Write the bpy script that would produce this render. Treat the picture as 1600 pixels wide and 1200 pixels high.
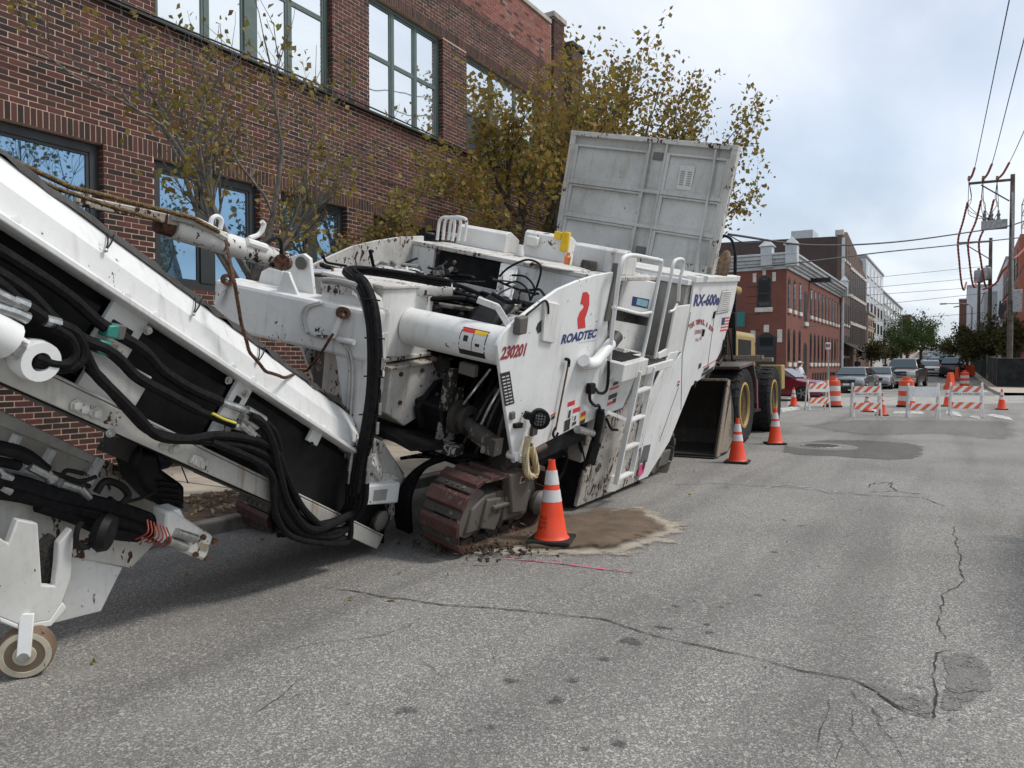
import bpy, math, random
import numpy as np
from mathutils import Vector, Matrix

for _o in list(bpy.data.objects): bpy.data.objects.remove(_o)
SC = bpy.context.scene
COL = SC.collection
RAD = math.radians
random.seed(7)
RNG = np.random.RandomState(11)

# ------------------------------------------------------------------ camera
FPX, PCX, PCY, CAMH = 1150.0, 800.0, 600.0, 1.55          # focal length in photo pixels, eye height
VPX, HOR = 1505.0, 570.0                                   # street vanishing point, horizon row
PITCH = math.atan((PCY-HOR)/FPX)
YAW = math.atan((VPX-PCX)*math.cos(PITCH)/FPX)
cam_d = bpy.data.cameras.new('camera'); cam = bpy.data.objects.new('camera', cam_d); COL.objects.link(cam)
cam.location = (0, 0, CAMH); cam.rotation_euler = (math.pi/2-PITCH, 0, YAW)
cam_d.sensor_width = 36; cam_d.lens = FPX/1600*36; cam_d.clip_end = 5000; cam_d.clip_start = 0.05
SC.camera = cam

# ------------------------------------------------------------------ world: hazy blue sky with a broken cloud deck
SUN_EL, SUN_AZ = RAD(52), RAD(62)                          # azimuth measured from +Y (up the street) towards +X
w = bpy.data.worlds.new('World'); SC.world = w; w.use_nodes = True
nt = w.node_tree; nt.nodes.clear()
def N(t, **k):
    n = nt.nodes.new(t)
    for a, b in k.items(): setattr(n, a, b)
    return n
sky = N('ShaderNodeTexSky', sky_type='NISHITA', sun_disc=False, sun_elevation=SUN_EL, sun_rotation=SUN_AZ, air_density=1.0, dust_density=1.6, ozone_density=1.0)
tc = N('ShaderNodeTexCoord'); sep = N('ShaderNodeSeparateXYZ'); nt.links.new(tc.outputs['Generated'], sep.inputs[0])
zz = N('ShaderNodeMath', operation='MAXIMUM'); nt.links.new(sep.outputs['Z'], zz.inputs[0]); zz.inputs[1].default_value = 0.0
za = N('ShaderNodeMath', operation='ADD'); nt.links.new(zz.outputs[0], za.inputs[0]); za.inputs[1].default_value = 0.16
dx = N('ShaderNodeMath', operation='DIVIDE'); nt.links.new(sep.outputs['X'], dx.inputs[0]); nt.links.new(za.outputs[0], dx.inputs[1])
dy = N('ShaderNodeMath', operation='DIVIDE'); nt.links.new(sep.outputs['Y'], dy.inputs[0]); nt.links.new(za.outputs[0], dy.inputs[1])
cmb = N('ShaderNodeCombineXYZ'); nt.links.new(dx.outputs[0], cmb.inputs[0]); nt.links.new(dy.outputs[0], cmb.inputs[1])
mp = N('ShaderNodeMapping'); nt.links.new(cmb.outputs[0], mp.inputs[0]); mp.inputs['Scale'].default_value = (1.0, 0.42, 1.0); mp.inputs['Rotation'].default_value = (0, 0, RAD(-62)); mp.inputs['Location'].default_value = (2.35, 0.9, 0)
n1 = N('ShaderNodeTexNoise'); nt.links.new(mp.outputs[0], n1.inputs['Vector'])
n1.inputs['Scale'].default_value = 0.95; n1.inputs['Detail'].default_value = 9; n1.inputs['Roughness'].default_value = 0.52; n1.inputs['Distortion'].default_value = 0.35
rp = N('ShaderNodeValToRGB'); nt.links.new(n1.outputs['Fac'], rp.inputs[0])
rp.color_ramp.elements[0].position = 0.36; rp.color_ramp.elements[0].color = (0.50, 0.50, 0.50, 1)
rp.color_ramp.elements[1].position = 0.62; rp.color_ramp.elements[1].color = (1, 1, 1, 1)
n2 = N('ShaderNodeTexNoise'); nt.links.new(mp.outputs[0], n2.inputs['Vector']); n2.inputs['Scale'].default_value = 1.7; n2.inputs['Detail'].default_value = 6
rp2 = N('ShaderNodeValToRGB'); nt.links.new(n2.outputs['Fac'], rp2.inputs[0])
rp2.color_ramp.elements[0].position = 0.34; rp2.color_ramp.elements[0].color = (4.3, 4.75, 5.3, 1)
rp2.color_ramp.elements[1].position = 0.64; rp2.color_ramp.elements[1].color = (6.7, 6.95, 7.25, 1)
mx = N('ShaderNodeMix', data_type='RGBA'); nt.links.new(rp.outputs[0], mx.inputs[0]); nt.links.new(sky.outputs[0], mx.inputs[6]); nt.links.new(rp2.outputs[0], mx.inputs[7])
bg = N('ShaderNodeBackground'); nt.links.new(mx.outputs[2], bg.inputs[0]); bg.inputs[1].default_value = 0.10
wo = N('ShaderNodeOutputWorld'); nt.links.new(bg.outputs[0], wo.inputs[0])

# ------------------------------------------------------------------ sun behind thin cloud, exposure
sd = bpy.data.lights.new('sun', 'SUN'); sun = bpy.data.objects.new('sun', sd); COL.objects.link(sun)
sd.energy = 1.5; sd.angle = RAD(12); sd.color = (1.0, 0.95, 0.88)
_dir = Vector((math.sin(SUN_AZ)*math.cos(SUN_EL), math.cos(SUN_AZ)*math.cos(SUN_EL), math.sin(SUN_EL)))
sun.rotation_euler = _dir.to_track_quat('Z', 'Y').to_euler(); sun.location = (10, -5, 25)
SC.view_settings.view_transform = 'Standard'; SC.view_settings.look = 'None'
SC.view_settings.exposure = 0.68; SC.view_settings.gamma = 1.0; SC.view_settings.use_curve_mapping = False
SC.render.engine = 'CYCLES'; SC.cycles.max_bounces = 6; SC.cycles.diffuse_bounces = 3; SC.cycles.glossy_bounces = 3; SC.cycles.transmission_bounces = 3; SC.cycles.transparent_max_bounces = 6

# ------------------------------------------------------------------ pixel -> place helpers (a pixel is a direction; the surface touched gives the distance)
_f = np.array([-math.sin(YAW)*math.cos(PITCH), math.cos(YAW)*math.cos(PITCH), -math.sin(PITCH)])
_r = np.array([math.cos(YAW), math.sin(YAW), 0.0]); _u = np.cross(_r, _f)
CAM = np.array([0, 0, CAMH])
def ray(px, py): return _f+(px-PCX)/FPX*_r-(py-PCY)/FPX*_u
def proj(p):
    d = np.asarray(p, float)-CAM; q = d@_f
    return PCX+FPX*(d@_r)/q, PCY-FPX*(d@_u)/q
def ground(px, py, z=0.0):
    d = ray(px, py); return CAM+d*(z-CAMH)/d[2]
def at_X(px, py, X):
    d = ray(px, py); return CAM+d*X/d[0]
def at_Y(px, py, Y):
    d = ray(px, py); return CAM+d*Y/d[1]
class Fr:
    """A rigid frame: origin and axes in the world; at(px,py,x=..) is where the sight line meets a plane of the frame."""
    def __init__(s, O, R): s.O = np.asarray(O, float); s.R = np.asarray(R, float)
    def w(s, p): return s.O+s.R@np.asarray(p, float)
    def l(s, p): return s.R.T@(np.asarray(p, float)-s.O)
    def at(s, px, py, x=None, y=None, z=None):
        d = s.R.T@ray(px, py); c = s.R.T@(CAM-s.O)
        i, v = (0, x) if x is not None else ((1, y) if y is not None else (2, z))
        return c+d*(v-c[i])/d[i]
    def matrix(s):
        m = Matrix.Identity(4)
        for i in range(3):
            for j in range(3): m[i][j] = s.R[i, j]
            m[i][3] = s.O[i]
        return m
def rot_frame(yaw, pitch, roll):
    cy, sy, cp, sp, cr, sr = math.cos(yaw), math.sin(yaw), math.cos(pitch), math.sin(pitch), math.cos(roll), math.sin(roll)
    y = np.array([-sy*cp, cy*cp, sp]); x0 = np.array([cy, sy, 0]); z0 = np.cross(x0, y)
    return np.array([cr*x0-sr*z0, y, sr*x0+cr*z0]).T

# ------------------------------------------------------------------ materials
MATS = {}
def nodes_of(name):
    m = bpy.data.materials.new(name); m.use_nodes = True
    t = m.node_tree; b = t.nodes['Principled BSDF']; return m, t, b
def _noise(t, vec, scale, detail=4, rough=.55, dist=0.0):
    n = t.nodes.new('ShaderNodeTexNoise'); n.inputs['Scale'].default_value = scale; n.inputs['Detail'].default_value = detail
    n.inputs['Roughness'].default_value = rough; n.inputs['Distortion'].default_value = dist
    if vec is not None: t.links.new(vec, n.inputs['Vector'])
    return n.outputs['Fac']
def _ramp(t, fac, p0, p1, c0=0.0, c1=1.0):
    r = t.nodes.new('ShaderNodeMapRange'); t.links.new(fac, r.inputs[0])
    r.inputs[1].default_value = p0; r.inputs[2].default_value = p1; r.inputs[3].default_value = c0; r.inputs[4].default_value = c1
    return r.outputs[0]
def _mix(t, fac, a, b):
    m = t.nodes.new('ShaderNodeMix'); m.data_type = 'RGBA'
    for s, v in ((0, fac), (6, a), (7, b)):
        if isinstance(v, (int, float)): m.inputs[s].default_value = v
        elif isinstance(v, tuple): m.inputs[s].default_value = (*v, 1)
        else: t.links.new(v, m.inputs[s])
    return m.outputs[2]
def _mul(t, a, b, op='MULTIPLY'):
    m = t.nodes.new('ShaderNodeMath'); m.operation = op
    for s, v in ((0, a), (1, b)):
        if isinstance(v, (int, float)): m.inputs[s].default_value = v
        else: t.links.new(v, m.inputs[s])
    return m.outputs[0]
def _bump(t, b, h, strength=.3, dist=.01):
    n = t.nodes.new('ShaderNodeBump'); n.inputs['Strength'].default_value = strength; n.inputs['Distance'].default_value = dist
    t.links.new(h, n.inputs['Height']); t.links.new(n.outputs[0], b.inputs['Normal'])
def _objvec(t, scale=None):
    c = t.nodes.new('ShaderNodeTexCoord')
    if scale is None: return c.outputs['Object']
    m = t.nodes.new('ShaderNodeMapping'); m.inputs['Scale'].default_value = scale; t.links.new(c.outputs['Object'], m.inputs[0]); return m.outputs[0]
def mat(name, col, rough=.6, metal=0.0, var=.12, scale=6.0, bump=0.0, spec=.5, coat=0.0, island=0.0):
    """plain surface with gentle colour and gloss variation"""
    if name in MATS: return MATS[name]
    m, t, b = nodes_of(name); v = _objvec(t)
    n = _noise(t, v, scale, 4)
    lo = tuple(c*(1-var*1.6) for c in col); hi = tuple(min(1, c*(1+var)) for c in col)
    c = _mix(t, _ramp(t, n, .3, .7), lo, hi)
    if island:
        g = t.nodes.new('ShaderNodeNewGeometry')
        h = t.nodes.new('ShaderNodeHueSaturation'); t.links.new(c, h.inputs['Color']); t.links.new(_ramp(t, g.outputs['Random Per Island'], 0, 1, 1-island, 1+island), h.inputs['Value']); c = h.outputs[0]
    t.links.new(c, b.inputs['Base Color'])
    t.links.new(_ramp(t, n, .3, .7, min(1, rough*1.15), rough*.85), b.inputs['Roughness'])
    b.inputs['Metallic'].default_value = metal; b.inputs['Specular IOR Level'].default_value = spec; b.inputs['Coat Weight'].default_value = coat
    if bump: _bump(t, b, _noise(t, v, scale*4, 5), bump, .01)
    MATS[name] = m; return m
def paint(name, col, dirt=.35, streak=.3, rust=.6, rough=.42, dirtcol=(.16, .14, .11), rustcol=(.085, .03, .016), scale=1.0, metal=0.0):
    """sprayed paint with grime, run-down streaks and chipped rusty spots"""
    if name in MATS: return MATS[name]
    m, t, b = nodes_of(name); v = _objvec(t)
    big = _noise(t, v, 1.7*scale, 5, .6); c = _mix(t, _mul(t, _ramp(t, big, .42, .78), dirt), col, dirtcol)
    fine = _noise(t, v, 26*scale, 3, .6); c = _mix(t, _mul(t, _ramp(t, fine, .5, .75), dirt*.35), c, dirtcol)
    st = _noise(t, _objvec(t, (17*scale, 17*scale, 1.1*scale)), 1.0, 3, .6)
    c = _mix(t, _mul(t, _mul(t, _ramp(t, st, .54, .74), _ramp(t, big, .35, .6)), streak), c, (.20, .13, .075))
    chip = _noise(t, _objvec(t, (1, 1, .6)), 25*scale, 5, .62, .3); cl = _noise(t, v, 2.6*scale, 2)
    thr = _mul(t, chip, _ramp(t, cl, .35, .7, .70, 1.10))
    k = _ramp(t, thr, .735-.13*rust, .75-.13*rust)
    c = _mix(t, k, c, _mix(t, _ramp(t, big, .40, .60), rustcol, tuple(q*.35 for q in rustcol))); t.links.new(c, b.inputs['Base Color'])
    t.links.new(_ramp(t, k, 0, 1, rough, .85), b.inputs['Roughness']); b.inputs['Metallic'].default_value = metal
    _bump(t, b, _mul(t, _mul(t, k, -1.0), _mul(t, fine, .2), 'ADD'), .25, .004)
    MATS[name] = m; return m
def glass_mat(name, tint, rough=.02, metal=.9):
    """coated window glass: mirrors what stands across the street, tinted"""
    if name in MATS: return MATS[name]
    m, t, b = nodes_of(name); v = _objvec(t)
    b.inputs['Base Color'].default_value = (*tint, 1); b.inputs['Metallic'].default_value = metal; b.inputs['Roughness'].default_value = rough
    _bump(t, b, _noise(t, v, 1.3, 2), .05, .05)
    MATS[name] = m; return m
def emis(name, col, s):
    m, t, b = nodes_of(name); b.inputs['Emission Color'].default_value = (*col, 1); b.inputs['Emission Strength'].default_value = s; return m

# ------------------------------------------------------------------ mesh builder
def cr(pts, n=6, closed=False):
    """Catmull-Rom through the points"""
    P = [np.asarray(p, float) for p in pts]
    if len(P) < 3: return P
    out = []; L = len(P)
    for i in range(L-1):
        p0 = P[i-1] if i else 2*P[0]-P[1]; p1 = P[i]; p2 = P[i+1]; p3 = P[i+2] if i+2 < L else 2*P[-1]-P[-2]
        for k in range(n):
            t = k/n; out.append(.5*((2*p1)+(-p0+p2)*t+(2*p0-5*p1+4*p2-p3)*t*t+(-p0+3*p1-3*p2+p3)*t**3))
    out.append(P[-1]); return out
class MB:
    def __init__(s, xf=None): s.v = []; s.f = []; s.mi = []; s.m = 0; s.xf = xf
    def add(s, vs, fs):
        o = len(s.v); s.v += [tuple(map(float, p)) for p in vs]
        for q in fs: s.f.append(tuple(o+i for i in q)); s.mi.append(s.m)
        return s
    def box(s, x0, x1, y0, y1, z0, z1, R=None, c=None):
        vs = np.array([(x, y, z) for x in (x0, x1) for y in (y0, y1) for z in (z0, z1)], float)
        if R is not None: vs = vs@np.asarray(R).T
        if c is not None: vs = vs+np.asarray(c)
        return s.add(vs, [(0, 1, 3, 2), (4, 6, 7, 5), (0, 4, 5, 1), (2, 3, 7, 6), (0, 2, 6, 4), (1, 5, 7, 3)])
    def beam(s, p, q, a, b, up=(0, 0, 1)):
        """rectangular bar from p to q, a wide across, b along up"""
        p, q = np.asarray(p, float), np.asarray(q, float); d = q-p; L = np.linalg.norm(d); d = d/L
        u = np.asarray(up, float); x = np.cross(d, u)
        if np.linalg.norm(x) < 1e-4: x = np.cross(d, (1, 0, 0))
        x /= np.linalg.norm(x); z = np.cross(x, d)
        return s.box(-a/2, a/2, 0, L, -b/2, b/2, np.array([x, d, z]).T, p)
    def prism(s, poly, off):
        """polygon (3d points) swept by the vector off"""
        P = [np.asarray(p, float) for p in poly]; o = np.asarray(off, float); n = len(P)
        nrm = sum((np.cross(P[i], P[(i+1) % n]) for i in range(n)), np.zeros(3))
        if nrm@o > 0: P = P[::-1]
        return s.add(P+[p+o for p in P], [tuple(range(n)), tuple(range(2*n-1, n-1, -1))]+[(i, n+i, n+(i+1) % n, (i+1) % n) for i in range(n)])
    def tube(s, pts, r, n=8, caps=True):
        P = [np.asarray(p, float) for p in pts]; L = len(P)
        rr = r if hasattr(r, '__len__') else [r]*L
        T = [P[min(i+1, L-1)]-P[max(i-1, 0)] for i in range(L)]; T = [t/(np.linalg.norm(t)+1e-12) for t in T]
        a = np.cross(T[0], (0, 0, 1)) if abs(T[0][2]) < .9 else np.cross(T[0], (1, 0, 0)); a /= np.linalg.norm(a)
        vs = []
        for i in range(L):
            a = a-T[i]*(a@T[i]); a /= (np.linalg.norm(a)+1e-12); b = np.cross(T[i], a)
            for k in range(n): an = 2*math.pi*k/n; vs.append(P[i]+rr[i]*(math.cos(an)*a+math.sin(an)*b))
        fs = [(i*n+k, i*n+(k+1) % n, (i+1)*n+(k+1) % n, (i+1)*n+k) for i in range(L-1) for k in range(n)]
        if caps: fs += [tuple(range(n-1, -1, -1)), tuple(range((L-1)*n, L*n))]
        return s.add(vs, fs)
    def cyl(s, p, q, r, r2=None, n=16): return s.tube([p, q], [r, r if r2 is None else r2], n)
    def lathe(s, prof, c=(0, 0, 0), ax=(0, 0, 1), n=20, closed=False):
        """profile of (radius, height) turned about ax through c"""
        ax = np.asarray(ax, float); ax /= np.linalg.norm(ax); a = np.cross(ax, (0, 0, 1)) if abs(ax[2]) < .9 else np.cross(ax, (0, 1, 0)); a /= np.linalg.norm(a); b = np.cross(ax, a)
        c = np.asarray(c, float); vs = []; L = len(prof)
        for (r, h) in prof:
            for k in range(n): an = 2*math.pi*k/n; vs.append(c+ax*h+r*(math.cos(an)*a+math.sin(an)*b))
        fs = []
        for i in range(L if closed else L-1):
            j = (i+1) % L
            fs += [(i*n+k, i*n+(k+1) % n, j*n+(k+1) % n, j*n+k) for k in range(n)]
        if not closed:
            if prof[0][0] > 1e-4: fs.append(tuple(range(n-1, -1, -1)))
            if prof[-1][0] > 1e-4: fs.append(tuple(range((L-1)*n, L*n)))
        return s.add(vs, fs)
    def ball(s, c, r, n=10, sq=(1, 1, 1)):
        vs = []; fs = []; c = np.asarray(c, float); m = n//2
        for i in range(m+1):
            th = math.pi*i/m
            for k in range(n): an = 2*math.pi*k/n; vs.append(c+r*np.array([math.sin(th)*math.cos(an)*sq[0], math.sin(th)*math.sin(an)*sq[1], math.cos(th)*sq[2]]))
        for i in range(m):
            for k in range(n): fs.append((i*n+k, (i+1)*n+k, (i+1)*n+(k+1) % n, i*n+(k+1) % n))
        return s.add(vs, fs)
    def loft(s, rings, closed=True, caps=True):
        n = len(rings[0]); vs = [p for r in rings for p in r]; fs = []
        for i in range(len(rings)-1):
            for k in range(n if closed else n-1): fs.append((i*n+k, i*n+(k+1) % n, (i+1)*n+(k+1) % n, (i+1)*n+k))
        if caps and closed: fs += [tuple(range(n-1, -1, -1)), tuple(range((len(rings)-1)*n, len(rings)*n))]
        return s.add(vs, fs)
    def mesh(s, name, smooth=35, fix=True):
        me = bpy.data.meshes.new(name)
        v = s.v if s.xf is None else [tuple(s.xf(np.array(p))) for p in s.v]
        me.from_pydata(v, [], s.f)
        if any(s.mi): me.polygons.foreach_set('material_index', s.mi)
        if fix:
            import bmesh
            bm = bmesh.new(); bm.from_mesh(me); bmesh.ops.recalc_face_normals(bm, faces=bm.faces); bm.to_mesh(me); bm.free()
        if smooth:
            me.polygons.foreach_set('use_smooth', [True]*len(me.polygons)); me.set_sharp_from_angle(angle=RAD(smooth))
        me.update(); return me
    def build(s, name, mats, parent=None, bevel=0.0, smooth=35, fix=True, **tags):
        me = s.mesh(name, smooth, fix)
        for m in (mats if isinstance(mats, (list, tuple)) else [mats]): me.materials.append(m)
        o = bpy.data.objects.new(name, me); COL.objects.link(o)
        if parent is not None: o.parent = parent
        if bevel:
            b = o.modifiers.new('edge', 'BEVEL'); b.width = bevel; b.segments = 2; b.limit_method = 'ANGLE'; b.angle_limit = RAD(40); b.harden_normals = False
        for k, q in tags.items(): o[k] = q
        return o
def empty(name, loc=(0, 0, 0), rz=0.0, **tags):
    o = bpy.data.objects.new(name, None); COL.objects.link(o); o.location = loc; o.rotation_euler = (0, 0, rz); o.empty_display_size = .2
    for k, q in tags.items(): o[k] = q
    return o
def copy_tree(o, parent=None):
    c = o.copy(); COL.objects.link(c)
    if parent is not None: c.parent = parent
    for ch in list(o.children): copy_tree(ch, c)
    return c
def part_of(o, me, name, parent):
    c = bpy.data.objects.new(name, me); COL.objects.link(c); c.parent = parent; return c
def letters(body, m, parent, p00, p10, p01, depth=.0015, shear=0.0, bold=0.0, name='lettering', align=None):
    """built-in font fitted to the parallelogram lower-left, lower-right, upper-left"""
    cu = bpy.data.curves.new('txt', 'FONT'); cu.body = body; cu.resolution_u = 3; cu.shear = shear; cu.offset = bold
    o = bpy.data.objects.new('txt', cu); COL.objects.link(o)
    dg = bpy.context.evaluated_depsgraph_get(); me = bpy.data.meshes.new_from_object(o.evaluated_get(dg))
    bpy.data.objects.remove(o); bpy.data.curves.remove(cu)
    n = len(me.vertices); co = np.zeros(n*3); me.vertices.foreach_get('co', co); co = co.reshape(-1, 3)
    lo, hi = co.min(0), co.max(0); q = (co-lo)/np.maximum(hi-lo, 1e-6)
    p00, p10, p01 = (np.asarray(p, float) for p in (p00, p10, p01)); nr = np.cross(p10-p00, p01-p00); nr /= np.linalg.norm(nr)
    w_ = p00+q[:, :1]*(p10-p00)+q[:, 1:2]*(p01-p00)+nr*depth
    me.vertices.foreach_set('co', w_.ravel()); me.materials.clear(); me.materials.append(m); me.update()
    c = bpy.data.objects.new(name, me); COL.objects.link(c)
    if parent is not None: c.parent = parent
    return c

# ================================================================== THE SETTING
XK, XW, XR = -5.8, -9.3, 3.3           # left kerb face, brick wall face, right kerb face
KH = 0.13
def gz(Y):
    if Y < 55: return 0.0
    q = min(Y, 300)-55; return .02*q+4e-5*q*q+.002*max(0, Y-300)
def sx(Y): return 0.0 if Y < 45 else -.024*(Y-45)          # the street bends a little left beyond the crossing

def asphalt(name, base=.205, chip=.52, dark=.026, warm=1.0, contrast=1.0, stain=.38, fade=None):
    m, t, b = nodes_of(name); v = _objvec(t)
    vo = t.nodes.new('ShaderNodeTexVoronoi'); vo.inputs['Scale'].default_value = 165; t.links.new(v, vo.inputs['Vector'])
    sp = t.nodes.new('ShaderNodeSeparateColor'); t.links.new(vo.outputs['Color'], sp.inputs[0])
    vo2 = t.nodes.new('ShaderNodeTexVoronoi'); vo2.inputs['Scale'].default_value = 88; t.links.new(v, vo2.inputs['Vector'])
    sp2 = t.nodes.new('ShaderNodeSeparateColor'); t.links.new(vo2.outputs['Color'], sp2.inputs[0])
    c0 = tuple(base*k for k in (1.0, .965, .905*warm))
    c = _mix(t, _ramp(t, sp.outputs[0], .42, .0, 0, .62*contrast), c0, (dark, dark, dark*.98))
    c = _mix(t, _mul(t, _ramp(t, sp.outputs[1], .70, .98), .8*contrast), c, (chip, chip*.97, chip*.91))
    c = _mix(t, _mul(t, _ramp(t, sp2.outputs[0], .86, .95), .55*contrast), c, (chip*1.15, chip*1.1, chip*1.0))
    big = _noise(t, v, .55, 4, .6); c = _mix(t, _mul(t, _ramp(t, big, .46, .72), stain), c, (.055, .053, .05))
    big2 = _noise(t, v, 2.2, 4, .65); c = _mix(t, _mul(t, _ramp(t, big2, .50, .72), .32), c, (base*1.6, base*1.53, base*1.4))
    lane = _noise(t, _objvec(t, (1.0, .07, 1)), 1.4, 2); c = _mix(t, _mul(t, _ramp(t, lane, .48, .70), .42), c, (.075, .071, .066))
    t.links.new(c, b.inputs['Base Color']); b.inputs['Roughness'].default_value = .88; b.inputs['Specular IOR Level'].default_value = .35
    _bump(t, b, _mul(t, vo.outputs['Distance'], _noise(t, v, 60, 1), 'ADD'), .45, .006)
    if fade is not None:                                       # edge 0..1 from the middle to the rim: the patch wears out raggedly
        at_ = t.nodes.new('ShaderNodeAttribute'); at_.attribute_name = 'edge'; k = _mul(t, _mul(t, _noise(t, v, 9, 3, .65), 1.5), _mul(t, _noise(t, v, 90, 1, .6), 1.0), 'ADD')
        t.links.new(_ramp(t, _mul(t, k, _ramp(t, at_.outputs['Fac'], fade, 1.0, -.75, -1.75), 'ADD'), .2, .7 if fade < .5 else .4), b.inputs['Alpha'])
    MATS[name] = m; return m
ASPH = asphalt('asphalt_worn'); ASPH2 = asphalt('asphalt_patch', base=.125, chip=.25, contrast=.7, stain=.1); ASPH3 = asphalt('asphalt_smooth', base=.19, chip=.32, dark=.10, contrast=.65, stain=.15)
ASPH4 = asphalt('asphalt_old', base=.165, chip=.32, contrast=.8, stain=.3)
CONC = mat('concrete', (.42, .37, .30), .9, var=.16, scale=2.3, bump=.25); CONC2 = mat('concrete_kerb', (.20, .185, .165), .9, var=.3, scale=5, bump=.35)
LINE = paint('road_paint_white', (.62, .61, .57), dirt=.5, streak=0, rust=2.0, rough=.8, rustcol=(.12, .115, .11), scale=2.5)
CRACK = mat('crack_tar', (.035, .032, .029), .95, var=.3, scale=20)
SOIL = mat('soil', (.085, .058, .038), .95, var=.4, scale=9, bump=.8)

def strip(name, xl, xr, ys, dz, m, **tags):
    b = MB(); vs = []
    for Y in ys:
        for x in (xl, xr): vs.append(((x(Y) if callable(x) else x), Y, gz(Y)+dz))
    b.add(vs, [(2*i, 2*i+1, 2*i+3, 2*i+2) for i in range(len(ys)-1)])
    return b.build(name, m, smooth=0, **tags)
YS = [-30, -10, 0, 10, 20, 26, 30, 36, 42, 45, 50, 55, 60, 70, 80, 100, 130, 170, 220, 300, 400, 520, 700]
strip('ground', -900, 900, [-200]+YS+[1000], -.06, mat('far_ground', (.16, .15, .13), .95, scale=.3), kind='structure')
road = strip('road', lambda Y: XK+sx(Y), lambda Y: (XR if Y < 44 else 1.6)+sx(Y), YS, 0, ASPH, kind='structure')
CR0, CR1 = 28.0, 43.0
strip('cross_street', -90, XK, [CR0, 30, 34, 38, CR1], -.004, ASPH3, kind='structure')
strip('cross_street', XR, 90, [CR0, 30, 34, 38, CR1], -.004, ASPH3, kind='structure')

# left pavement: base, kerb stones and slabs
sw = MB().box(XW-.4, XK-.16, -12, 27.6, -.3, KH-.02).build('sidewalk', CONC2, smooth=0, kind='structure')
kb = MB().box(XK-.155, XK-.02, -12, 27.6, -.3, KH-.03).build('kerb', CONC2, smooth=0, kind='structure')
kme = MB().box(-.15, 0, .006, 1.494, -.2, KH).mesh('kerb_stone', 0); kme.materials.append(CONC2)
for i in range(18):
    o = part_of(kb, kme, 'kerb_stone', kb); o.location = (XK+random.uniform(-.006, .006), 1.0+i*1.5, random.uniform(-.008, .006))
    m_ = o.modifiers.new('edge', 'BEVEL'); m_.width = .02; m_.segments = 2
PIT = (-7.12, 3.9, -5.97, 6.1)
sme = MB().box(-.562, .562, -.744, .744, -.05, KH).mesh('paving_slab', 0); sme.materials.append(CONC)
for i in range(17):
    for j in range(3):
        cx, cyy = XK-.155-.575-j*1.13, 1.75+i*1.5
        if j == 0 and PIT[1]-.5 < cyy < PIT[3]+.5: continue
        o = part_of(sw, sme, 'paving_slab', sw); o.location = (cx, cyy, random.uniform(-.004, .005)); o.rotation_euler = (random.uniform(-.002, .002), random.uniform(-.002, .002), 0)
# slabs cut round the tree pit
MB().box(PIT[0]+.02, PIT[2]-.01, 3.27, 3.9, -.05, KH).build('paving_slab', CONC, sw, smooth=0)
MB().box(PIT[0]+.02, PIT[2]-.01, 6.1, 6.99, -.05, KH).build('paving_slab', CONC, sw, smooth=0)
def noisy_sheet(x0, x1, y0, y1, z, amp, n, fr=3.0, edge=.12):
    b = MB(); vs = []; ph = RNG.rand(8)*6
    for i in range(n+1):
        for j in range(n+1):
            x = x0+(x1-x0)*i/n; y = y0+(y1-y0)*j/n; e = min(i, n-i, j, n-j)/n/edge
            h = amp*(math.sin(x*fr*2.1+ph[0])*math.cos(y*fr*1.7+ph[1])*.5+math.sin(x*fr*5.3+ph[2]+y*3)*.25+RNG.rand()*.5)*min(1, e)
            vs.append((x, y, z+h))
    b.add(vs, [(i*(n+1)+j, (i+1)*(n+1)+j, (i+1)*(n+1)+j+1, i*(n+1)+j+1) for i in range(n) for j in range(n)]); return b
noisy_sheet(PIT[0], PIT[2], PIT[1], PIT[3], KH-.015, .055, 46, 3).build('tree_pit_soil', SOIL, fix=False, kind='structure')
# far pavements and right kerb
MB().box(-60, XK-.0, CR1, CR1+4.4, -.2, .14).build('corner_pavement', CONC, smooth=0, kind='structure')
b = MB()
for i in range(len(YS)-1):
    y0, y1 = YS[i], YS[i+1]
    if y0 < 45: continue
    for (xa, xb) in ((XK-3.6, XK), (1.6, 5.5)):
        b.add([(xa+sx(y0), y0, gz(y0)+.14), (xb+sx(y0), y0, gz(y0)+.14), (xb+sx(y1), y1, gz(y1)+.14), (xa+sx(y1), y1, gz(y1)+.14), (xb+sx(y0), y0, gz(y0)-.1), (xb+sx(y1), y1, gz(y1)-.1), (xa+sx(y0), y0, gz(y0)-.1), (xa+sx(y1), y1, gz(y1)-.1)], [(0, 1, 2, 3), (1, 4, 5, 2), (0, 3, 7, 6)])
b.build('far_pavement', CONC, smooth=0, kind='structure')
MB().box(XR, XR+3.2, -14, 27.4, -.2, KH).build('right_pavement', CONC, smooth=0, kind='structure')

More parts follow.
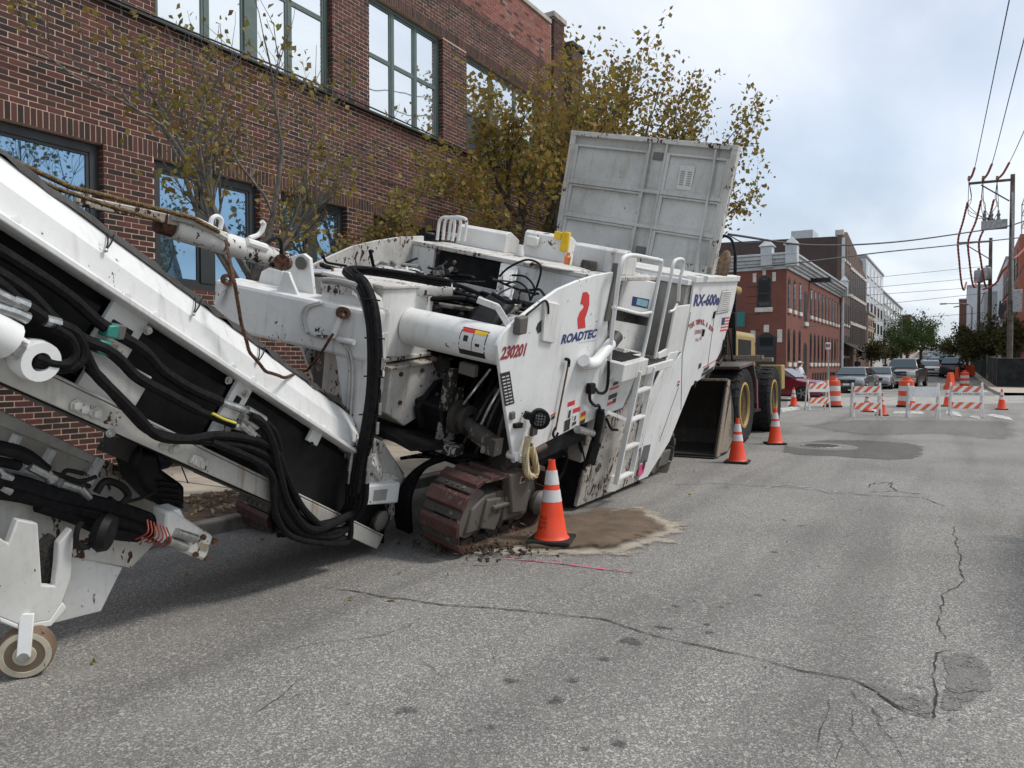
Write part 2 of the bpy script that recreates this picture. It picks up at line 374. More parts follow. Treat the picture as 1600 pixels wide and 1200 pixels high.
# ------------------------------------------------------------------ marks on the road
def sheet(name, pix, dz, m, parent=road, z=None, jag=0.0, **tags):
    P = [ground(*p) for p in pix]
    if jag:
        Q = []
        for i in range(len(P)):
            a, c = P[i], P[(i+1) % len(P)]; k = max(1, int(np.linalg.norm(c-a)/.12))
            for j in range(k): Q.append(a+(c-a)*j/k+np.append(RNG.uniform(-jag, jag, 2), 0))
        P = Q
    return MB().add([(p[0], p[1], gz(p[1])+dz) for p in P], [tuple(range(len(P)))]).build(name, m, parent, smooth=0, fix=False, **tags)
def crack(pix, wd=.012, dz=.006, jag=.02, name='crack', m=None):
    P = [ground(*p) for p in pix]; Q = []
    for a, c in zip(P[:-1], P[1:]):
        k = max(2, int(np.linalg.norm(c-a)/.05))
        for j in range(k): Q.append(a+(c-a)*j/k)
    Q.append(P[-1]); vs = []; off = 0
    for i, p in enumerate(Q):
        t = Q[min(i+1, len(Q)-1)]-Q[max(0, i-1)]; n = np.array([-t[1], t[0], 0]); n /= np.linalg.norm(n)+1e-9
        off = off*.8+RNG.uniform(-jag, jag)*.6; wv = wd*RNG.uniform(.25, 1.1)*(0.15 if i in (0, len(Q)-1) else 1)
        for s in (-.5, .5): vs.append((p[0]+n[0]*(off+s*wv), p[1]+n[1]*(off+s*wv), gz(p[1])+dz))
    return MB().add(vs, [(2*i, 2*i+1, 2*i+3, 2*i+2) for i in range(len(Q)-1)]).build(name, m or CRACK, road, smooth=0, fix=False)
from mathutils import noise as NZ
def mound(name, pix, h, m, dz, ragged=.06, rings=14, pts=None, **tags):
    P = pts or [ground(*p) for p in pix]; P = cr(P+[P[0]], 16)[:-1]; c = sum(P)/len(P); P = [c+(p-c)*(1.16 if h else 1.05) for p in P]; vs = [(c[0], c[1], dz+h)]; n = len(P); fs = []
    for i in range(n): P[i] = P[i]+(P[i]-c)/np.linalg.norm(P[i]-c)*ragged*(2.2*NZ.noise(Vector((P[i][0]*3, P[i][1]*3, 0)))+.8*NZ.noise(Vector((P[i][0]*9, P[i][1]*9, 3))))
    for k in range(1, rings+1):
        t = k/rings
        for p in P:
            q = c+(p-c)*t; hh = h*(1-t**3)+(NZ.noise(Vector((q[0]*2.2, q[1]*2.2, 1)))*.55+NZ.noise(Vector((q[0]*7, q[1]*7, 5)))*.3)*h*min(1, 4*(1-t)); vs.append((q[0], q[1], dz+max(0, hh)))
    fs += [(0, 1+i, 1+(i+1) % n) for i in range(n)]
    for k in range(rings-1): fs += [(1+k*n+i, 1+(k+1)*n+i, 1+(k+1)*n+(i+1) % n, 1+k*n+(i+1) % n) for i in range(n)]
    o = MB().add(vs, fs).build(name, m, fix=False, smooth=60, **tags); at_ = o.data.attributes.new('edge', 'FLOAT', 'POINT'); at_.data.foreach_set('value', [0.0]+[k/rings for k in range(1, rings+1) for _ in range(n)]); return o
def patch(pix, m, name='asphalt_patch', dz=.004, pts=None, ragged=.05): o = mound(name, pix, 0.0, m, dz, ragged, 8, pts); o.parent = road; return o
PA = asphalt('asphalt_patch_dark', base=.115, chip=.25, contrast=.7, stain=.15, fade=.8); PB = asphalt('asphalt_patch_sealed', base=.165, chip=.34, dark=.08, contrast=.7, stain=.2, fade=.7)
crack([(500, 917), (600, 932), (690, 945), (780, 953), (860, 960), (940, 968), (1000, 988), (1100, 1012), (1180, 1030), (1250, 1050), (1335, 1063), (1365, 1080), (1400, 1105), (1420, 1117)], .013, jag=.016)
crack([(1420, 1117), (1440, 1121), (1460, 1121), (1463, 1085), (1462, 1050), (1465, 1022), (1490, 1016)], .012, jag=.018)
crack([(1335, 1061), (1380, 1066), (1420, 1074), (1460, 1082)], .006)
crack([(1490, 822), (1497, 865), (1503, 905), (1474, 928), (1466, 960), (1475, 1000)], .010, jag=.022)
crack([(1040, 758), (1130, 756), (1240, 763), (1350, 774), (1440, 778), (1480, 792)], .018)
crack([(1360, 762), (1370, 755), (1395, 754), (1400, 768), (1360, 770)], .02, jag=.05)
crack([(1400, 768), (1425, 772), (1450, 773)], .02, jag=.03)
for q in ([(1295, 1093), (1300, 1110), (1278, 1140), (1270, 1170), (1290, 1200)], [(1325, 1075), (1338, 1095), (1360, 1105), (1380, 1130), (1410, 1120)], [(1360, 1105), (1372, 1140), (1395, 1165), (1412, 1198)], [(1300, 1140), (1312, 1165), (1306, 1195)], [(1335, 1110), (1328, 1140), (1352, 1172), (1372, 1198)], [(560, 985), (600, 992), (640, 978), (662, 962)], [(440, 1020), (500, 1005), (560, 1000), (612, 993)], [(650, 1030), (700, 1060)], [(395, 1120), (440, 1090), (470, 1060)], [(1290, 795), (1330, 800)], [(1440, 776), (1520, 780), (1580, 790)], [(1480, 935), (1530, 945)], [(1475, 1080), (1500, 1085), (1530, 1078)]):
    crack(q, .0045, jag=.012)
patch([(1212, 706), (1228, 693), (1320, 686), (1440, 694), (1446, 714), (1400, 720), (1300, 714), (1240, 712)], PA)
patch([(1338, 1064), (1380, 1068), (1458, 1083), (1460, 1117), (1424, 1115), (1385, 1092)], PB)
patch([(1468, 1020), (1520, 1012), (1545, 1060), (1510, 1110), (1466, 1112)], PB)
patch([(1220, 665), (1330, 655), (1560, 656), (1600, 662), (1600, 690), (1470, 680), (1330, 682)], PB, dz=.0025, ragged=.1)
OIL = asphalt('oil_stain', base=.095, chip=.22, dark=.035, contrast=.8, stain=.1, fade=.25)
for (px, py, r) in ((985, 1003, .075), (944, 1031, .05), (895, 1064, .038), (872, 1096, .05), (766, 1137, .04), (914, 1171, .03), (968, 1165, .045), (797, 1064, .05), (1057, 948, .03), (1110, 989, .035), (1050, 982, .04), (1030, 980, .04), (1140, 943, .03), (1208, 863, .05), (1225, 813, .04), (1250, 822, .04), (1105, 976, .02), (640, 1110, .06), (1127, 949, .025), (1185, 930, .03)):
    c = ground(px, py); patch(None, OIL, 'oil_stain', .0035, [np.array([c[0]+r*1.5*RNG.uniform(.75, 1.25)*math.cos(2*math.pi*k/9)*1.2, c[1]+r*1.5*RNG.uniform(.75, 1.25)*math.sin(2*math.pi*k/9), 0.0]) for k in range(9)], .01)
PINK = paint('pink_marking_paint', (.75, .10, .22), dirt=.25, streak=0, rust=1.9, rough=.8, rustcol=(.13, .12, .115), scale=3)
crack([(788, 874), (830, 877), (880, 882), (940, 890), (996, 896)], .028, .009, .004, 'pink_line', PINK)
CHALK = paint('chalk_paint', (.5, .5, .49), dirt=.4, streak=0, rust=2.2, rough=.85, rustcol=(.15, .145, .14), scale=3)
crack([(1195, 763), (1230, 758), (1255, 762), (1270, 760)], .03, .008, .004, 'chalk_mark', CHALK)
crack([(1280, 766), (1300, 772), (1310, 766)], .025, .008, .004, 'chalk_mark', CHALK)
# pale transverse band and crosswalk bars at the crossing
sheet('road_band', [(1230, 622), (1600, 618), (1600, 630), (1230, 636)], .004, mat('pale_concrete_band', (.33, .32, .29), .9, var=.2, scale=3))
for q in ([(1222, 645), (1250, 640), (1246, 635), (1220, 638)], [(1478, 646), (1504, 652), (1498, 644), (1480, 642)], [(1540, 649), (1585, 658), (1575, 651), (1548, 647)], [(1395, 646), (1445, 647), (1440, 643), (1398, 643)], [(1516, 652), (1532, 655), (1528, 650), (1518, 650)], [(1340, 644), (1375, 644), (1370, 640), (1345, 640)], [(1520, 612), (1545, 613), (1540, 610), (1524, 610)]):
    sheet('crosswalk_bar', q, .008, LINE, jag=.03)
# manhole: iron ring and cover let into a pale collar
mc = ground(1283, 697.5)
mh = empty('manhole', (mc[0], mc[1], .004), label='round iron manhole cover in the dark asphalt patch', category='manhole')
MB().lathe([(.30, .0), (.30, .012), (.05, .014), (.0, .014)], n=32).build('cover', mat('cast_iron', (.10, .095, .09), .6, .6, .3, 20, .4), mh)
b = MB()
for k in range(5):
    for j in range(-2, 3): b.box(k*.1-.24, k*.1-.17, j*.09-.03, j*.09+.03, .012, .02)
b.build('tread_pattern', MATS['cast_iron'], mh); MB().lathe([(.31, 0), (.31, .016), (.36, .016), (.37, 0)], n=32, closed=True).build('ring', mat('iron_ring', (.28, .26, .23), .6, .4, .3, 20), mh)
MB().lathe([(.375, 0), (.375, .006), (.62, .005), (.64, 0)], n=28, closed=True).build('collar', ASPH3, mh)

# ------------------------------------------------------------------ sand over the sunken hole
def sand_mat(name, col, var, fe=.55):
    m, t, b = nodes_of(name); v = _objvec(t)
    g = _noise(t, v, 260, 3, .7); big = _noise(t, v, 3.5, 6, .6)
    c = _mix(t, _ramp(t, big, .35, .65), tuple(k*(1-var) for k in col), tuple(k*(1+var*.8) for k in col))
    c = _mix(t, _mul(t, _ramp(t, g, .45, .75), .55), c, tuple(min(1, k*1.9) for k in col)); c = _mix(t, _mul(t, _ramp(t, g, .5, .25), .5), c, tuple(k*.4 for k in col))
    t.links.new(c, b.inputs['Base Color']); b.inputs['Roughness'].default_value = .95
    _bump(t, b, _mul(t, g, _mul(t, big, 1.5), 'ADD'), .8, .012); MATS[name] = m
    at_ = t.nodes.new('ShaderNodeAttribute'); at_.attribute_name = 'edge'      # 0 in the middle, 1 at the rim: the sand thins out in grains
    k = _mul(t, _mul(t, _noise(t, v, 5, 4, .65), 1.6), _mul(t, _noise(t, v, 150, 1, .6), 1.5), 'ADD')
    al = _ramp(t, _mul(t, k, _ramp(t, at_.outputs['Fac'], fe, 1.0, -.6, -2.0), 'ADD'), .35, .6); t.links.new(al, b.inputs['Alpha']); return m
SAND = sand_mat('damp_sand', (.155, .112, .075), .3); SAND2 = sand_mat('dry_sand', (.44, .395, .32), .2, .62)
mound('dry_sand', [(700, 873), (775, 872), (840, 877), (905, 875), (960, 868), (1015, 862), (1060, 842), (1082, 826), (1040, 803), (1012, 790), (975, 792), (920, 800), (860, 808), (780, 835)], .012, SAND2, .004, .09, kind='stuff', label='pale dry sand ringing the brown sand patch on the road', category='sand')
mound('damp_sand', [(690, 868), (760, 864), (820, 866), (880, 868), (925, 864), (965, 863), (1005, 857), (1040, 843), (1062, 827), (1030, 812), (1012, 800), (960, 794), (900, 800), (840, 812), (770, 838)], .05, SAND, .007, .08, kind='stuff', label='brown damp sand spread over the hole beside the milling machine', category='sand')
def scatter(name, n, fn, m, smin, smax, **tags):
    b = MB()
    for _ in range(n):
        p = fn(); s = random.uniform(smin, smax); R = np.linalg.qr(RNG.normal(size=(3, 3)))[0]
        vs = np.array([(1, 0, 0), (-1, .1, 0), (0, 1, .1), (.1, -1, 0), (0, 0, .8), (.1, 0, -.8)])*s*RNG.uniform(.6, 1.2, (6, 1)); vs = vs@R.T+np.array(p)+(0, 0, s*.4)
        b.add(vs, [(0, 2, 4), (2, 1, 4), (1, 3, 4), (3, 0, 4), (2, 0, 5), (1, 2, 5), (3, 1, 5), (0, 3, 5)])
    return b.build(name, m, fix=False, smooth=0, **tags)
def _near_track():
    p = ground(random.gauss(760, 45), random.gauss(853, 12)); return (p[0], p[1], .03)
scatter('dirt_clods', 420, _near_track, mat('dirt_clod', (.075, .052, .036), .95, var=.4, scale=12), .006, .03, kind='stuff', label='dark dirt clods heaped beside the red crawler track', category='dirt')
scatter('road_grit', 260, lambda: (random.uniform(-5.7, .5), random.uniform(2.2, 14), .004), mat('grit', (.3, .28, .24), .95, var=.4, scale=12), .003, .010, kind='stuff', label='loose grit lying on the asphalt', category='gravel')
scatter('pit_litter', 300, lambda: (random.uniform(PIT[0]+.05, PIT[2]-.05), random.uniform(PIT[1]+.05, PIT[3]-.05), KH+.01), mat('wood_chip', (.30, .22, .13), .95, var=.4, scale=12), .008, .03, kind='stuff', label='wood chips and litter in the tree pit soil', category='litter')

# ================================================================== NEAR BRICK BUILDING
def brickmat(name, col, var=.25):
    m, t, b = nodes_of(name); v = _objvec(t); g = t.nodes.new('ShaderNodeNewGeometry'); oi = t.nodes.new('ShaderNodeObjectInfo')
    n = _noise(t, v, 9, 3, .65); f = _noise(t, v, 70, 2, .6)
    rv = _mul(t, _mul(t, g.outputs['Random Per Island'], oi.outputs['Random'], 'ADD'), 1.0, 'FRACT')
    c = _mix(t, rv, tuple(k*(1-var) for k in col), tuple(k*(1+var) for k in col))
    c = _mix(t, _mul(t, _ramp(t, n, .4, .75), .45), c, tuple(k*.45 for k in col)); c = _mix(t, _mul(t, _ramp(t, f, .6, .8), .3), c, tuple(min(1, k*1.9) for k in col))
    t.links.new(c, b.inputs['Base Color']); b.inputs['Roughness'].default_value = .88; _bump(t, b, f, .35, .004); MATS[name] = m; return m
BR = [brickmat('brick_maroon', (.092, .033, .027)), brickmat('brick_brown', (.062, .028, .023)), brickmat('brick_black', (.028, .019, .018)), brickmat('brick_pink', (.24, .095, .075)), brickmat('brick_grey', (.22, .16, .14))]
MORTAR = mat('mortar', (.60, .43, .335), .95, var=.15, scale=4, bump=.4); MORTP = mat('mortar_pink', (.40, .20, .16), .95, var=.15, scale=4)
GREEN = mat('window_frame_green', (.085, .125, .115), .45, var=.1); CHAR = mat('window_frame_charcoal', (.030, .036, .040), .45, var=.1)
GL_UP = glass_mat('coated_glass_pale', (.80, .84, .86)); GL_LO = glass_mat('coated_glass_sky_tint', (.22, .36, .50)); GL_DK = glass_mat('dark_glass', (.16, .19, .21), .05)  # lower panes: blue of the reflected sky is painted into the glass tint
STONE = mat('coping_stone', (.40, .37, .33), .9, var=.2, scale=3, bump=.3)
bld = empty('brick_building', (XW, 4, KH), label='dark red brick building with tall windows behind the milling machine', category='building')
def loc(p): return (p[0]-XW, p[1]-4, p[2]-KH)
LB = MB
def bbuild(b, name, m, parent=bld, **k): b.xf = (lambda p: p-np.array([XW, 4, KH])); return b.build(name, m, parent, **k)
WY0, WY1 = -3.0, 17.15
def yx(px, X=XW): return at_X(px, 500, X)[1]
UP = [(2.6, yx(159)), (yx(249), yx(522)), (yx(579), yx(693)), (yx(730), yx(846))]     # upper openings along the wall
LO = [(2.2, yx(165)), (yx(245), yx(408)), (yx(441), yx(543)), (yx(585), yx(690)), (yx(735), yx(830))]
ZU0, ZU1, ZL0, ZL1 = 6.16, 8.34, 2.62, 4.33
OPEN = [(a, c, ZU0, ZU1) for a, c in UP]+[(a, c, ZL0, ZL1) for a, c in LO]
ZTOP = 10.42
def slab_with_holes(b, y0, y1, z0, z1, xa, xb, holes, grow=.012):
    H = [(max(y0, a-grow), min(y1, c+grow), e-grow, g+grow) for a, c, e, g in holes if c > y0 and a < y1]
    cuts = sorted({y0, y1}|{h[0] for h in H}|{h[1] for h in H})
    for ya, yb in zip(cuts[:-1], cuts[1:]):
        if yb-ya < 1e-4: continue
        zc = z0
        for h in sorted([h for h in H if h[0] <= ya+1e-6 and h[1] >= yb-1e-6], key=lambda h: h[2]):
            if h[2] > zc: b.box(xa, xb, ya, yb, zc, h[2])
            zc = h[3]
        if zc < z1: b.box(xa, xb, ya, yb, zc, z1)
ZP = 9.38                                                   # above this the brickwork is repointed in pink
wall = MB(); slab_with_holes(wall, WY0, WY1, KH-.1, ZTOP, XW-.34, XW-.0055, OPEN)
wall = bbuild(wall, 'wall', MORTAR, smooth=0)
bbuild(MB().box(XW-.1, XW-.005, WY0, 17.0, ZP+.004, ZTOP-.004), 'repointed_wall', MORTP, smooth=0)
# --- the bricks: (y0,y1,z0,z1,proud,material)
BK = []; CH, BLN, J = .0712, .2045, .0140
def in_open(y, z): return any(a < y < c and e < z < g for a, c, e, g in OPEN)
def pick(z):
    r = random.random()
    if z > ZP: return 3 if r < .80 else (4 if r < .88 else (0 if r < .95 else 1))
    return 0 if r < .50 else (1 if r < .80 else 2)
def course(z0, z1, y0, y1, off):
    """one course, cut at the openings"""
    segs = [(y0, y1)]
    for a, c, e, g in OPEN:
        if e < (z0+z1)/2 < g:
            ns = []
            for s0, s1 in segs:
                if c <= s0 or a >= s1: ns.append((s0, s1)); continue
                if a > s0: ns.append((s0, a))
                if c < s1: ns.append((c, s1))
            segs = ns
    for s0, s1 in segs:
        k = math.floor((s0-off)/BLN)
        while True:
            a = max(s0, off+k*BLN+(J/2 if off+k*BLN > s0 else 0)); c = min(s1, off+(k+1)*BLN-J/2); k += 1
            if a >= s1: break
            if c-a > .025: BK.append((a, c, z0, z1, random.gauss(0, .0012), pick(z0)))
z = KH+.012; row = 0
SOLD = [(4.345, 4.545), (8.355, 8.555)]
while z+CH < ZTOP:
    nxt = None
    for s0, s1 in SOLD:
        if z < s1 and z+CH-J > s0-.02: nxt = (s0, s1)
    if nxt:
        s0, s1 = nxt; y = WY0
        if s0-z > .015+J: course(z, s0-J, WY0, 17.1, .03)
        while y < WY1-.06:
            BK.append((y, y+.055, s0, s1, .0015, random.choice((1, 1, 2, 0)))); y += .069
        z = s1+J; row += 1; continue
    if 9.16 < z < 9.16+CH:
        y = WY0
        while y < WY1-.06: BK.append((y, y+.0585, z, z+CH*1.5-J, .004, random.choice((1, 0, 0)))); y += .069
        z += CH*1.5; continue
    if abs(z-6.09) < CH/2:      # projecting header course under the upper sills
        y = WY0
        while y < WY1-.06: BK.append((y, y+.09, z, z+CH-J, .03, 2)); y += .105
        z += CH; row += 1; continue
    course(z, z+CH-J, WY0, 17.1, (row % 2)*BLN/2+.03); z += CH; row += 1
# the bricks that show largest, clear of the conveyor, are single pieces; the rest is one mesh
def brick_score(b):
    c = ((b[0]+b[1])/2, (b[2]+b[3])/2); u, v = proj((XW, c[0], c[1]))
    ok = 4 < u < 1500 and ((4 < v < 205+.70*u and u < 260) or (4 < v < 440 and 260 <= u < 900) or (u < 205 and 610+.1*u < v < 655+.43*u and v > 628+.36*u))
    if not ok: return -1
    p, q = proj((XW, b[0], b[2])), proj((XW, b[1], b[3])); return abs(q[0]-p[0])*abs(q[1]-p[1])
BK.sort(key=brick_score, reverse=True)
bm_ = [MB().box(-.11, 0, 0, 1, 0, 1).mesh('brick', 0) for _ in BR]
for k, me in enumerate(bm_): me.materials.append(BR[k])
for (a, c, e, g, pr, k) in BK[:300]:
    o = part_of(None, bm_[k], 'brick', wall); o.location = loc((XW+pr, a, e)); o.scale = (1, c-a, g-e)
rest = MB()
for (a, c, e, g, pr, k) in BK[300:]:
    rest.m = k; x0, x1 = XW-.11, XW+pr
    rest.add([(x1, a, e), (x1, c, e), (x1, c, g), (x1, a, g), (x0, a, e), (x0, c, e), (x0, c, g), (x0, a, g)], [(0, 1, 2, 3), (0, 4, 5, 1), (3, 2, 6, 7), (0, 3, 7, 4), (1, 5, 6, 2)])
bbuild(rest, 'brick_courses', BR, wall, smooth=0, fix=False, kind='stuff')
# --- windows
def window(y0, y1, z0, z1, cols, rows, fm, gm, xo=.11, fw=.075, posts=(), split=None, low=None):
    """frame with sashes; cols are relative widths, posts = index of thick mullions"""
    X0 = XW-xo; f = MB(); d = .07
    f.box(X0-d, X0, y0, y1, z0, z0+fw); f.box(X0-d, X0, y0, y1, z1-fw, z1); f.box(X0-d, X0, y0, y0+fw, z0+fw, z1-fw); f.box(X0-d, X0, y1-fw, y1, z0+fw, z1-fw)
    tot = sum(cols); y = y0+fw; wid = (y1-y0-2*fw); panes = []
    for i, cw in enumerate(cols):
        ya, yb = y, y+wid*cw/tot; y = yb
        if i: f.box(X0-d+.004, X0+(.012 if i in posts else -.006), ya-(.11 if i in posts else .028), ya+(.11 if i in posts else .028), z0+fw, z1-fw)
        za, zb = z0+fw, z1-fw; zs = [za]+[za+(zb-za)*q for q in (split or [])]+[zb]
        for j in range(len(zs)-1):
            l = ya+(0 if i == 0 else (.11 if i in posts else .028)); r = yb-(0 if i == len(cols)-1 else (.11 if i+1 in posts else .028))
            s = .04; bz = zs[j]; tz = zs[j+1]
            f.box(X0-d+.01, X0-.016, l, l+s, bz, tz); f.box(X0-d+.01, X0-.016, r-s, r, bz, tz); f.box(X0-d+.01, X0-.016, l+s, r-s, bz, bz+s); f.box(X0-d+.01, X0-.016, l+s, r-s, tz-s, tz)
            panes.append((l+s, r-s, bz+s, tz-s, j))
    o = bbuild(f, 'window', fm, smooth=0)
    for (l, r, bz, tz, j) in panes:
        bbuild(MB().box(X0-.045, X0-.035, l-.005, r+.005, bz-.005, tz+.005), 'pane', (low if (low and j == 0) else gm), o, smooth=0)
    return o
window(*UP[0], ZU0, ZU1, (1, 1, 1), 2, GREEN, GL_UP, split=[.5])
window(*UP[1], ZU0, ZU1, (1, 1, 1, 1), 2, GREEN, GL_UP, posts=(2,), split=[.6])
window(*UP[2], ZU0, ZU1, (1, 1, 1), 2, GREEN, GL_UP, split=[.52])
CURT = mat('dark_curtain_glass', (.07, .08, .085), .25, var=.5, scale=3)
window(*UP[3], ZU0, ZU1, (1, 1, 1), 2, GREEN, GL_UP, split=[.45], low=CURT)
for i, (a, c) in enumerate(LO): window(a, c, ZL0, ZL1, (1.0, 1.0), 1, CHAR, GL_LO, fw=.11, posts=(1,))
bbuild(MB().box(XW-.01, XW+.075, WY0, 17.1, 6.132, 6.158), 'flashing', mat('black_flashing', (.02, .021, .022), .5), smooth=0)
bbuild(MB().box(XW-.45, XW+.05, WY0, 17.08, ZTOP, ZTOP+.11), 'coping', STONE, bevel=.012)
# corner pier with its own bricks, end wall, roof
pier = bbuild(MB().box(XW-.6, XW+.06, WY1+.012, 17.72, KH-.1, 10.62), 'pier', MORTAR, smooth=0)
pb = MB(); z = KH; row = 0
while z+CH < 10.62:
    pb.m = pick(1)
    ys = [(17.15, 17.25), (17.26, 17.46), (17.47, 17.67), (17.68, 17.735)] if row % 2 else [(17.15, 17.36), (17.37, 17.57), (17.58, 17.735)]
    for a, c in ys: pb.m = pick(1); pb.box(XW-.1, XW+.072, a, c, z+.005, z+CH-J+.005)
    z += CH; row += 1
bbuild(pb, 'brick_courses', BR, pier, smooth=0, kind='stuff')
bbuild(MB().box(XW-.65, XW+.12, 17.08, 17.8, 10.62, 10.76), 'pier_cap', STONE, bevel=.012)
def brick_tex(name, c1, c2, mort, sc=1.0, axis='X', bump=.3):
    """brickwork too far away to tell the bricks apart"""
    m, t, b = nodes_of(name); v = t.nodes.new('ShaderNodeTexCoord'); s = t.nodes.new('ShaderNodeSeparateXYZ'); t.links.new(v.outputs['Object'], s.inputs[0]); c = t.nodes.new('ShaderNodeCombineXYZ')
    t.links.new(_mul(t, s.outputs['X'], s.outputs['Y'], 'ADD'), c.inputs[0]); t.links.new(s.outputs['Z'], c.inputs[1])
    k = t.nodes.new('ShaderNodeTexBrick'); t.links.new(c.outputs[0], k.inputs['Vector']); k.inputs['Scale'].default_value = 1.0; k.inputs['Brick Width'].default_value = .21*sc; k.inputs['Row Height'].default_value = .075*sc; k.inputs['Mortar Size'].default_value = .009*sc
    k.inputs['Color1'].default_value = (*c1, 1); k.inputs['Color2'].default_value = (*c2, 1); k.inputs['Mortar'].default_value = (*mort, 1)
    n = _noise(t, v.outputs['Object'], 1.1, 6, .6); o = _mix(t, _mul(t, _ramp(t, n, .45, .75), .35), k.outputs['Color'], tuple(q*.5 for q in c1)); t.links.new(o, b.inputs['Base Color']); b.inputs['Roughness'].default_value = .9
    MATS[name] = m; return m
BT_DK = brick_tex('brickwork_dark', (.055, .033, .028), (.04, .026, .023), (.09, .07, .06)); BT_RED = brick_tex('brickwork_red', (.17, .05, .035), (.14, .042, .03), (.17, .075, .055)); BT_RED2 = brick_tex('brickwork_orange', (.185, .062, .045), (.16, .052, .038), (.19, .09, .07))
bbuild(MB().box(-24, XW-.62, 17.3, 17.7, 0, 10.4), 'end_wall', BT_DK, smooth=0)
bbuild(MB().box(-24, XW-.36, WY0, 17.28, 9.9, 10.0), 'roof', mat('roof_tar', (.05, .05, .05), .9), smooth=0)
bbuild(MB().box(-24, XW-.36, WY0, 17.28, 4.9, 5.0), 'floor_deck', MATS['roof_tar'], smooth=0)
bbuild(MB().box(-24, -23.8, WY0, 17.28, 0, 10), 'back_wall', BT_DK, smooth=0)
# cables strung along the front
CAB = mat('black_cable', (.018, .018, .02), .5)
def facade_cable(pts, r, lab):
    MB().tube(cr(pts, 6), r, 6).build('facade_cable', CAB, label=lab, category='cable', group='cables strung along the brick front')
X1 = XW+.12
facade_cable([(X1, WY0+.5, 5.28), (X1, 2.5, 5.16), (X1, 5, 5.12), (X1, 8, 5.2), (X1, 12, 5.16), (X1, 17, 5.3)], .011, 'thick black cable sagging along the brick wall between the two storeys')
facade_cable([(X1+.03, WY0+.5, 5.2), (X1+.03, 4.5, 5.02), (X1+.03, 9, 4.95), (X1+.03, 13, 4.9), (X1+.03, 17, 4.98)], .006, 'thin wire below the thick cable on the brick wall')
facade_cable([(X1+.02, WY0+.5, 6.24), (X1+.02, 4, 6.14), (X1+.02, 9, 6.19), (X1+.02, 13, 6.16), (X1+.02, 17.9, 6.2)], .014, 'black cable running along the ledge under the upper windows')
# lower house beyond, with chimney
nb = empty('neighbour_building', (XW-1, 22, KH), label='dark low building with a chimney half hidden behind the leafy tree', category='building')
xf = lambda p: p-np.array([XW-1, 22, KH])
MB(xf).box(-22, XW-.9, 17.74, 26.4, 0, 6.9).build('wall', BT_DK, nb, smooth=0)
MB(xf).box(-22, XW-.75, 17.76, 26.5, 6.9, 7.2).build('roof', STONE, nb, smooth=0)
c = at_X(890, 90, XW-1.5)
MB(xf).box(XW-2.0, XW-1.2, c[1]-.4, c[1]+.35, 7.2, c[2]+.15).build('chimney', BT_DK, nb, smooth=0, bevel=.03)
MB(xf).box(XW-2.06, XW-1.14, c[1]-.46, c[1]+.41, c[2]+.151, c[2]+.32).build('chimney_cap', mat('dark_cap', (.03, .028, .027), .8), nb, bevel=.05)

# ================================================================== COLD MILLING MACHINE (rolled towards the street, sunk at its near end)
MO = ground(715, 875); MF = Fr(MO, rot_frame(0, RAD(6), RAD(13.5)))
mill = empty('milling_machine', label='white road milling machine tilted sideways with its hood lid raised', category='milling machine')
mill.matrix_world = MF.matrix()
WH = paint('machine_white', (.74, .745, .73), .30, .5, .85); WHD = paint('machine_white_dirty', (.60, .59, .56), .65, .6, 1.55, .55); WHL = paint('machine_white_clean', (.77, .78, .775), .22, .35, .6, .38)
LIDM = paint('lid_grey_white', (.58, .59, .57), .45, .5, .5, .5, dirtcol=(.12, .12, .11))
BLK = mat('black_steel', (.012, .012, .013), .6, var=.3, scale=8, spec=.2); RUB = mat('rubber_black', (.010, .010, .011), .55, var=.25, scale=10, bump=.15, spec=.25)
HOSE = mat('hose_sleeve', (.008, .008, .009), .7, var=.3, scale=25, bump=.5, spec=.18); GREASE = paint('greasy_steel', (.05, .045, .04), .6, .3, 1.4, .6, (.02, .018, .016), (.25, .24, .22))
GRW = paint('greasy_white', (.34, .32, .28), .9, .6, 2.6, .6, (.03, .027, .024), (.02, .018, .016)); CHROME = mat('chrome_rod', (.62, .63, .64), .16, 1.0, .08); ZINC = mat('zinc_fitting', (.50, .51, .50), .32, .9, .2, 30)
RUSTY = mat('rusty_cable', (.10, .042, .022), .85, var=.5, scale=40, bump=.6); BRONZE = mat('greased_cable', (.16, .10, .04), .5, .35, .4, 60, .5)
REDT = paint('track_red', (.058, .016, .014), .9, 0, 1.5, .6, (.085, .065, .055), (.10, .09, .08), 1.6); STEELD = paint('dusty_steel', (.115, .108, .098), .5, .3, .8, .6, (.07, .06, .05), (.06, .05, .045))
GREENC = mat('green_clamp', (.03, .20, .17), .5); YEL = mat('yellow_plastic', (.80, .52, .02), .45); TXT_B = mat('vinyl_blue', (.025, .035, .16), .5, var=.05); TXT_R = mat('vinyl_red', (.62, .035, .035), .5, var=.05); TXT_DR = mat('vinyl_dark_red', (.30, .03, .04), .5, var=.05); DECW = mat('decal_white', (.66, .66, .63), .5, var=.08); DECK = mat('decal_black', (.02, .02, .022), .5, var=.1)
def mp(px, py, x=0.0): return MF.at(px, py, x=x)
def mpl(pix, x): return [mp(px, py, x) for px, py in pix]
def M_(b, name, m, parent=mill, **k): return b.build(name, m, parent, **k)
def plate(name, pix, x, th, m, parent=mill, bevel=.006, **k): return M_(MB().prism(mpl(pix, x), (-th, 0, 0)), name, m, parent, bevel=bevel, smooth=30, **k)
def hose(pts, r=.018, m=HOSE, name='hydraulic_hose', n=7, par=mill, xf=None, sub=5): return MB(xf).tube(cr(pts, sub), r, n).build(name, m, par, fix=False)

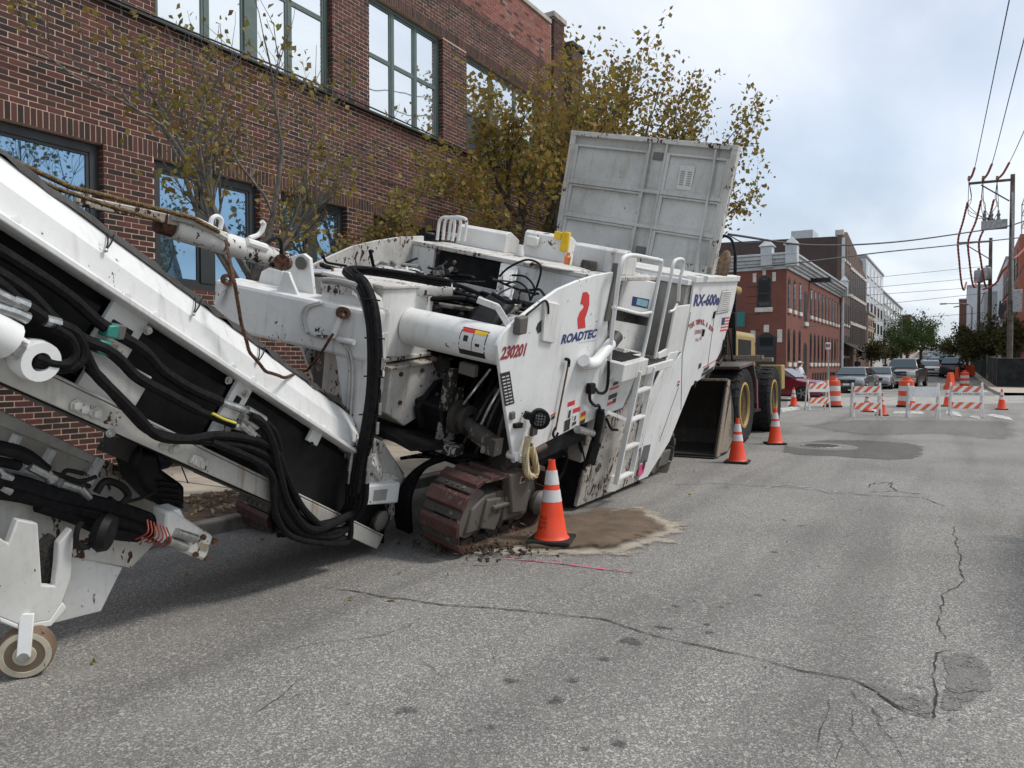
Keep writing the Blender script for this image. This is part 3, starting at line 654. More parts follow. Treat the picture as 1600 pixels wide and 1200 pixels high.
# ---- side panels
FP = [(803, 724), (790, 640), (779, 560), (777, 540), (785, 522), (800, 506), (820, 490), (845, 471), (872, 452), (902, 439), (930, 430), (959, 425), (950, 500), (948, 562), (1003, 553), (995, 582), (985, 609), (973, 637), (945, 648), (905, 665), (883, 676), (842, 697)]
plate('side_panel', FP, 0, .03, WHL)
M_(MB().prism([p*np.array([0, 1, 1])+np.array([-2.35, 0, 0]) for p in mpl(FP[:13]+[(948, 562), (905, 665), (842, 697)], 0)], (.03, 0, 0)), 'side_panel', WHD, smooth=30)
plate('side_panel', [(1085, 440), (1153, 437), (1147, 472), (1128, 545), (1112, 578), (1080, 604), (1046, 690), (1012, 745), (998, 751), (1003, 700), (1015, 650), (1040, 590), (1066, 551), (1080, 476)], 0, .03, WHL)
plate('guard_plate', [(1057, 479), (1079, 476), (1065, 550), (1028, 561), (1030, 552), (1043, 545)], .012, .03, WH)
plate('drum_plate', [(901, 792), (911, 745), (924, 725), (941, 694), (950, 652), (973, 640), (1003, 588), (1012, 640), (1001, 700), (996, 752), (960, 768)], -.02, .04, paint('drum_plate_paint', (.50, .48, .44), .9, .9, 1.7, .6))
plate('diagonal_brace', [(1048, 551), (1062, 549), (1018, 640), (1003, 700), (996, 700), (1005, 640)], .02, .03, WH, bevel=.008)
# body core (dark inside, white cladding)
M_(MB().box(-2.30, -.05, 1.05, 2.2, .55, 1.70), 'engine_bay', BLK, smooth=0)
M_(MB().box(-2.30, -.62, 2.2, 4.5, -.1, 2.12).box(-.62, -.05, 2.2, 4.35, .3, 1.18).box(-2.30, -.04, 4.5, 6.2, .72, 2.12), 'body_core', paint('core_paint', (.30, .29, .27), .8, .7, 1.2, .6), smooth=0)
M_(MB().box(-2.28, -.07, 2.3, 4.2, -.25, .3), 'drum_housing', BLK, smooth=0)
M_(MB().prism([(-.04, 6.2, 2.16), (-.04, 6.66, 2.16), (-.04, 6.62, 1.15), (-.04, 6.30, .86), (-.04, 5.5, .72), (-.04, 5.5, 2.1)], (-2.26, 0, 0)), 'rear_body', WHD, smooth=0)
M_(MB().box(-2.33, -.02, 4.45, 6.7, 2.13, 2.20).box(-.1, .03, 4.6, 6.72, 2.17, 2.25), 'rear_deck', WH, bevel=.01, smooth=0)
# drum hidden in its housing, with the black gap below the front panel
M_(MB().box(-2.25, -.22, .95, 2.25, .34, .75), 'chassis', BLK, smooth=0)
M_(MB().lathe([(.48, 0), (.48, 2.0)], (-2.2, 3.2, -.02), (1, 0, 0), 24), 'milling_drum', GREASE)
# ---- hood deck in front of the operator
hd = M_(MB().box(-2.33, -.035, 1.88, 3.5, 2.20, 2.245), 'hood_deck', WHD, bevel=.008, smooth=0)
M_(MB().box(-1.15, -.04, 1.89, 1.93, 1.86, 2.2).box(-2.32, -2.02, 1.89, 1.93, 1.7, 2.2).box(-2.32, -.04, 1.95, 2.2, 1.68, 1.9), 'hood_front', WH, bevel=.006, smooth=0)
M_(MB().box(-2.0, -1.2, 1.97, 2.15, 1.9, 2.19), 'hood_opening', BLK, smooth=0)
M_(MB().prism([(-.62, 1.90, 1.87), (-.04, 1.90, 1.87), (-.04, 1.2, 1.72), (-.62, 1.2, 1.72)], (0, 0, -.02)), 'hood_shelf', WHD)
M_(MB().prism([(-1.16, 1.88, 2.19), (-.96, 1.88, 2.19), (-.62, 1.25, 1.70), (-1.0, 1.6, 1.85)], (0, .02, 0)), 'hood_gusset', WH)
for (px, py, r, h, mm) in ((706, 377, .07, .10, WHD), (751, 385, .085, .09, BLK), (848, 403, .065, .12, WHD), (919, 421, .085, .09, GREASE), (672, 367, .06, .03, GREASE)):
    c = MF.at(px, py, z=2.25); M_(MB().lathe([(r, 0), (r*1.04, h*.6), (r*.9, h), (0, h*1.02)], c, (0, 0, 1), 18), 'filler_cap', mm)
M_(MB().lathe([(.30, .0), (.30, .012), (.26, .02), (0, .025)], MF.at(876, 418, z=2.245), (0, 0, 1), 28), 'tank_hatch', WHD)
# grab rails on the far corner
for k in range(3):
    a = MF.at(683+k*9, 375, y=2.3); M_(MB().tube(cr([a, a+(0, 0, .2), a+(.05, 0, .26), a+(.17, .02, .26), a+(.2, .02, .2), a+(.2, .02, .02)], 5), .018, 8), 'grab_rail', WH)
# consoles on the deck
def console(px0, py0, px1, py1, y, dep, name, sl=.35):
    a = MF.at(px0, py0, y=y); c = MF.at(px1, py1, y=y); x0, x1, z1 = a[0], c[0], (a[2]+c[2])/2
    z0 = 2.245
    return M_(MB().prism([(x0, y, z0), (x0, y, z1-.03), (x0, y+.04, z1), (x0, y+dep*sl, z1), (x0, y+dep, z1-.08), (x0, y+dep, z0)], (x1-x0, 0, 0)), name, WH, bevel=.008)
console(716, 349, 792, 363, 2.6, .3, 'control_console'); console(821, 358, 888, 370, 2.75, .3, 'control_console'); console(899, 377, 978, 393, 2.55, .35, 'control_console')
c = MF.at(880, 372, y=2.72); M_(MB().box(c[0]-.11, c[0]-.02, 2.70, 2.74, c[2]-.02, c[2]+.06).box(c[0]-.01, c[0]+.08, 2.69, 2.74, c[2]-.14, c[2]+.07), 'yellow_lock', YEL, bevel=.008)
c = MF.at(836, 378, y=2.74); M_(MB().box(c[0]-.09, c[0]+.06, 2.66, 2.745, c[2]-.05, c[2]+.06), 'switch_box', DECW, bevel=.02)
c = MF.at(887, 402, y=2.5); M_(MB().lathe([(.03, 0), (.035, .08), (.02, .1), (.02, .13), (0, .13)], (c[0], 2.5, 2.25), (0, 0, 1), 12), 'spray_bottle', mat('orange_bottle', (.75, .20, .05), .4))
c = MF.at(813, 388, y=2.5); M_(MB().lathe([(.05, 0), (.05, .04), (.03, .09), (.03, .12), (0, .12)], (c[0], 2.5, 2.25), (0, 0, 1), 12), 'work_lamp', DECW)
# ---- raised lid
LX0, LX1, LZ0, LZ1 = -2.24, .09, 2.28, 3.88
lid = M_(MB().box(LX0, LX1, 5.05, 5.075, LZ0, LZ1), 'hood_lid', LIDM, smooth=0)
b = MB(); fw = .07
b.box(LX0-.01, LX0+fw, 4.97, 5.10, LZ0, LZ1).box(LX1-fw, LX1+.01, 4.97, 5.10, LZ0, LZ1).box(LX0-.012, LX1+.012, 4.965, 5.105, LZ1-.05, LZ1+.012).box(LX0, LX1, 4.97, 5.08, LZ0, LZ0+.1)
M_(b, 'lid_rim', paint('lid_rim', (.60, .60, .57), .5, .6, 1.5), lid, bevel=.006, smooth=0)
def lx(u): return LX0+(LX1-LX0)*u
def lz(v): return LZ1-(LZ1-LZ0)*v
for v in (.415, .70): M_(MB().box(lx(.02), lx(.98), 4.985, 5.05, lz(v)-.022, lz(v)+.022), 'lid_rail', LIDM, lid, bevel=.005, smooth=0)
for (u, v0, v1) in ((.505, .03, .97), (.605, .03, .97)): M_(MB().box(lx(u)-.012, lx(u)+.012, 4.98, 5.052, lz(v1), lz(v0)), 'lid_rail', LIDM, lid, bevel=.004, smooth=0)
for (u0, u1) in ((.05, .485), (.63, .95)):
    for (v0, v1) in ((.115, .385), (.45, .67), (.735, .955)):
        q = MB(); a, c, e, g = lx(u0), lx(u1), lz(v1), lz(v0); k = .03
        q.box(a-k*1.6, a, 5.0, 5.051, e-k, g+k).box(c, c+k*1.6, 5.0, 5.051, e-k, g+k).box(a, c, 5.0, 5.051, e-k, e).box(a, c, 5.0, 5.051, g, g+k)
        M_(q, 'lid_panel_frame', LIDM, lid, bevel=.006, smooth=0)
        M_(MB().prism([(a+.002, 5.045, g-.002), (a+.002, 5.018, e+.002), (a+.002, 5.049, e+.002), (a+.002, 5.049, g-.002)], (c-a-.004, 0, 0)), 'lid_panel', LIDM, lid, smooth=0)
for v in (.13, .90): M_(MB().box(lx(.525), lx(.585), 5.03, 5.049, lz(v)-.05, lz(v)+.05), 'lid_slot', mat('slot_dark', (.16, .16, .155), .7), lid, bevel=.014, smooth=0)
M_(MB().tube([MF.at(1119, 233, y=4.99), MF.at(1090, 398, y=4.93)], .016, 8).tube([MF.at(1091, 392, y=4.93), MF.at(1088, 425, y=4.9)], .028, 8), 'gas_strut', LIDM, lid)
lab = MB(); lab.box(lx(.70), lx(.785), 5.012, 5.016, lz(.37), lz(.18)); lab.m = 1
for k in range(7):
    for s in (0, 1): lab.box(lx(.71+s*.04), lx(.735+s*.04), 5.0095, 5.0115, lz(.225+k*.017), lz(.232+k*.017)-.004)
M_(lab, 'lid_label', [DECW, mat('print_grey', (.3, .3, .3), .6)], lid, smooth=0)
# ---- platform, ladder and handrails on the street side
pf = M_(MB().box(-.5, .20, 2.28, 2.95, 1.22, 1.40).box(-.5, .19, 2.95, 3.75, 1.24, 1.29).box(.17, .205, 2.95, 3.78, 1.22, 1.31), 'step_platform', WH, bevel=.008, smooth=0)
g = MB()
for k in range(9): g.box(-.45, .16, 3.0+k*.08, 3.03+k*.08, 1.292, 1.302)
for k in range(6): g.box(-.43+k*.11, -.415+k*.11, 2.97, 3.72, 1.2925, 1.3015)
M_(g, 'grating', GREASE, pf, smooth=0)
M_(MB().box(-.5, .12, 2.4, 2.9, 1.402, 1.41), 'tread_plate', BLK, pf, smooth=0)
LXP = .20
def ladder_pt(px, py): return mp(px, py, LXP)
l0, l1, r0, r1 = ladder_pt(962, 757), ladder_pt(999, 580), ladder_pt(985, 746), ladder_pt(1021, 573)
ld = MB().beam(l0, l1, .055, .034, (0, 1, 0)).beam(r0, r1, .055, .034, (0, 1, 0)); ld = M_(ld, 'ladder', WHL, bevel=.004, smooth=0)
for k, t in enumerate((.05, .32, .57, .82)):
    M_(MB().beam(l0+(l1-l0)*t+(0, .014, 0), r0+(r1-r0)*t-(0, .014, 0), .06, .03, (0, 0, 1)), 'rung', WHL, ld, bevel=.004, smooth=0)
M_(MB().beam(ladder_pt(947, 643), ladder_pt(977, 655), .03, .035), 'ladder_brace', WH, ld)
def rail(pix, x, r=.02, name='handrail', m=None): return M_(MB().tube(cr(mpl(pix, x), 6), r, 10), name, m or WHL, fix=False)
rail([(952, 563), (958, 505), (966, 440), (970, 412), (977, 401), (992, 399), (1018, 404), (1031, 407), (1033, 414), (1022, 470), (1012, 520), (1003, 560)], .1, .021)
rail([(958, 480), (975, 484), (1000, 490), (1017, 488)], .1, .017)
rail([(1023, 560), (1035, 500), (1047, 440), (1052, 412), (1059, 405), (1067, 406), (1068, 414), (1062, 440), (1060, 470)], .08, .019)
rail([(1046, 487), (1053, 484), (1058, 475)], .06, .015)
M_(MB().prism(mpl([(958, 500), (1030, 513), (1025, 560), (950, 545)], -.45), (-.04, 0, 0)), 'step_backplate', WH, smooth=0)
M_(MB().prism(mpl([(975, 430), (1053, 447), (1045, 487), (1025, 500), (966, 483)], -.4), (-.25, 0, 0)), 'side_box', WHL, bevel=.015)
M_(MB().prism(mpl([(976, 545), (1005, 551), (1003, 566), (972, 560)], -.3), (-.1, 0, 0)), 'bolted_block', WH, bevel=.006)
dc = MB().prism(mpl([(989, 463), (1015, 468), (1012, 482), (987, 477)], -.396), (-.003, 0, 0)); dc.m = 1; dc.prism(mpl([(996, 466), (1013, 470), (1011, 480), (994, 476)], -.394), (-.002, 0, 0)); M_(dc, 'sticker', [TXT_B, mat('sticker_teal', (.25, .45, .5), .5)], smooth=0)
M_(MB().prism(mpl([(965, 412), (970, 412), (953, 501), (946, 502)], .02), (-.05, 0, 0)), 'edge_trim', STEELD, smooth=0)
# white elbow pipe, corrugated conduit, rusty rod, lamp, spiral cord
M_(MB().tube(cr(mpl([(912, 563), (918, 568), (930, 566), (942, 552), (958, 532)], .07), 6), .058, 14), 'exhaust_elbow', WHL, fix=False)
M_(MB().tube(mpl([(955, 536), (964, 525)], .07), [.066, .066], 14), 'elbow_collar', GREASE)
hose(mpl([(951, 563), (950, 595), (946, 612), (936, 614), (929, 606)], .05), .016, RUB, 'conduit'); hose(mpl([(922, 605), (922, 625), (930, 634), (936, 634), (938, 650)], .05), .016, RUB, 'conduit')
M_(MB().prism(mpl([(923, 600), (932, 599), (931, 616), (922, 617)], .06), (-.05, 0, 0)), 'connector_box', BLK, bevel=.012)
M_(MB().tube(mpl([(888, 569), (868, 672)], .03), .009, 7), 'latch_rod', BRONZE); M_(MB().tube(cr(mpl([(884, 561), (889, 563), (888, 573)], .03), 3), .015, 8), 'rod_elbow', BLK); M_(MB().tube(cr(mpl([(868, 668), (864, 678), (868, 684), (872, 676)], .03), 4), .012, 8), 'rod_hook', BLK)
c = mp(843, 654, .12); lamp = M_(MB().lathe([(.03, -.09), (.075, -.06), (.088, 0), (.088, .03), (.078, .032)], c, (.55, -.8, -.05), 22), 'work_lamp', BLK)
ax = np.array([.55, -.8, -.05]); ax /= np.linalg.norm(ax)
M_(MB().lathe([(.076, .026), (.05, .034), (0, .036)], c, ax, 22), 'lens', mat('lamp_lens', (.35, .36, .36), .15, .3), lamp)
sd_ = np.cross(ax, (0, 0, 1)); g = MB()
for k in (-.05, -.025, 0, .025, .05):
    hh = math.sqrt(.08**2-k*k); q = c+ax*.045
    g.tube([q+sd_*k-np.array([0, 0, hh]), q+sd_*k+np.array([0, 0, hh])], .004, 5); g.tube([q+sd_*-hh+np.array([0, 0, k]), q+sd_*hh+np.array([0, 0, k])], .004, 5)
M_(g, 'guard', BLK, lamp); M_(MB().beam(mp(820, 648, .03), c, .05, .06), 'bracket', BLK, lamp)
cp = mpl([(822, 662), (826, 680), (822, 700), (822, 730), (826, 742), (834, 744), (838, 736), (836, 722), (833, 708), (829, 695)], .06); cp = cr(cp, 10); co = []
for i in range(len(cp)-1):
    t = cp[i+1]-cp[i]; t = t/np.linalg.norm(t); u = np.cross(t, (1, 0, 0)); u /= np.linalg.norm(u)+1e-9; v = np.cross(t, u)
    for k in range(6):
        an = 2*math.pi*k/6*1.0+i*.1; co.append(cp[i]+(cp[i+1]-cp[i])*k/6+.026*(math.cos(an)*u+math.sin(an)*v))
M_(MB().tube(co[6*12:], .007, 5), 'spiral_cord', mat('cream_cord', (.52, .43, .26), .5), fix=False)
M_(MB().prism(mpl([(799, 645), (806, 643), (806, 655), (799, 657)], .02), (-.03, 0, 0)), 'bolt_plate', STEELD, bevel=.01); M_(MB().prism(mpl([(806, 663), (818, 661), (817, 669), (806, 670)], .03), (-.04, 0, 0)), 'marker_light', BLK, bevel=.006)
M_(MB().box(-.01, .02, 0, .1, 0, .11, c=mp(828, 682, .01)), 'socket_box', GREASE, bevel=.01)
for (px, py, r) in ((804, 712, .04), (811, 716, .035)): c = mp(px, py, .0); M_(MB().cyl(c+(.03, 0, 0), c-(.06, 0, 0), r, n=18), 'pin_eye', WH)
M_(MB().tube(mpl([(826, 710), (851, 697)], .0), .032, 12), 'brace_tube', REDT)
M_(MB().prism(mpl([(852, 470), (875, 475), (866, 537), (848, 533)], .025), (-.03, 0, 0)), 'hinge_channel', WH, bevel=.008)
M_(MB().prism(mpl([(841, 505), (847, 500), (847, 517), (841, 521), (838, 513)], .004), (-.008, 0, 0)), 'panel_cutout', DECK, smooth=0)
M_(MB().tube(cr(mpl([(822, 500), (823, 492), (835, 482), (850, 470), (856, 475), (857, 490)], .03), 5), .009, 7), 'cable', BLK)
M_(MB().prism(mpl([(813, 497), (827, 494), (824, 522), (811, 525)], .06), (-.06, 0, 0)), 'mirror_box', STEELD, bevel=.015)
# black hydraulic cylinder and fittings in front of the drum plate
M_(MB().tube(mpl([(940, 640), (930, 690)], .05), .045, 12).tube(mpl([(931, 690), (921, 725)], .05), .06, 4), 'lift_cylinder', BLK)
M_(MB().tube(mpl([(912, 735), (903, 775)], .02), .018, 10), 'cylinder_rod', ZINC)
M_(MB().tube(mpl([(902, 671), (925, 677)], .05), .04, 10).tube(mpl([(918, 678), (916, 695)], .05), .028, 10), 'water_fitting', ZINC)
hose(mpl([(870, 690), (885, 710), (880, 735), (870, 752)], -.1), .02); hose(mpl([(905, 690), (912, 720), (905, 745)], -.06), .018); hose(mpl([(948, 655), (955, 670), (965, 672)], .02), .014)
for (px, py) in ((933, 733), (936, 728)): c = mp(px, py, -.015); M_(MB().lathe([(.035, -.01), (.035, .012), (.022, .016), (.022, -.01)], c, (1, 0, 0), 14, True), 'ring_eye', STEELD)
plate('wear_plate', [(947, 770), (957, 744), (968, 742), (972, 752), (962, 768)], .01, .03, WHD); plate('grey_decal', [(1006, 697), (1017, 694), (1011, 722), (1000, 724)], .003, .003, mat('decal_grey', (.12, .12, .125), .5))
PNK = mat('pink_spray', (.80, .08, .25), .7, var=.3, scale=30); M_(MB().prism(mpl([(1001, 726), (1009, 724), (1006, 738), (999, 746), (997, 740)], .004), (-.003, 0, 0)), 'pink_spray_mark', PNK, smooth=0)
c = mp(1006, 727, .006); M_(MB().prism([c+(0, .05*math.cos(t), .075*math.sin(t)) for t in np.linspace(0, 2*math.pi, 14)[:-1]], (-.003, 0, 0)), 'jack_hole', DECK, smooth=0)
for q in ([(940, 645), (953, 640), (951, 648), (940, 652)], ): plate('lug', q, .03, .05, WH)
# ---- lettering and decals on the street side
def tx(body, p, q, r, m, x=.0015, **k): return letters(body, m, mill, mp(*p, x), mp(*q, x), mp(*r, x), **k)
tx('ROADTEC', (876, 538), (932, 527), (877.5, 523), TXT_B, shear=.25, bold=.045); tx('An Astec Industries Company', (905, 537), (930, 532.5), (905, 535), mat('print_small', (.2, .2, .22), .6))
tx('230201', (781, 563), (822, 555.5), (783, 542), TXT_DR, shear=.3, bold=.04); tx('RX-600e', (1083, 479), (1123, 477), (1085, 459), TXT_B, shear=.15, bold=.045)
LOGO = [(911, 457), (917, 456), (921, 461), (921, 476), (917, 490), (914, 498), (915, 512), (903.5, 514), (902.5, 498), (906, 488), (912.5, 480), (911.5, 476), (907, 475)]
M_(MB().prism(mpl(LOGO, .003), (-.003, 0, 0)), 'emblem', TXT_R, smooth=0)
word = 'TONY DePAUL & SON'
for i, ch in enumerate(word):
    if ch == ' ': continue
    t = i/(len(word)-1); a = (1078+t*33, 521-15*math.sin(math.pi*(.12+.76*t))+2*t); tilt = -.75*math.cos(math.pi*(.1+.8*t)); w_ = 2.5; h_ = 8.5
    p = a; q = (a[0]+w_*math.cos(tilt), a[1]+w_*math.sin(tilt)*1.6); r = (a[0]+h_*math.sin(tilt)*.45, a[1]-h_*math.cos(tilt)); tx(ch, p, q, r, TXT_DR, bold=.045)
tx('CONTRACTORS', (1085, 522.5), (1101, 520), (1085.5, 516), TXT_DR, bold=.02); tx('Phila, PA', (1086.5, 535), (1095.5, 532), (1087, 529), TXT_DR)
fl = MB(); f0, f1, f2 = mp(1125.5, 518, .003), mp(1137, 516, .003), mp(1128.5, 496.5, .003)
def fq(u0, u1, v0, v1): return [f0+(f1-f0)*u+(f2-f0)*v for u, v in ((u0, v0), (u1, v0), (u1, v1), (u0, v1))]
for k in range(9):
    fl.m = k % 2; fl.prism(fq(0 if k < 4 else .42, 1, k/9, (k+1)/9), (-.002, 0, 0))
fl.m = 2; fl.prism(fq(0, .42, 4/9, 1), (-.002, 0, 0)); M_(fl, 'flag_decal', [TXT_R, DECW, TXT_B], smooth=0)
def decal(pix, rows, x=.003, name='warning_label'):
    """label: pix = lower-left, lower-right, upper-left; rows = (v0,v1,material index,u0,u1)"""
    a, c, e = (mp(*q, x) for q in pix); d = MB()
    def Q(u0, u1, v0, v1): return [a+(c-a)*u+(e-a)*v for u, v in ((u0, v0), (u1, v0), (u1, v1), (u0, v1))]
    d.prism(Q(0, 1, 0, 1), (-.002, 0, 0))
    for (v0, v1, mi, u0, u1) in rows: d.m = mi; d.prism([p+np.array([.0015, 0, 0]) for p in Q(u0, u1, v0, v1)], (-.001, 0, 0))
    return M_(d, name, [DECW, DECK, TXT_R, YEL], smooth=0)
sc_ = [(.93-.115*k, .97-.115*k, 0, .15, .85) for k in range(8)]
d = MB(); a, c, e = mp(789, 635, .003), mp(804, 630, .003), mp(781, 584, .003); d.prism([a, c, c+(e-a), e], (-.002, 0, 0)); d.m = 1
for k in range(9):
    for s in (0, 1): p = a+(e-a)*(.06+.1*k)+(c-a)*(.15+.4*s); d.prism([p, p+(c-a)*.3, p+(c-a)*.3+(e-a)*.03, p+(e-a)*.03], (.0015, 0, 0))
M_(d, 'scale_decal', [DECK, DECW], smooth=0)
for q in ([(887, 636), (898, 632), (887.5, 629)], [(895, 646), (906, 642), (896, 639)]): d = decal(q, [(.3, .65, 0, .2, .8)]); d.data.materials[0] = TXT_R; d.data.materials[0] = TXT_R
decal([(880, 676), (890, 671), (882, 657)], [(.05, .95, 1, .05, .95)]); decal([(885, 656), (892, 653), (888, 639)], [(.1, .8, 1, .2, .7)]); decal([(892, 668), (900, 664), (896, 650)], [(.1, .4, 1, .1, .9), (.5, .9, 1, .3, .6)])
decal([(905, 665), (914, 660), (907, 646)], [(.0, .35, 1, .05, .95), (.35, .65, 3, .05, .95), (.65, 1, 2, .05, .95)]); decal([(860, 658), (867, 654), (861, 648)], [(.1, .6, 1, .1, .9), (.7, 1, 2, .0, 1)])
decal([(947, 636), (962, 630), (953, 606)], [(.86, .96, 2, .02, .98), (.35, .6, 1, .05, .95), (.05, .2, 2, .05, .95), (.1, .3, 1, .6, .95)]); decal([(956, 605), (966, 601), (958, 597)], [(.2, .8, 1, .1, .9)])
decal([(958, 467), (968, 463), (961, 446)], [(.02, .98, 1, .02, .98)]); decal([(1094, 590), (1115, 577), (1099, 573)], [(.0, .35, 1, .05, .95), (.4, .75, 1, .1, .5), (.86, .97, 2, .0, 1)]); decal([(1090, 578), (1095, 575), (1092, 567)], [(.1, .8, 1, .1, .9)]); decal([(1057, 605), (1061, 603), (1059, 595)], [(.1, .4, 1, .1, .9), (.6, .9, 2, .1, .9)])
# louvre slats on the engine door
lv = M_(MB().prism(mpl([(1119, 492), (1138, 488), (1145, 452), (1128, 453)], .002), (-.01, 0, 0)), 'louvre', WHD, smooth=0)
for k in range(11):
    t = (k+.5)/11; a = mp(1128.5-t*8.5, 455+t*35, .008); c = mp(1144-t*6.5, 454+t*32.5, .008); M_(MB().beam(a, c, .014, .012, (0, 0, 1)), 'slat', WH, lv, smooth=0)
for (p, q) in (((1117, 486), (1140, 484)), ((1079, 488), (1066, 555)), ((1117, 488), (1103, 590)), ((1066, 552), (1064, 640)), ((1060, 605), (1030, 690))):
    M_(MB().beam(mp(*p, .001), mp(*q, .001), .006, .008, (1, 0, 0)), 'panel_seam', DECK, smooth=0)
for (px, py) in ((1115, 492), (1098, 520), (1130, 535), (1134, 530), (1085, 600)): M_(MB().box(0, .02, -.03, .03, -.05, .05, c=mp(px, py, .0)), 'door_latch', BLK, bevel=.008)
M_(MB().tube(cr(mpl([(1132, 540), (1131, 552), (1127, 562), (1122, 570)], .03), 5), .03, 8), 'tail_lamp', BLK)
# ---- front: cross tube, mounting boxes, engine-bay hardware
M_(MB().cyl((-.032, .33, 1.70), (-.95, .26, 1.68), .155, n=28), 'cross_tube', WH)
M_(MB().prism([(-.95, -.12, 2.0), (-.95, .55, 2.0), (-.95, .55, 1.38), (-.95, -.12, 1.45)], (-.62, 0, 0)), 'swing_post', WH, bevel=.014); M_(MB().box(-1.6, -.93, -.15, .58, 1.40, 1.43).box(-1.6, -.93, -.15, .58, 2.0, 2.025), 'post_flange', WHD, bevel=.006, smooth=0)
M_(MB().prism([(-.88, -.0, 1.36), (-.88, .75, 1.36), (-.88, .75, .95), (-.88, .25, .82), (-.88, -.0, .98)], (-.75, 0, 0)), 'hitch_housing', WHD, bevel=.012); M_(MB().box(-1.66, -.84, -.05, .80, 1.361, 1.38), 'hitch_cover', paint('rusty_edge', (.50, .47, .42), .8, .9, 2.0), bevel=.004, smooth=0)
for (a_, z_) in ((.12, 1.30), (.4, 1.30), (.62, 1.28), (.15, 1.05), (.5, 1.0)): M_(MB().cyl((-.88, a_, z_), (-.862, a_, z_), .02, n=6), 'bolt', RUSTY)
M_(MB().prism([(-.80, .30, 1.0), (-.80, .55, 1.2), (-.80, .8, 1.22), (-.80, .9, 1.0), (-.80, .6, .75), (-.80, .38, .8)], (-.05, 0, 0)), 'black_bracket', BLK, bevel=.02)
for (a_, z_) in ((.42, .98), (.55, 1.08), (.75, 1.12)): M_(MB().cyl((-.80, a_, z_), (-.78, a_, z_), .022, n=8), 'bolt', STEELD)
M_(MB().prism([(-.60, .35, 1.05), (-.60, .95, 1.15), (-.60, 1.0, .62), (-.60, .5, .66)], (-1.3, 0, 0)), 'throat_plate', BLK, bevel=.02)
M_(MB().prism([(-1.0, -.05, .86), (-.55, -.05, .80), (-.45, .9, .66), (-1.0, .9, .66)], (0, 0, -.04)), 'chute_flap', RUB)
b = MB(); b.lathe([(.05, 0), (.15, 0), (.15, .05), (.10, .06), (.10, .10), (.13, .11), (.13, .14), (.06, .15), (.06, 0)], (-.56, .55, .95), (1, 0, 0), 18); M_(b, 'gearbox_flange', GREASE)
M_(MB().cyl((-.42, .52, .93), (-.22, .46, .88), .06, n=16).cyl((-.30, .48, .90), (-.12, .44, .86), .085, .08, 14).box(-.16, -.03, .37, .49, .78, .92), 'hydraulic_motor', GREASE); M_(MB().prism([(-.6, .42, 1.2), (-.56, .6, 1.2), (-.56, .68, .72), (-.62, .4, .72)], (-.03, 0, 0)), 'motor_bracket', GRW)
M_(MB().box(-.62, -.56, .35, .5, 1.02, 1.38), 'motor_bracket', GRW, bevel=.01); M_(MB().box(-.7, -.4, .34, .5, .66, .74), 'motor_foot', GRW, bevel=.01)
c = MF.at(694, 570, y=.35); M_(MB().lathe([(.06, 0), (.07, .03), (.055, .06), (.02, .065), (0, .065)], c, (.1, -1, 0), 18), 'horn', BLK); c = MF.at(732, 577, y=.35); M_(MB().box(-.08, .08, -.03, .03, -.05, .05, c=c), 'work_light', STEELD, bevel=.01)
for k in range(9):
    x = -.07-.05*k; hose([(x, .75+.04*k, 1.5-.02*k), (x-.02, .55+.03*k, 1.1), (x-.1, .6, .75), (x-.3, .75, .52), (-.9-.04*k, .7, .48-.02*k)], .017, HOSE if k % 3 else GREASE)
for k in range(6):
    hose([(-.15-.1*k, 1.0, 1.5), (-.2-.1*k, .72+.03*k, 1.25), (-.25-.1*k, .8, .9), (-.2-.12*k, 1.0, .6)], .022, HOSE)
hose([(-.12, .6, 1.45), (-.15, .42, 1.2), (-.22, .42, 1.0)], .012, ZINC); hose([(-.32, .6, 1.42), (-.34, .42, 1.25), (-.42, .42, 1.12)], .012, ZINC)
for k in range(5): hose([(-.25-.05*k, .8, .62), (-.55-.03*k, .5, .60-.02*k), (-.75, .30+.02*k, .42), (-.83+.03*k, .22, .15+.02*k), (-.84+.03*k, .3, -.12)], .03)
# open engine compartment behind the cross tube
M_(MB().box(-2.3, -.05, .6, 1.88, 1.50, 1.62), 'engine_tray', BLK, smooth=0)
M_(MB().box(-1.2, -.5, 1.0, 1.6, 1.55, 1.78).box(-1.9, -1.4, .9, 1.5, 1.55, 1.72), 'engine_block', GREASE, bevel=.03)
f_ = M_(MB().prism([(-.62, .62, 1.68), (-.34, .62, 1.68), (-.34, .95, 1.95), (-.62, .95, 1.95)], (0, -.10, .07)), 'air_filter_cover', RUB, bevel=.05)
M_(MB().cyl((-.5, .8, 1.78), (-.12, 1.05, 1.78), .09, n=18), 'filter_pipe', ZINC); M_(MB().cyl((-.8, .9, 1.75), (-.5, .8, 1.78), .11, n=18), 'filter_hose', RUB)
M_(MB().beam(mp(746, 468, -.35), mp(778, 480, -.2), .05, .05).beam(mp(776, 478, -.2), mp(797, 512, -.1), .05, .05), 'filter_bracket', WH, bevel=.006)
for k in range(12):
    a = np.array([-.7-.09*k, 1.86, 1.75+.02*(k % 4)]); c = np.array([-.55-.08*k, 1.1-.03*k, 1.82+.03*(k % 3)]); e = np.array([-.9-.07*k, .55-.05*(k % 5), 1.86+.04*(k % 3)])
    hose([a, (a+c)/2+(0, 0, .08), c, (c+e)/2+(0, 0, .05*(k % 2)), e], random.choice((.012, .018, .024)), random.choice((HOSE, HOSE, GREASE, RUB)))
for (pts) in ([(780, 432), (795, 418), (822, 406), (842, 412), (845, 425), (838, 450), (828, 470)], [(800, 430), (820, 432), (833, 445), (836, 462)], [(790, 444), (808, 440), (824, 452), (829, 470)]):
    hose([MF.at(px, py, y=1.2) for px, py in pts], .010, RUB, 'cable')
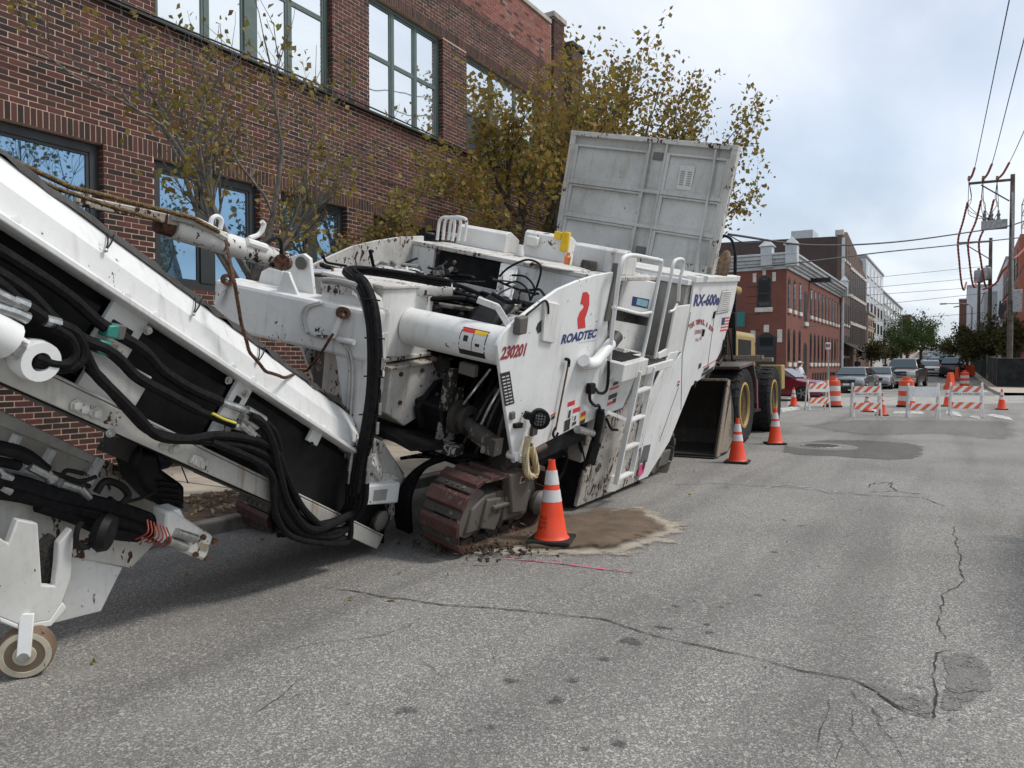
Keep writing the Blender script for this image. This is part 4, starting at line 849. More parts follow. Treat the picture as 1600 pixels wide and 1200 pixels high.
for k in range(16):
    a = MF.at(random.uniform(560, 720), random.uniform(408, 432), y=random.uniform(.5, 1.4)); v = np.array([random.uniform(-.2, .2), random.uniform(-.15, .2), random.uniform(-.03, .02)])
    M_(MB().tube([a-v/2, a, a+v/2], random.choice((.015, .022)), 8), 'pipe_fitting', random.choice((ZINC, GREASE, WHD)))
R4 = np.random.RandomState(44)
for k in range(46):                                            # tangle of hoses and lines over the open engine bay
    x = R4.uniform(-2.2, -.35); y = R4.uniform(.65, 1.8); z = R4.uniform(1.82, 2.06); P = [np.array((x, y, z))]
    d = np.array((R4.uniform(-1, 1), R4.uniform(-.8, .8), 0))
    for j in range(4): d = d+R4.normal(0, .5, 3)*(1, 1, .25); q = P[-1]+d/np.linalg.norm(d)*R4.uniform(.12, .24); q[0] = min(-.12, max(-2.25, q[0])); q[1] = min(1.84, max(.5, q[1])); q[2] = min(2.12, max(1.8, q[2])); P.append(q)
    hose(P, R4.choice((.008, .012, .018, .022)), (HOSE, RUB, GREASE, HOSE, ZINC, HOSE)[k % 6])
for k in range(14):
    a = np.array((R4.uniform(-2.1, -.4), R4.uniform(.8, 1.7), R4.uniform(1.74, 1.95))); s_ = R4.uniform(.04, .1); M_(MB().box(-s_, s_, -s_*.7, s_*.7, -s_*.6, s_*.6, np.linalg.qr(R4.normal(size=(3, 3)))[0] if k % 3 == 0 else None, a), 'valve_block', (GREASE, ZINC, WHD, BLK)[k % 4], bevel=.01)
# steering / swing cylinder with chrome rods
def cyl_asm(p, q, r, rodr, split, nm='swing_cylinder'):
    p, q = np.asarray(p, float), np.asarray(q, float); s = p+(q-p)*split
    o = M_(MB().cyl(s, q, r, n=18), nm, WHD); M_(MB().cyl(p, s, rodr, n=16), 'rod', CHROME, o); M_(MB().cyl(s-(q-p)*.012, s+(q-p)*.02, r*1.15, n=18), 'gland', RUSTY, o); return o
cyl_asm(MF.at(575, 454, y=.05), MF.at(706, 452, y=.55), .055, .03, .33); cyl_asm(MF.at(480, 425, y=-.1), MF.at(580, 432, y=.3), .05, .035, .38)

# ---- crawler tracks
def make_track(x0, x1, y0, z0, pitch, length, r, nm, shm=None):
    """x0..x1 shoe width; front sprocket at (y0,z0); loop of shoes round two wheels"""
    F = Fr((0, y0, z0), np.array([[1, 0, 0], [0, math.cos(pitch), -math.sin(pitch)], [0, math.sin(pitch), math.cos(pitch)]])); xf = lambda p: F.w(p)
    t = MB(xf); w_ = x1-x0
    t.prism([(x1-.06, -.08, -.16), (x1-.06, length+.05, -.16), (x1-.06, length+.02, .10), (x1-.06, length-.12, .15), (x1-.06, .12, .15), (x1-.06, -.05, .05)], (-(w_-.12), 0, 0))
    t = M_(t, nm, STEELD, bevel=.015)
    q = MB(xf).prism([(x1-.03, .10, -.13), (x1-.03, .35, -.20), (x1-.03, .42, .02), (x1-.03, .40, .10), (x1-.03, .12, .12)], (-.05, 0, 0)); q.box(x1-.07, x1-.02, .42, .85, -.12, .10); q.box(x1-.05, x1+.0, .2, .48, .02, .06); M_(q, 'track_frame_plate', STEELD, t, bevel=.012)
    for yy in (0, length):
        M_(MB(xf).lathe([(.05, -w_*.28), (r-.08, -w_*.26), (r-.08, w_*.26), (.05, w_*.28)], ((x0+x1)/2, yy, 0), (1, 0, 0), 18), 'sprocket', STEELD, t)
    for k in range(4): M_(MB(xf).cyl((x0+.08, .15+k*length*.23, -r+.10), (x1-.10, .15+k*length*.23, -r+.10), .05, n=12), 'roller', GREASE, t)
    per = 2*length+2*math.pi*r; n = int(round(per/.212)); pt = per/n
    def at(s):
        s %= per
        if s < length: return (s, -r, 0.0)
        s -= length
        if s < math.pi*r: a = s/r; return (length+r*math.sin(a), -r*math.cos(a), a)
        s -= math.pi*r
        if s < length: return (length-s, r, math.pi)
        s -= length; a = s/r; return (-r*math.sin(a), r*math.cos(a), math.pi+a)
    for k in range(n):
        y, z, a = at(k*pt+.05); A = np.array([[1, 0, 0], [0, math.cos(a), -math.sin(a)], [0, math.sin(a), math.cos(a)]])
        s = MB(xf); h = pt*.5
        s.prism([A@np.array(p)+np.array([0, y, z]) for p in ((x0, -h*.98, .0), (x0, -h*.98, -.014), (x0, -h*.74, -.042), (x0, h*.18, -.048), (x0, h*.34, -.014), (x0, h*.98, -.010), (x0, h*.98, .0))], (w_, 0, 0))
        o = M_(s, 'track_shoe', shm or REDT, t, bevel=.008)
        g = MB(xf)
        for xx in (.33, .62): g.box(x0+w_*xx-.03, x0+w_*xx+.03, -h*.8, h*.8, .002, .05, A, (0, y, z))
        g.box(x0+.015, x1-.015, h*.40, h*.97, -.019, -.009, A, (0, y, z))
        for xx in (.3, .45, .6, .75): g.box(x0+w_*xx-.012, x0+w_*xx+.012, h*.55, h*.8, -.028, -.0185, A, (0, y, z)); M_(g, 'track_link', STEELD, t)
    return t
make_track(-.37, .0, .26, .29, RAD(-6.5), .86, .29, 'track')
make_track(-2.36, -1.93, .15, -.24, RAD(-6.5), .78, .33, 'track')
make_track(-.47, -.06, 4.55, -.26, RAD(-6), .6, .33, 'track', STEELD)
make_track(-2.36, -1.95, 4.55, -.80, RAD(-6), .6, .33, 'track', STEELD)
for (x0, y0, z0, z1) in ((-.34, .72, .38, 1.25), (-2.3, .55, -.2, 1.2), (-.4, 5.1, -.2, .9), (-2.3, 5.1, -.75, .9)):
    M_(MB().box(x0, x0+.24, y0, y0+.34, z0, z1), 'leg_column', GREASE, bevel=.02, smooth=0)
M_(MB().prism(mpl([(797, 742), (832, 735), (822, 800), (800, 803)], .015), (-.1, 0, 0)), 'leg_yoke', STEELD, bevel=.015); decal([(812, 756), (820, 753), (815, 742)], [(.1, .6, 1, .1, .9), (.7, 1, 2, 0, 1)], .02)
M_(MB().lathe([(.03, 0), (.10, .01), (.12, .06), (.09, .12), (0, .13)], mp(834, 782, -.06), (1, 0, 0), 18), 'leg_pivot', STEELD)

# warning label wrapped on the cross tube
wl = MB(); 
def tq(x0, x1, a0, a1, lift):
    n = 5; vs = []
    for k in range(n+1):
        th = a0+(a1-a0)*k/n; r = .1565+lift
        for x in (x0, x1): yc = .33-(x+.032)*-.076; vs.append((x, yc-r*math.cos(th), 1.70+(x+.032)*.022+r*math.sin(th)))
    wl.add(vs, [(2*k, 2*k+1, 2*k+3, 2*k+2) for k in range(n)])
A0, A1 = RAD(-38), RAD(42); xa, xb = -.36, -.14
wl.m = 1; tq(xa-.008, xb+.008, A0-.06, A1+.06, 0)
wl.m = 0; tq(xa, xb, A0+.28, A1, .001)
wl.m = 2; tq(xa, (xa+xb)/2, A1-.22, A1, .002)
wl.m = 3; tq((xa+xb)/2, xb, A1-.22, A1, .002)
wl.m = 1; tq(xa+.03, xa+.07, .05, .35, .002); tq(xb-.08, xb-.04, -.1, .05, .002); tq((xa+xb)/2-.003, (xa+xb)/2+.003, A0+.28, A1, .002)
M_(wl, 'warning_label', [DECW, DECK, TXT_R, YEL], smooth=0, fix=False)
c = MF.at(1131, 415, y=6.0); M_(MB().ball(c, .17, 14, (.55, .6, 1.3)), 'exhaust_muff', mat('brown_felt', (.20, .13, .085), .95, var=.35, scale=20, bump=.8))

# ---- discharge conveyor: swung 12 degrees towards the street, rising towards the camera
_d = ray(1200, 1130); _a = -_d/np.linalg.norm(_d); _h = np.cross(_a, (0, 0, 1)); _h /= np.linalg.norm(_h); _h = _h if _h[0] > 0 else -_h
_n = np.cross(_h, _a); _n = _n if _n[2] > 0 else -_n; _q = RAD(15)
CV = Fr(MF.w(mp(600, 828, -.72)), np.array([math.cos(_q)*_h-math.sin(_q)*_n, _a, math.sin(_q)*_h+math.cos(_q)*_n]).T)
c2m = lambda p: MF.l(CV.w(p))
def cp_(px, py, x=0.0): return CV.at(px, py, x=x)
def cpl(pix, x=0.0): return [cp_(px, py, x) for px, py in pix]
def C_(b, name, m, parent=mill, **k): b.xf = c2m; return b.build(name, m, parent, **k)
CL, CW = 5.6, .98                                                            # length up-slope, width
RAILM = paint('rail_white', (.50, .49, .46), .55, .95, .7, .55)
conv = C_(MB().box(-CW+.05, -.05, .25, CL, .0, .03), 'conveyor', BLK, smooth=0)
# bottom rails, cover beams, both sides
for (x0, x1, sgn) in ((-.02, .03, 1), (-CW-.03, -CW+.02, -1)):
    C_(MB().box(x0, x1, .02, CL, -.165, -.055).box(x0-(.04 if sgn > 0 else 0), x1+(.0 if sgn > 0 else .04), .02, CL, -.052, -.038), 'bottom_rail', RAILM, conv, bevel=.006, smooth=0)
for s in (0, 1):
    X = (lambda v: v) if s == 0 else (lambda v: -CW-v)
    y0 = .30
    ring = [(X(.03), .385), (X(.075), .395), (X(.075), .42), (X(.02), .43), (X(-.0), .535), (X(-.10), .645), (X(-.22), .665), (X(-.22), .64), (X(-.10), .58), (X(-.06), .43), (X(-.06), .385)]
    C_(MB().loft([[(x, .95, z) for x, z in ring], [(x, CL, z) for x, z in ring]]), 'cover', WHL if s == 0 else WHD, conv, bevel=.005, smooth=25)
C_(MB().loft([[(.03, .95, .385), (.07, .95, .42), (.0, .95, .535), (-.1, .95, .645), (-.2, .95, .66), (-.2, .95, .385)], [(.03, .62, .36), (.06, .62, .39), (.0, .6, .47), (-.08, .55, .55), (-.2, .55, .56), (-.2, .62, .36)], [(.02, .40, .33), (.03, .40, .35), (.0, .38, .40), (-.05, .36, .44), (-.2, .36, .44), (-.2, .40, .33)]]), 'cover_end', WHD, conv, bevel=.006, smooth=25)
tarp = MB(); pr = []
for k in range(61):
    y = .9+k*(CL-.9)/60; j = RNG.normal(0, .006); pr.append([(-.085, y, .645+j), (-.13, y, .682+RNG.normal(0, .007)), (-.3, y, .70+RNG.normal(0, .006)), (-.49, y, .705), (-.7, y, .70), (-CW+.12, y, .68), (-CW+.09, y, .645)])
vs = [p for r in pr for p in r]; tarp.add(vs, [(i*7+k, i*7+k+1, (i+1)*7+k+1, (i+1)*7+k) for i in range(60) for k in range(6)])
C_(tarp, 'belt_tarp', mat('tarp_grey', (.045, .043, .04), .8, var=.35, scale=8, bump=.5), conv, fix=False, smooth=60)
# bungee loops holding the tarp
for (px, py) in ((168, 365), (305, 465), (405, 540)):
    a = cp_(px, py, -.09); e = cp_(px-3, py+26, .012); f2 = cp_(px+10, py+2, -.09)
    C_(MB().tube(cr([a, (a+e)/2+(.01, 0, 0), e], 3), .004, 5).tube(cr([f2, (f2+e)/2+(.01, 0, 0), e], 3), .004, 5), 'bungee', BLK, conv); C_(MB().ball(e, .011, 8), 'bungee_hook', ZINC, conv)
# rubber side skirts with gaps and bolted posts
SK = [((0.10, 2.08), (.0, .35)), ((2.26, 2.94), (-.03, .325)), ((3.2, CL), (.0, .335))]
for (ya, yb), (za, zb) in SK:
    g = MB(); n = 14; vs = []
    for i in range(n+1):
        for j in range(4):
            y = ya+(yb-ya)*i/n; z = za-.05+(zb-za+.05)*j/3; vs.append((-.045+.018*math.sin(i*.9+j)*(j/3), y, z-.012*math.sin(math.pi*i/n)*(j == 3)))
    g.add(vs, [(i*4+j, (i+1)*4+j, (i+1)*4+j+1, i*4+j+1) for i in range(n) for j in range(3)]); C_(g, 'rubber_skirt', RUB, conv, fix=False)
C_(MB().box(-CW+.06, -.10, .2, CL, -.04, .40), 'conveyor_trough', BLK, conv, smooth=0)
for (y0, y1, za) in ((1.30, 1.42, .30), (2.10, 2.24, .05), (2.96, 3.18, .05)):
    C_(MB().box(-.035, -.005, y0, y1, za, .39), 'post', WH, conv, bevel=.005, smooth=0); C_(MB().box(-.01, .0, y0+.05, y1-.04, .24, .31), 'post_slot', BLK, conv, bevel=.008, smooth=0)
C_(MB().box(-.03, .0, 2.78, 3.12, -.04, .16), 'post_plate', WH, conv, bevel=.005, smooth=0)
def bolt(pos, ax=(1, 0, 0), r=.018, par=conv, m=ZINC): C_(MB().lathe([(r*1.5, 0), (r*1.5, .005), (r, .006), (r, .02), (r*.5, .022), (0, .022)], pos, ax, 6 if r > .02 else 10), 'bolt', m, par)
for (px, py) in ((22, 343), (198, 461), (242, 491), (362, 572), (394, 592), (480, 652), (505, 668)): bolt(cp_(px, py, .012), m=WHL)
for (px, py) in ((172, 676), (230, 516), (356, 594), (383, 615), (450, 765), (433, 752)): bolt(cp_(px, py, .03), r=.016)
for (px, py) in ((119, 633), (150, 645), (257, 694), (272, 700), (305, 719), (314, 724), (130, 638)): bolt(cp_(px, py, .035), r=.022, m=RAILM)
C_(MB().prism(cpl([(112, 626), (160, 646), (157, 656), (112, 638)], .03), (.012, 0, 0)), 'roller_bracket', RAILM, conv, bevel=.004); C_(MB().prism(cpl([(300, 708), (322, 718), (318, 734), (294, 722)], .03), (.02, 0, 0)), 'roller_bracket', WHD, conv, bevel=.004)
for y in (.6, 1.3, 2.0, 2.7, 3.4, 4.1): C_(MB().cyl((-CW+.1, y, -.13), (-.12, y, -.13), .055, n=14), 'return_roller', STEELD, conv)
C_(MB().box(-CW+.1, -.1, .1, CL, -.172, -.160), 'return_belt', RUB, conv, smooth=0)
C_(MB().box(-CW*.5, -CW*.5+.1, 2.3, 2.45, -.28, -.17), 'belt_scraper', GREASE, conv)
# lower end: tail pulley housing
C_(MB().prism(cpl([(553, 672), (600, 690), (633, 745), (620, 800), (590, 842), (560, 822), (545, 790)], -.1), (-.05, 0, 0)), 'tail_plate', WHD, conv, bevel=.01)
C_(MB().cyl((-CW+.05, .05, .03), (-.03, .05, .03), .13, n=20), 'tail_pulley', GREASE, conv); C_(MB().lathe([(.02, 0), (.075, .005), (.085, .03), (.05, .05), (.02, .055)], cp_(592, 812, .03), (1, 0, 0), 18), 'pulley_bearing', STEELD, conv)
C_(MB().prism(cpl([(570, 760), (626, 754), (622, 786), (572, 790)], .06), (-.16, 0, 0)), 'tail_box', WHL, conv, bevel=.012); C_(MB().prism(cpl([(585, 766), (606, 764), (603, 781), (583, 783)], .063), (-.005, 0, 0)), 'tail_window', mat('grey_panel', (.30, .30, .28), .7), conv, smooth=0)
C_(MB().prism(cpl([(572, 755), (625, 750), (618, 742), (590, 738), (575, 745)], -.02), (-.1, 0, 0)), 'tail_gusset', WHD, conv, bevel=.008)
C_(MB().prism(cpl([(583, 692), (605, 700), (632, 740), (626, 752), (590, 730)], -.5), (-.05, 0, 0)), 'tail_gusset', WHD, conv, bevel=.008)
C_(MB().prism(cpl([(598, 820), (600, 790), (603, 790), (600, 850)], .0), (-.3, 0, 0)), 'tail_flap', RUB, conv)
# hoses along the conveyor
def chose(pix, x, r=.024, m=HOSE, name='hydraulic_hose'): return C_(MB().tube(cr(cpl(pix, x), 6), r, 8), name, m, conv, fix=False)
chose([(-120, 330), (-30, 375), (60, 430), (110, 465), (150, 500), (180, 520), (225, 548), (255, 580), (300, 608), (345, 628)], .05, .028)
chose([(-120, 350), (-30, 410), (40, 455), (90, 505), (130, 530), (165, 545), (190, 565), (215, 590), (260, 615), (310, 642)], .07, .028)
chose([(-120, 380), (-20, 430), (30, 470), (60, 490), (100, 520), (128, 545), (150, 585), (180, 615), (215, 650), (245, 680), (290, 687), (340, 680), (400, 688), (430, 705), (446, 740), (470, 790), (500, 822)], .09, .026)
chose([(88, 505), (118, 520), (130, 545), (125, 565), (105, 575), (80, 572), (52, 562)], .10, .026); chose([(85, 512), (110, 528), (118, 550), (108, 566), (85, 568), (55, 558)], .12, .02)
chose([(140, 575), (165, 600), (200, 640), (230, 670), (270, 684), (330, 690), (390, 700), (430, 725), (440, 770), (455, 810), (490, 835), (530, 828)], .08, .026)
chose([(400, 668), (420, 690), (428, 715), (432, 760), (440, 800), (470, 832), (520, 838), (548, 820)], .08, .03); chose([(410, 655), (430, 680), (438, 720), (448, 760), (462, 800), (490, 820), (540, 810)], .05, .028)
chose([(390, 650), (408, 660), (424, 690), (436, 740), (452, 790), (490, 828), (555, 800)], .10, .03); chose([(330, 690), (400, 720), (425, 745), (430, 800), (455, 838), (515, 850), (545, 845), (548, 800)], .10, .022)
chose([(345, 628), (380, 640), (395, 648), (412, 662)], .05, .022, ZINC, 'hose_fitting'); chose([(310, 642), (335, 652), (370, 665), (395, 672)], .07, .022, HOSE, 'hydraulic_hose'); chose([(332, 646), (350, 655), (368, 661)], .092, .008, mat('yellow_stripe', (.62, .55, .08), .5), 'hose_stripe'); chose([(365, 665), (388, 672), (405, 680)], .075, .024, ZINC, 'hose_fitting')
for q in (((385, 640), (412, 656)), ((378, 650), (402, 668)), ((372, 662), (395, 680))): C_(MB().tube(cpl(q, .08), .026, 10), 'hose_fitting', ZINC, conv)
C_(MB().prism(cpl([(392, 640), (397, 643), (380, 690), (374, 686)], .06), (.03, 0, 0)), 'bulkhead', WHL, conv, bevel=.004)
for q in (((-10, 456), (25, 473)), ((18, 468), (42, 478)), ((-10, 478), (15, 486)), ((12, 484), (43, 497)), ((70, 500), (92, 506))): C_(MB().tube(cpl(q, .10), .026, 10), 'hose_fitting', ZINC, conv)
for q in ([(172, 509), (190, 508), (186, 531), (166, 527)], [(158, 531), (178, 536), (172, 558), (152, 552)]):
    C_(MB().prism(cpl(q, .085), (-.07, 0, 0)), 'hose_clamp', GREENC, conv, bevel=.008); C_(MB().prism(cpl([(q[1][0]-2, q[1][1]), (q[1][0]+9, q[1][1]+2), (q[2][0]+8, q[2][1]), (q[2][0]-2, q[2][1])], .087), (-.06, 0, 0)), 'clamp_plate', STEELD, conv, bevel=.004)
# ball-end cylinder lug at the left edge
o = C_(MB().lathe([(.042, -.05), (.085, -.05), (.092, 0), (.085, .05), (.042, .05)], cp_(54, 562, .08), (1, 0, 0), 24, True), 'cylinder_eye', WHL, conv); C_(MB().tube(cpl([(-60, 495), (-10, 520), (12, 532)], .08), .085, 16), 'cylinder_barrel', WHL, conv); C_(MB().prism(cpl([(5, 548), (30, 522), (60, 540), (40, 575)], .10), (-.06, 0, 0)), 'eye_bracket', WHL, conv, bevel=.01); bolt(cp_(27, 546, .105), r=.03)
# ---- yoke that carries the conveyor
_s = RAD(12); YF = Fr(MF.w(mp(578, 487, -.7)), MF.R)
# columns: lateral right, forward (towards the camera), up
YF.R = MF.R@np.column_stack([(math.cos(_s), math.sin(_s), 0), (math.sin(_s), -math.cos(_s), 0), (0, 0, 1)])
y2m = lambda p: MF.l(YF.w(p))
def Y_(b, name, m, parent=mill, **k): b.xf = y2m; return b.build(name, m, parent, **k)
def yp(px, py, f=0.0): return YF.at(px, py, y=f)
yoke = Y_(MB().box(-1.38, 0.02, -.3, 0, -.38, 0), 'conveyor_yoke', WH, bevel=.03, smooth=0)
Y_(MB().prism([yp(*q, -.02) for q in ((523, 552), (596, 520), (588, 600), (573, 680), (556, 765), (548, 812), (528, 800), (532, 690), (535, 640))], (0, -.12, 0)), 'yoke_arm', WH, yoke, bevel=.01)
Y_(MB().box(-1.36, -1.22, -.16, -.02, -1.35, -.3), 'yoke_arm', WHD, yoke, bevel=.01)
def plate_y(pix, f, th, name, m=WH, par=yoke): return Y_(MB().prism([yp(px, py, f) for px, py in pix], (0, -th, 0)), name, m, par, bevel=.006)
plate_y([(440, 448), (446, 402), (474, 396), (484, 404), (490, 462), (480, 466)], -.22, .04, 'lug_plate'); plate_y([(404, 440), (408, 424), (420, 418), (442, 424), (440, 462), (404, 456)], -.26, .04, 'lug_plate'); plate_y([(428, 465), (443, 424), (451, 425), (455, 437), (471, 475)], -.06, .03, 'lug_plate')
c = yp(471, 411, -.21); Y_(MB().cyl(c, c+(0, .012, 0), .05, n=20), 'lug_hole', STEELD, yoke)
plate_y([(502, 444), (545, 452), (566, 470), (570, 500), (503, 474)], -.12, .3, 'yoke_head'); plate_y([(500, 440), (548, 447), (550, 462), (502, 455)], -.1, .32, 'yoke_head', WHD)
for (px, py, f) in ((355, 437, .02), (536, 489, .03)):
    c = yp(px, py, f); Y_(MB().lathe([(.02, -.035), (.045, -.035), (.045, .035), (.02, .035)], c, (.7, .6, .1), 16, True), 'shackle', RUSTY, yoke); e = yp(px-17 if px < 400 else px-17, py+38, f+.03); Y_(MB().tube([c, e], .022, 10), 'cable_socket', WH, yoke)
# two thin lines clipped on the yoke and arm
for k in range(2):
    Y_(MB().tube(cr([yp(px+k*5, py+k*2, .015) for px, py in ((500, 472), (478, 478), (470, 495), (475, 515), (492, 524), (520, 527), (540, 545), (546, 580), (543, 640), (540, 700), (538, 765))], 5), .008, 6), 'steel_line', WHD, yoke, fix=False)
# thick hose bundle over the yoke and down the arm
for k in range(8):
    dx, dy = (k % 4)*5, (k//4)*4; f = .06+.03*(k % 3)
    Y_(MB().tube(cr([yp(px+dx, py+dy, f*g) for px, py, g in ((690, 440, -4), (600, 425, -3), (540, 420, -1.5), (558, 440, .3), (572, 475, 1), (578, 530, 1.2), (577, 600, 1.2), (568, 665, 1.2), (556, 720, 1.2), (548, 770, 1.2))], 6), .022 if k % 3 else .016, 8), 'hydraulic_hose', HOSE if k % 4 else RUB, yoke, fix=False)
for k in range(2): Y_(MB().tube(cr([yp(px+k*7, py, .04) for px, py in ((505, 438), (535, 442), (560, 455), (575, 500), (582, 560), (582, 620))], 6), .024, 8), 'sleeved_line', mat('grey_sleeve', (.30, .30, .29), .7, bump=.3, scale=30), yoke, fix=False)
for k in range(5):
    x = 545+k*7; Y_(MB().tube([yp(x+8, 690-k*3, .1), yp(x+4, 720, .1), yp(x, 755, .1)], .016, 8).tube([yp(x+5, 712, .1), yp(x+2, 735, .1)], .024, 8), 'hose_fitting', ZINC, yoke); Y_(MB().tube(cr([yp(x, 755, .1), yp(x-4, 790, .1), yp(x-25, 812, .08), yp(x-70, 828, .05), yp(x-110, 836, 0)], 6), .022, 8), 'hydraulic_hose', HOSE, yoke, fix=False)
for (px, py) in ((572, 470), (579, 530), (578, 590), (570, 650), (560, 700)): Y_(MB().tube([yp(px-9, py-2, .14), yp(px+8, py-3, .16), yp(px+22, py, .12)], .006, 5), 'cable_tie', RUB, yoke)
for (px, py) in ((598, 560), (597, 590), (594, 630), (590, 660), (585, 690)): Y_(MB().tube([yp(px, py, .12), yp(px-1, py+18, .12)], .014, 8), 'hose_fitting', ZINC, yoke)
Y_(MB().tube([yp(528, 530, .02), yp(553, 535, .06)], .022, 10), 'peg', WH, yoke)
# ---- lift link, winch cables
LXm = -1.02
lk = M_(MB().tube(mpl([(443, 408), (268, 355)], LXm), .068, 18), 'lift_link', paint('link_paint', (.66, .66, .64), .3, .4, 1.7), fix=False)
M_(MB().beam(mp(300, 350, LXm+.03), mp(118, 312, LXm+.03), .05, .055), 'link_bar', paint('link_bar_paint', (.50, .47, .42), .5, .7, 2.1), lk, bevel=.006); M_(MB().tube(mpl([(268, 357), (246, 350)], LXm), .05, 12), 'link_end', RUSTY, lk)
M_(MB().cyl(mp(440, 409, LXm+.12), mp(446, 411, LXm-.12), .05, n=16), 'link_pin', RUSTY, lk); M_(MB().tube(mpl([(268, 337), (300, 344), (330, 358), (352, 372)], LXm+.06), .028, 8), 'link_tube', WHD, lk)
for (px, py) in ((130, 313), (338, 352)): M_(MB().tube(cr(mpl([(px-9, py+2), (px-7, py-10), (px+1, py-14), (px+8, py-8), (px+6, py+6)], LXm+.05), 5), .014, 8), 'hook_eye', WHL, lk)
M_(MB().tube(cr(mpl([(390, 372), (405, 366), (412, 352), (409, 346)], LXm+.05), 5), .016, 8).tube(mpl([(385, 378), (415, 388)], LXm+.05), .03, 10), 'valve_lever', WHL, lk); M_(MB().tube(cr(mpl([(415, 382), (428, 372), (438, 376), (440, 400)], LXm+.05), 5), .012, 7), 'cable', BLK, lk)
def twisted(pts, r, m, name, par):
    P = cr(pts, 14); b = MB()
    for s in range(3):
        Q = []
        for i, p in enumerate(P):
            t = P[min(i+1, len(P)-1)]-P[max(0, i-1)]; t /= np.linalg.norm(t)+1e-9; u = np.cross(t, (.1, .2, 1)); u /= np.linalg.norm(u); v = np.cross(t, u); an = i*.9+s*2.094; Q.append(p+r*.55*(math.cos(an)*u+math.sin(an)*v))
        b.tube(Q, r*.62, 6)
    return M_(b, name, m, par, fix=False)
def dense(pts, n): return [np.asarray(a)+(np.asarray(c)-np.asarray(a))*k/n for a, c in zip(pts[:-1], pts[1:]) for k in range(n)]+[np.asarray(pts[-1])]
twisted(dense(mpl([(-120, 190), (0, 242), (110, 292), (220, 320), (300, 340), (342, 362)], LXm+.10), 4), .0125, BRONZE, 'winch_cable', lk)
twisted(dense(mpl([(-120, 205), (0, 255), (90, 295), (180, 325), (250, 345)], LXm+.12), 4), .0105, BRONZE, 'winch_cable', lk)
twisted(dense([mp(353, 376, LXm+.1)]+[c2m(cp_(px, py, .09)) for px, py in ((366, 440), (377, 505), (390, 550), (415, 580), (445, 590))]+[MF.l(YF.w(yp(px, py, .08))) for px, py in ((480, 578), (500, 555), (512, 535), (520, 522))], 3), .0095, RUSTY, 'slack_cable', lk)
# ---- folded end of the conveyor hanging under it, with its caster wheel
FX = -.12
fold = C_(MB().prism(cpl([(-120, 590), (0, 646), (85, 690), (170, 728), (288, 790), (292, 830), (250, 838), (150, 800), (0, 770), (-120, 720)], FX-.5), (-.05, 0, 0)), 'folded_conveyor', paint('fold_inner', (.52, .51, .47), .8, .7, 1.0), bevel=.006)
C_(MB().prism(cpl([(-120, 585), (0, 640), (170, 722), (172, 736), (0, 664), (-120, 610)], FX-.46), (-.10, 0, 0)), 'top_flange', WHD, fold, bevel=.006); C_(MB().prism(cpl([(172, 722), (296, 788), (296, 802), (170, 738)], FX-.46), (-.10, 0, 0)), 'top_flange', paint('flange_stained', (.30, .28, .23), .9, .9, 1.2), fold, bevel=.006)
for (p, q) in (((28, 679), (15, 706)), ((82, 702), (58, 745)), ((158, 716), (136, 758))): C_(MB().beam(cp_(*p, FX-.42), cp_(*q, FX-.42), .03, .05, (1, 0, 0)), 'stiffener', WH, fold, bevel=.004)
C_(MB().prism(cpl([(0, 718), (5, 716), (60, 738), (58, 765), (0, 745)], FX-.3), (-.12, 0, 0)), 'support_block', WHL, fold, bevel=.02); C_(MB().tube(cpl([(-40, 745), (40, 755), (130, 785), (230, 825)], FX-.25), .05, 14), 'support_tube', WHL, fold)
for (pix, r, m) in ([[(-60, 690), (0, 700), (40, 712), (70, 735)], .035, RUB], [[(-60, 715), (0, 722), (30, 728)], .025, HOSE], [[(-40, 745), (30, 757), (90, 775), (160, 790), (225, 810), (265, 830)], .045, HOSE], [[(-20, 765), (40, 775), (110, 795), (180, 812), (250, 838)], .040, HOSE], [[(60, 790), (120, 810), (170, 832), (215, 838)], .035, HOSE], [[(70, 735), (110, 748), (140, 760)], .012, RUB], [[(130, 740), (105, 735), (100, 745), (125, 752), (150, 745)], .012, RUB], [[(150, 770), (165, 752), (190, 760), (200, 775), (185, 790), (170, 780)], .02, RUB], [[(190, 785), (215, 780), (240, 770)], .01, RUB]):
    C_(MB().tube(cr(cpl(pix, FX-.12), 6), r, 9), 'hydraulic_hose', m, fold, fix=False)
for q in (((45, 728), (85, 748)), ((95, 755), (122, 764)), ((0, 740), (16, 748)), ((0, 760), (15, 768)), ((124, 762), (138, 778)), ((72, 736), (80, 752))): C_(MB().tube(cpl(q, FX-.1), .024, 10), 'hose_fitting', ZINC, fold)
C_(MB().prism(cpl([(212, 728), (222, 705), (250, 708), (255, 735), (290, 760), (290, 790), (280, 800), (250, 790), (222, 760)], FX-.2), (-.2, 0, 0)), 'drive_motor', RUB, fold, bevel=.03)
for k in range(5): C_(MB().beam(cp_(246+k*2, 752+k*9, FX-.19), cp_(276+k*2, 756+k*9, FX-.19), .012, .03, (1, 0, 0)), 'cooling_fin', BLK, fold)
mt = C_(MB().prism(cpl([(262, 800), (275, 800), (335, 838), (322, 878), (300, 870), (255, 850)], FX), (-.14, 0, 0)), 'end_motor', paint('motor_white', (.66, .65, .62), .4, .3, 1.6), fold, bevel=.02)
for (px, py) in ((315, 838), (333, 845), (303, 865), (321, 872)): C_(MB().cyl(cp_(px, py, FX-.02), cp_(px, py, FX)+(.02, 0, 0), .018, n=8), 'bolt', RUSTY, mt)
for q in (((275, 832), (306, 842)), ((262, 845), (290, 855))): C_(MB().tube(cpl(q, FX+.02), .028, 12), 'hose_fitting', ZINC, mt)
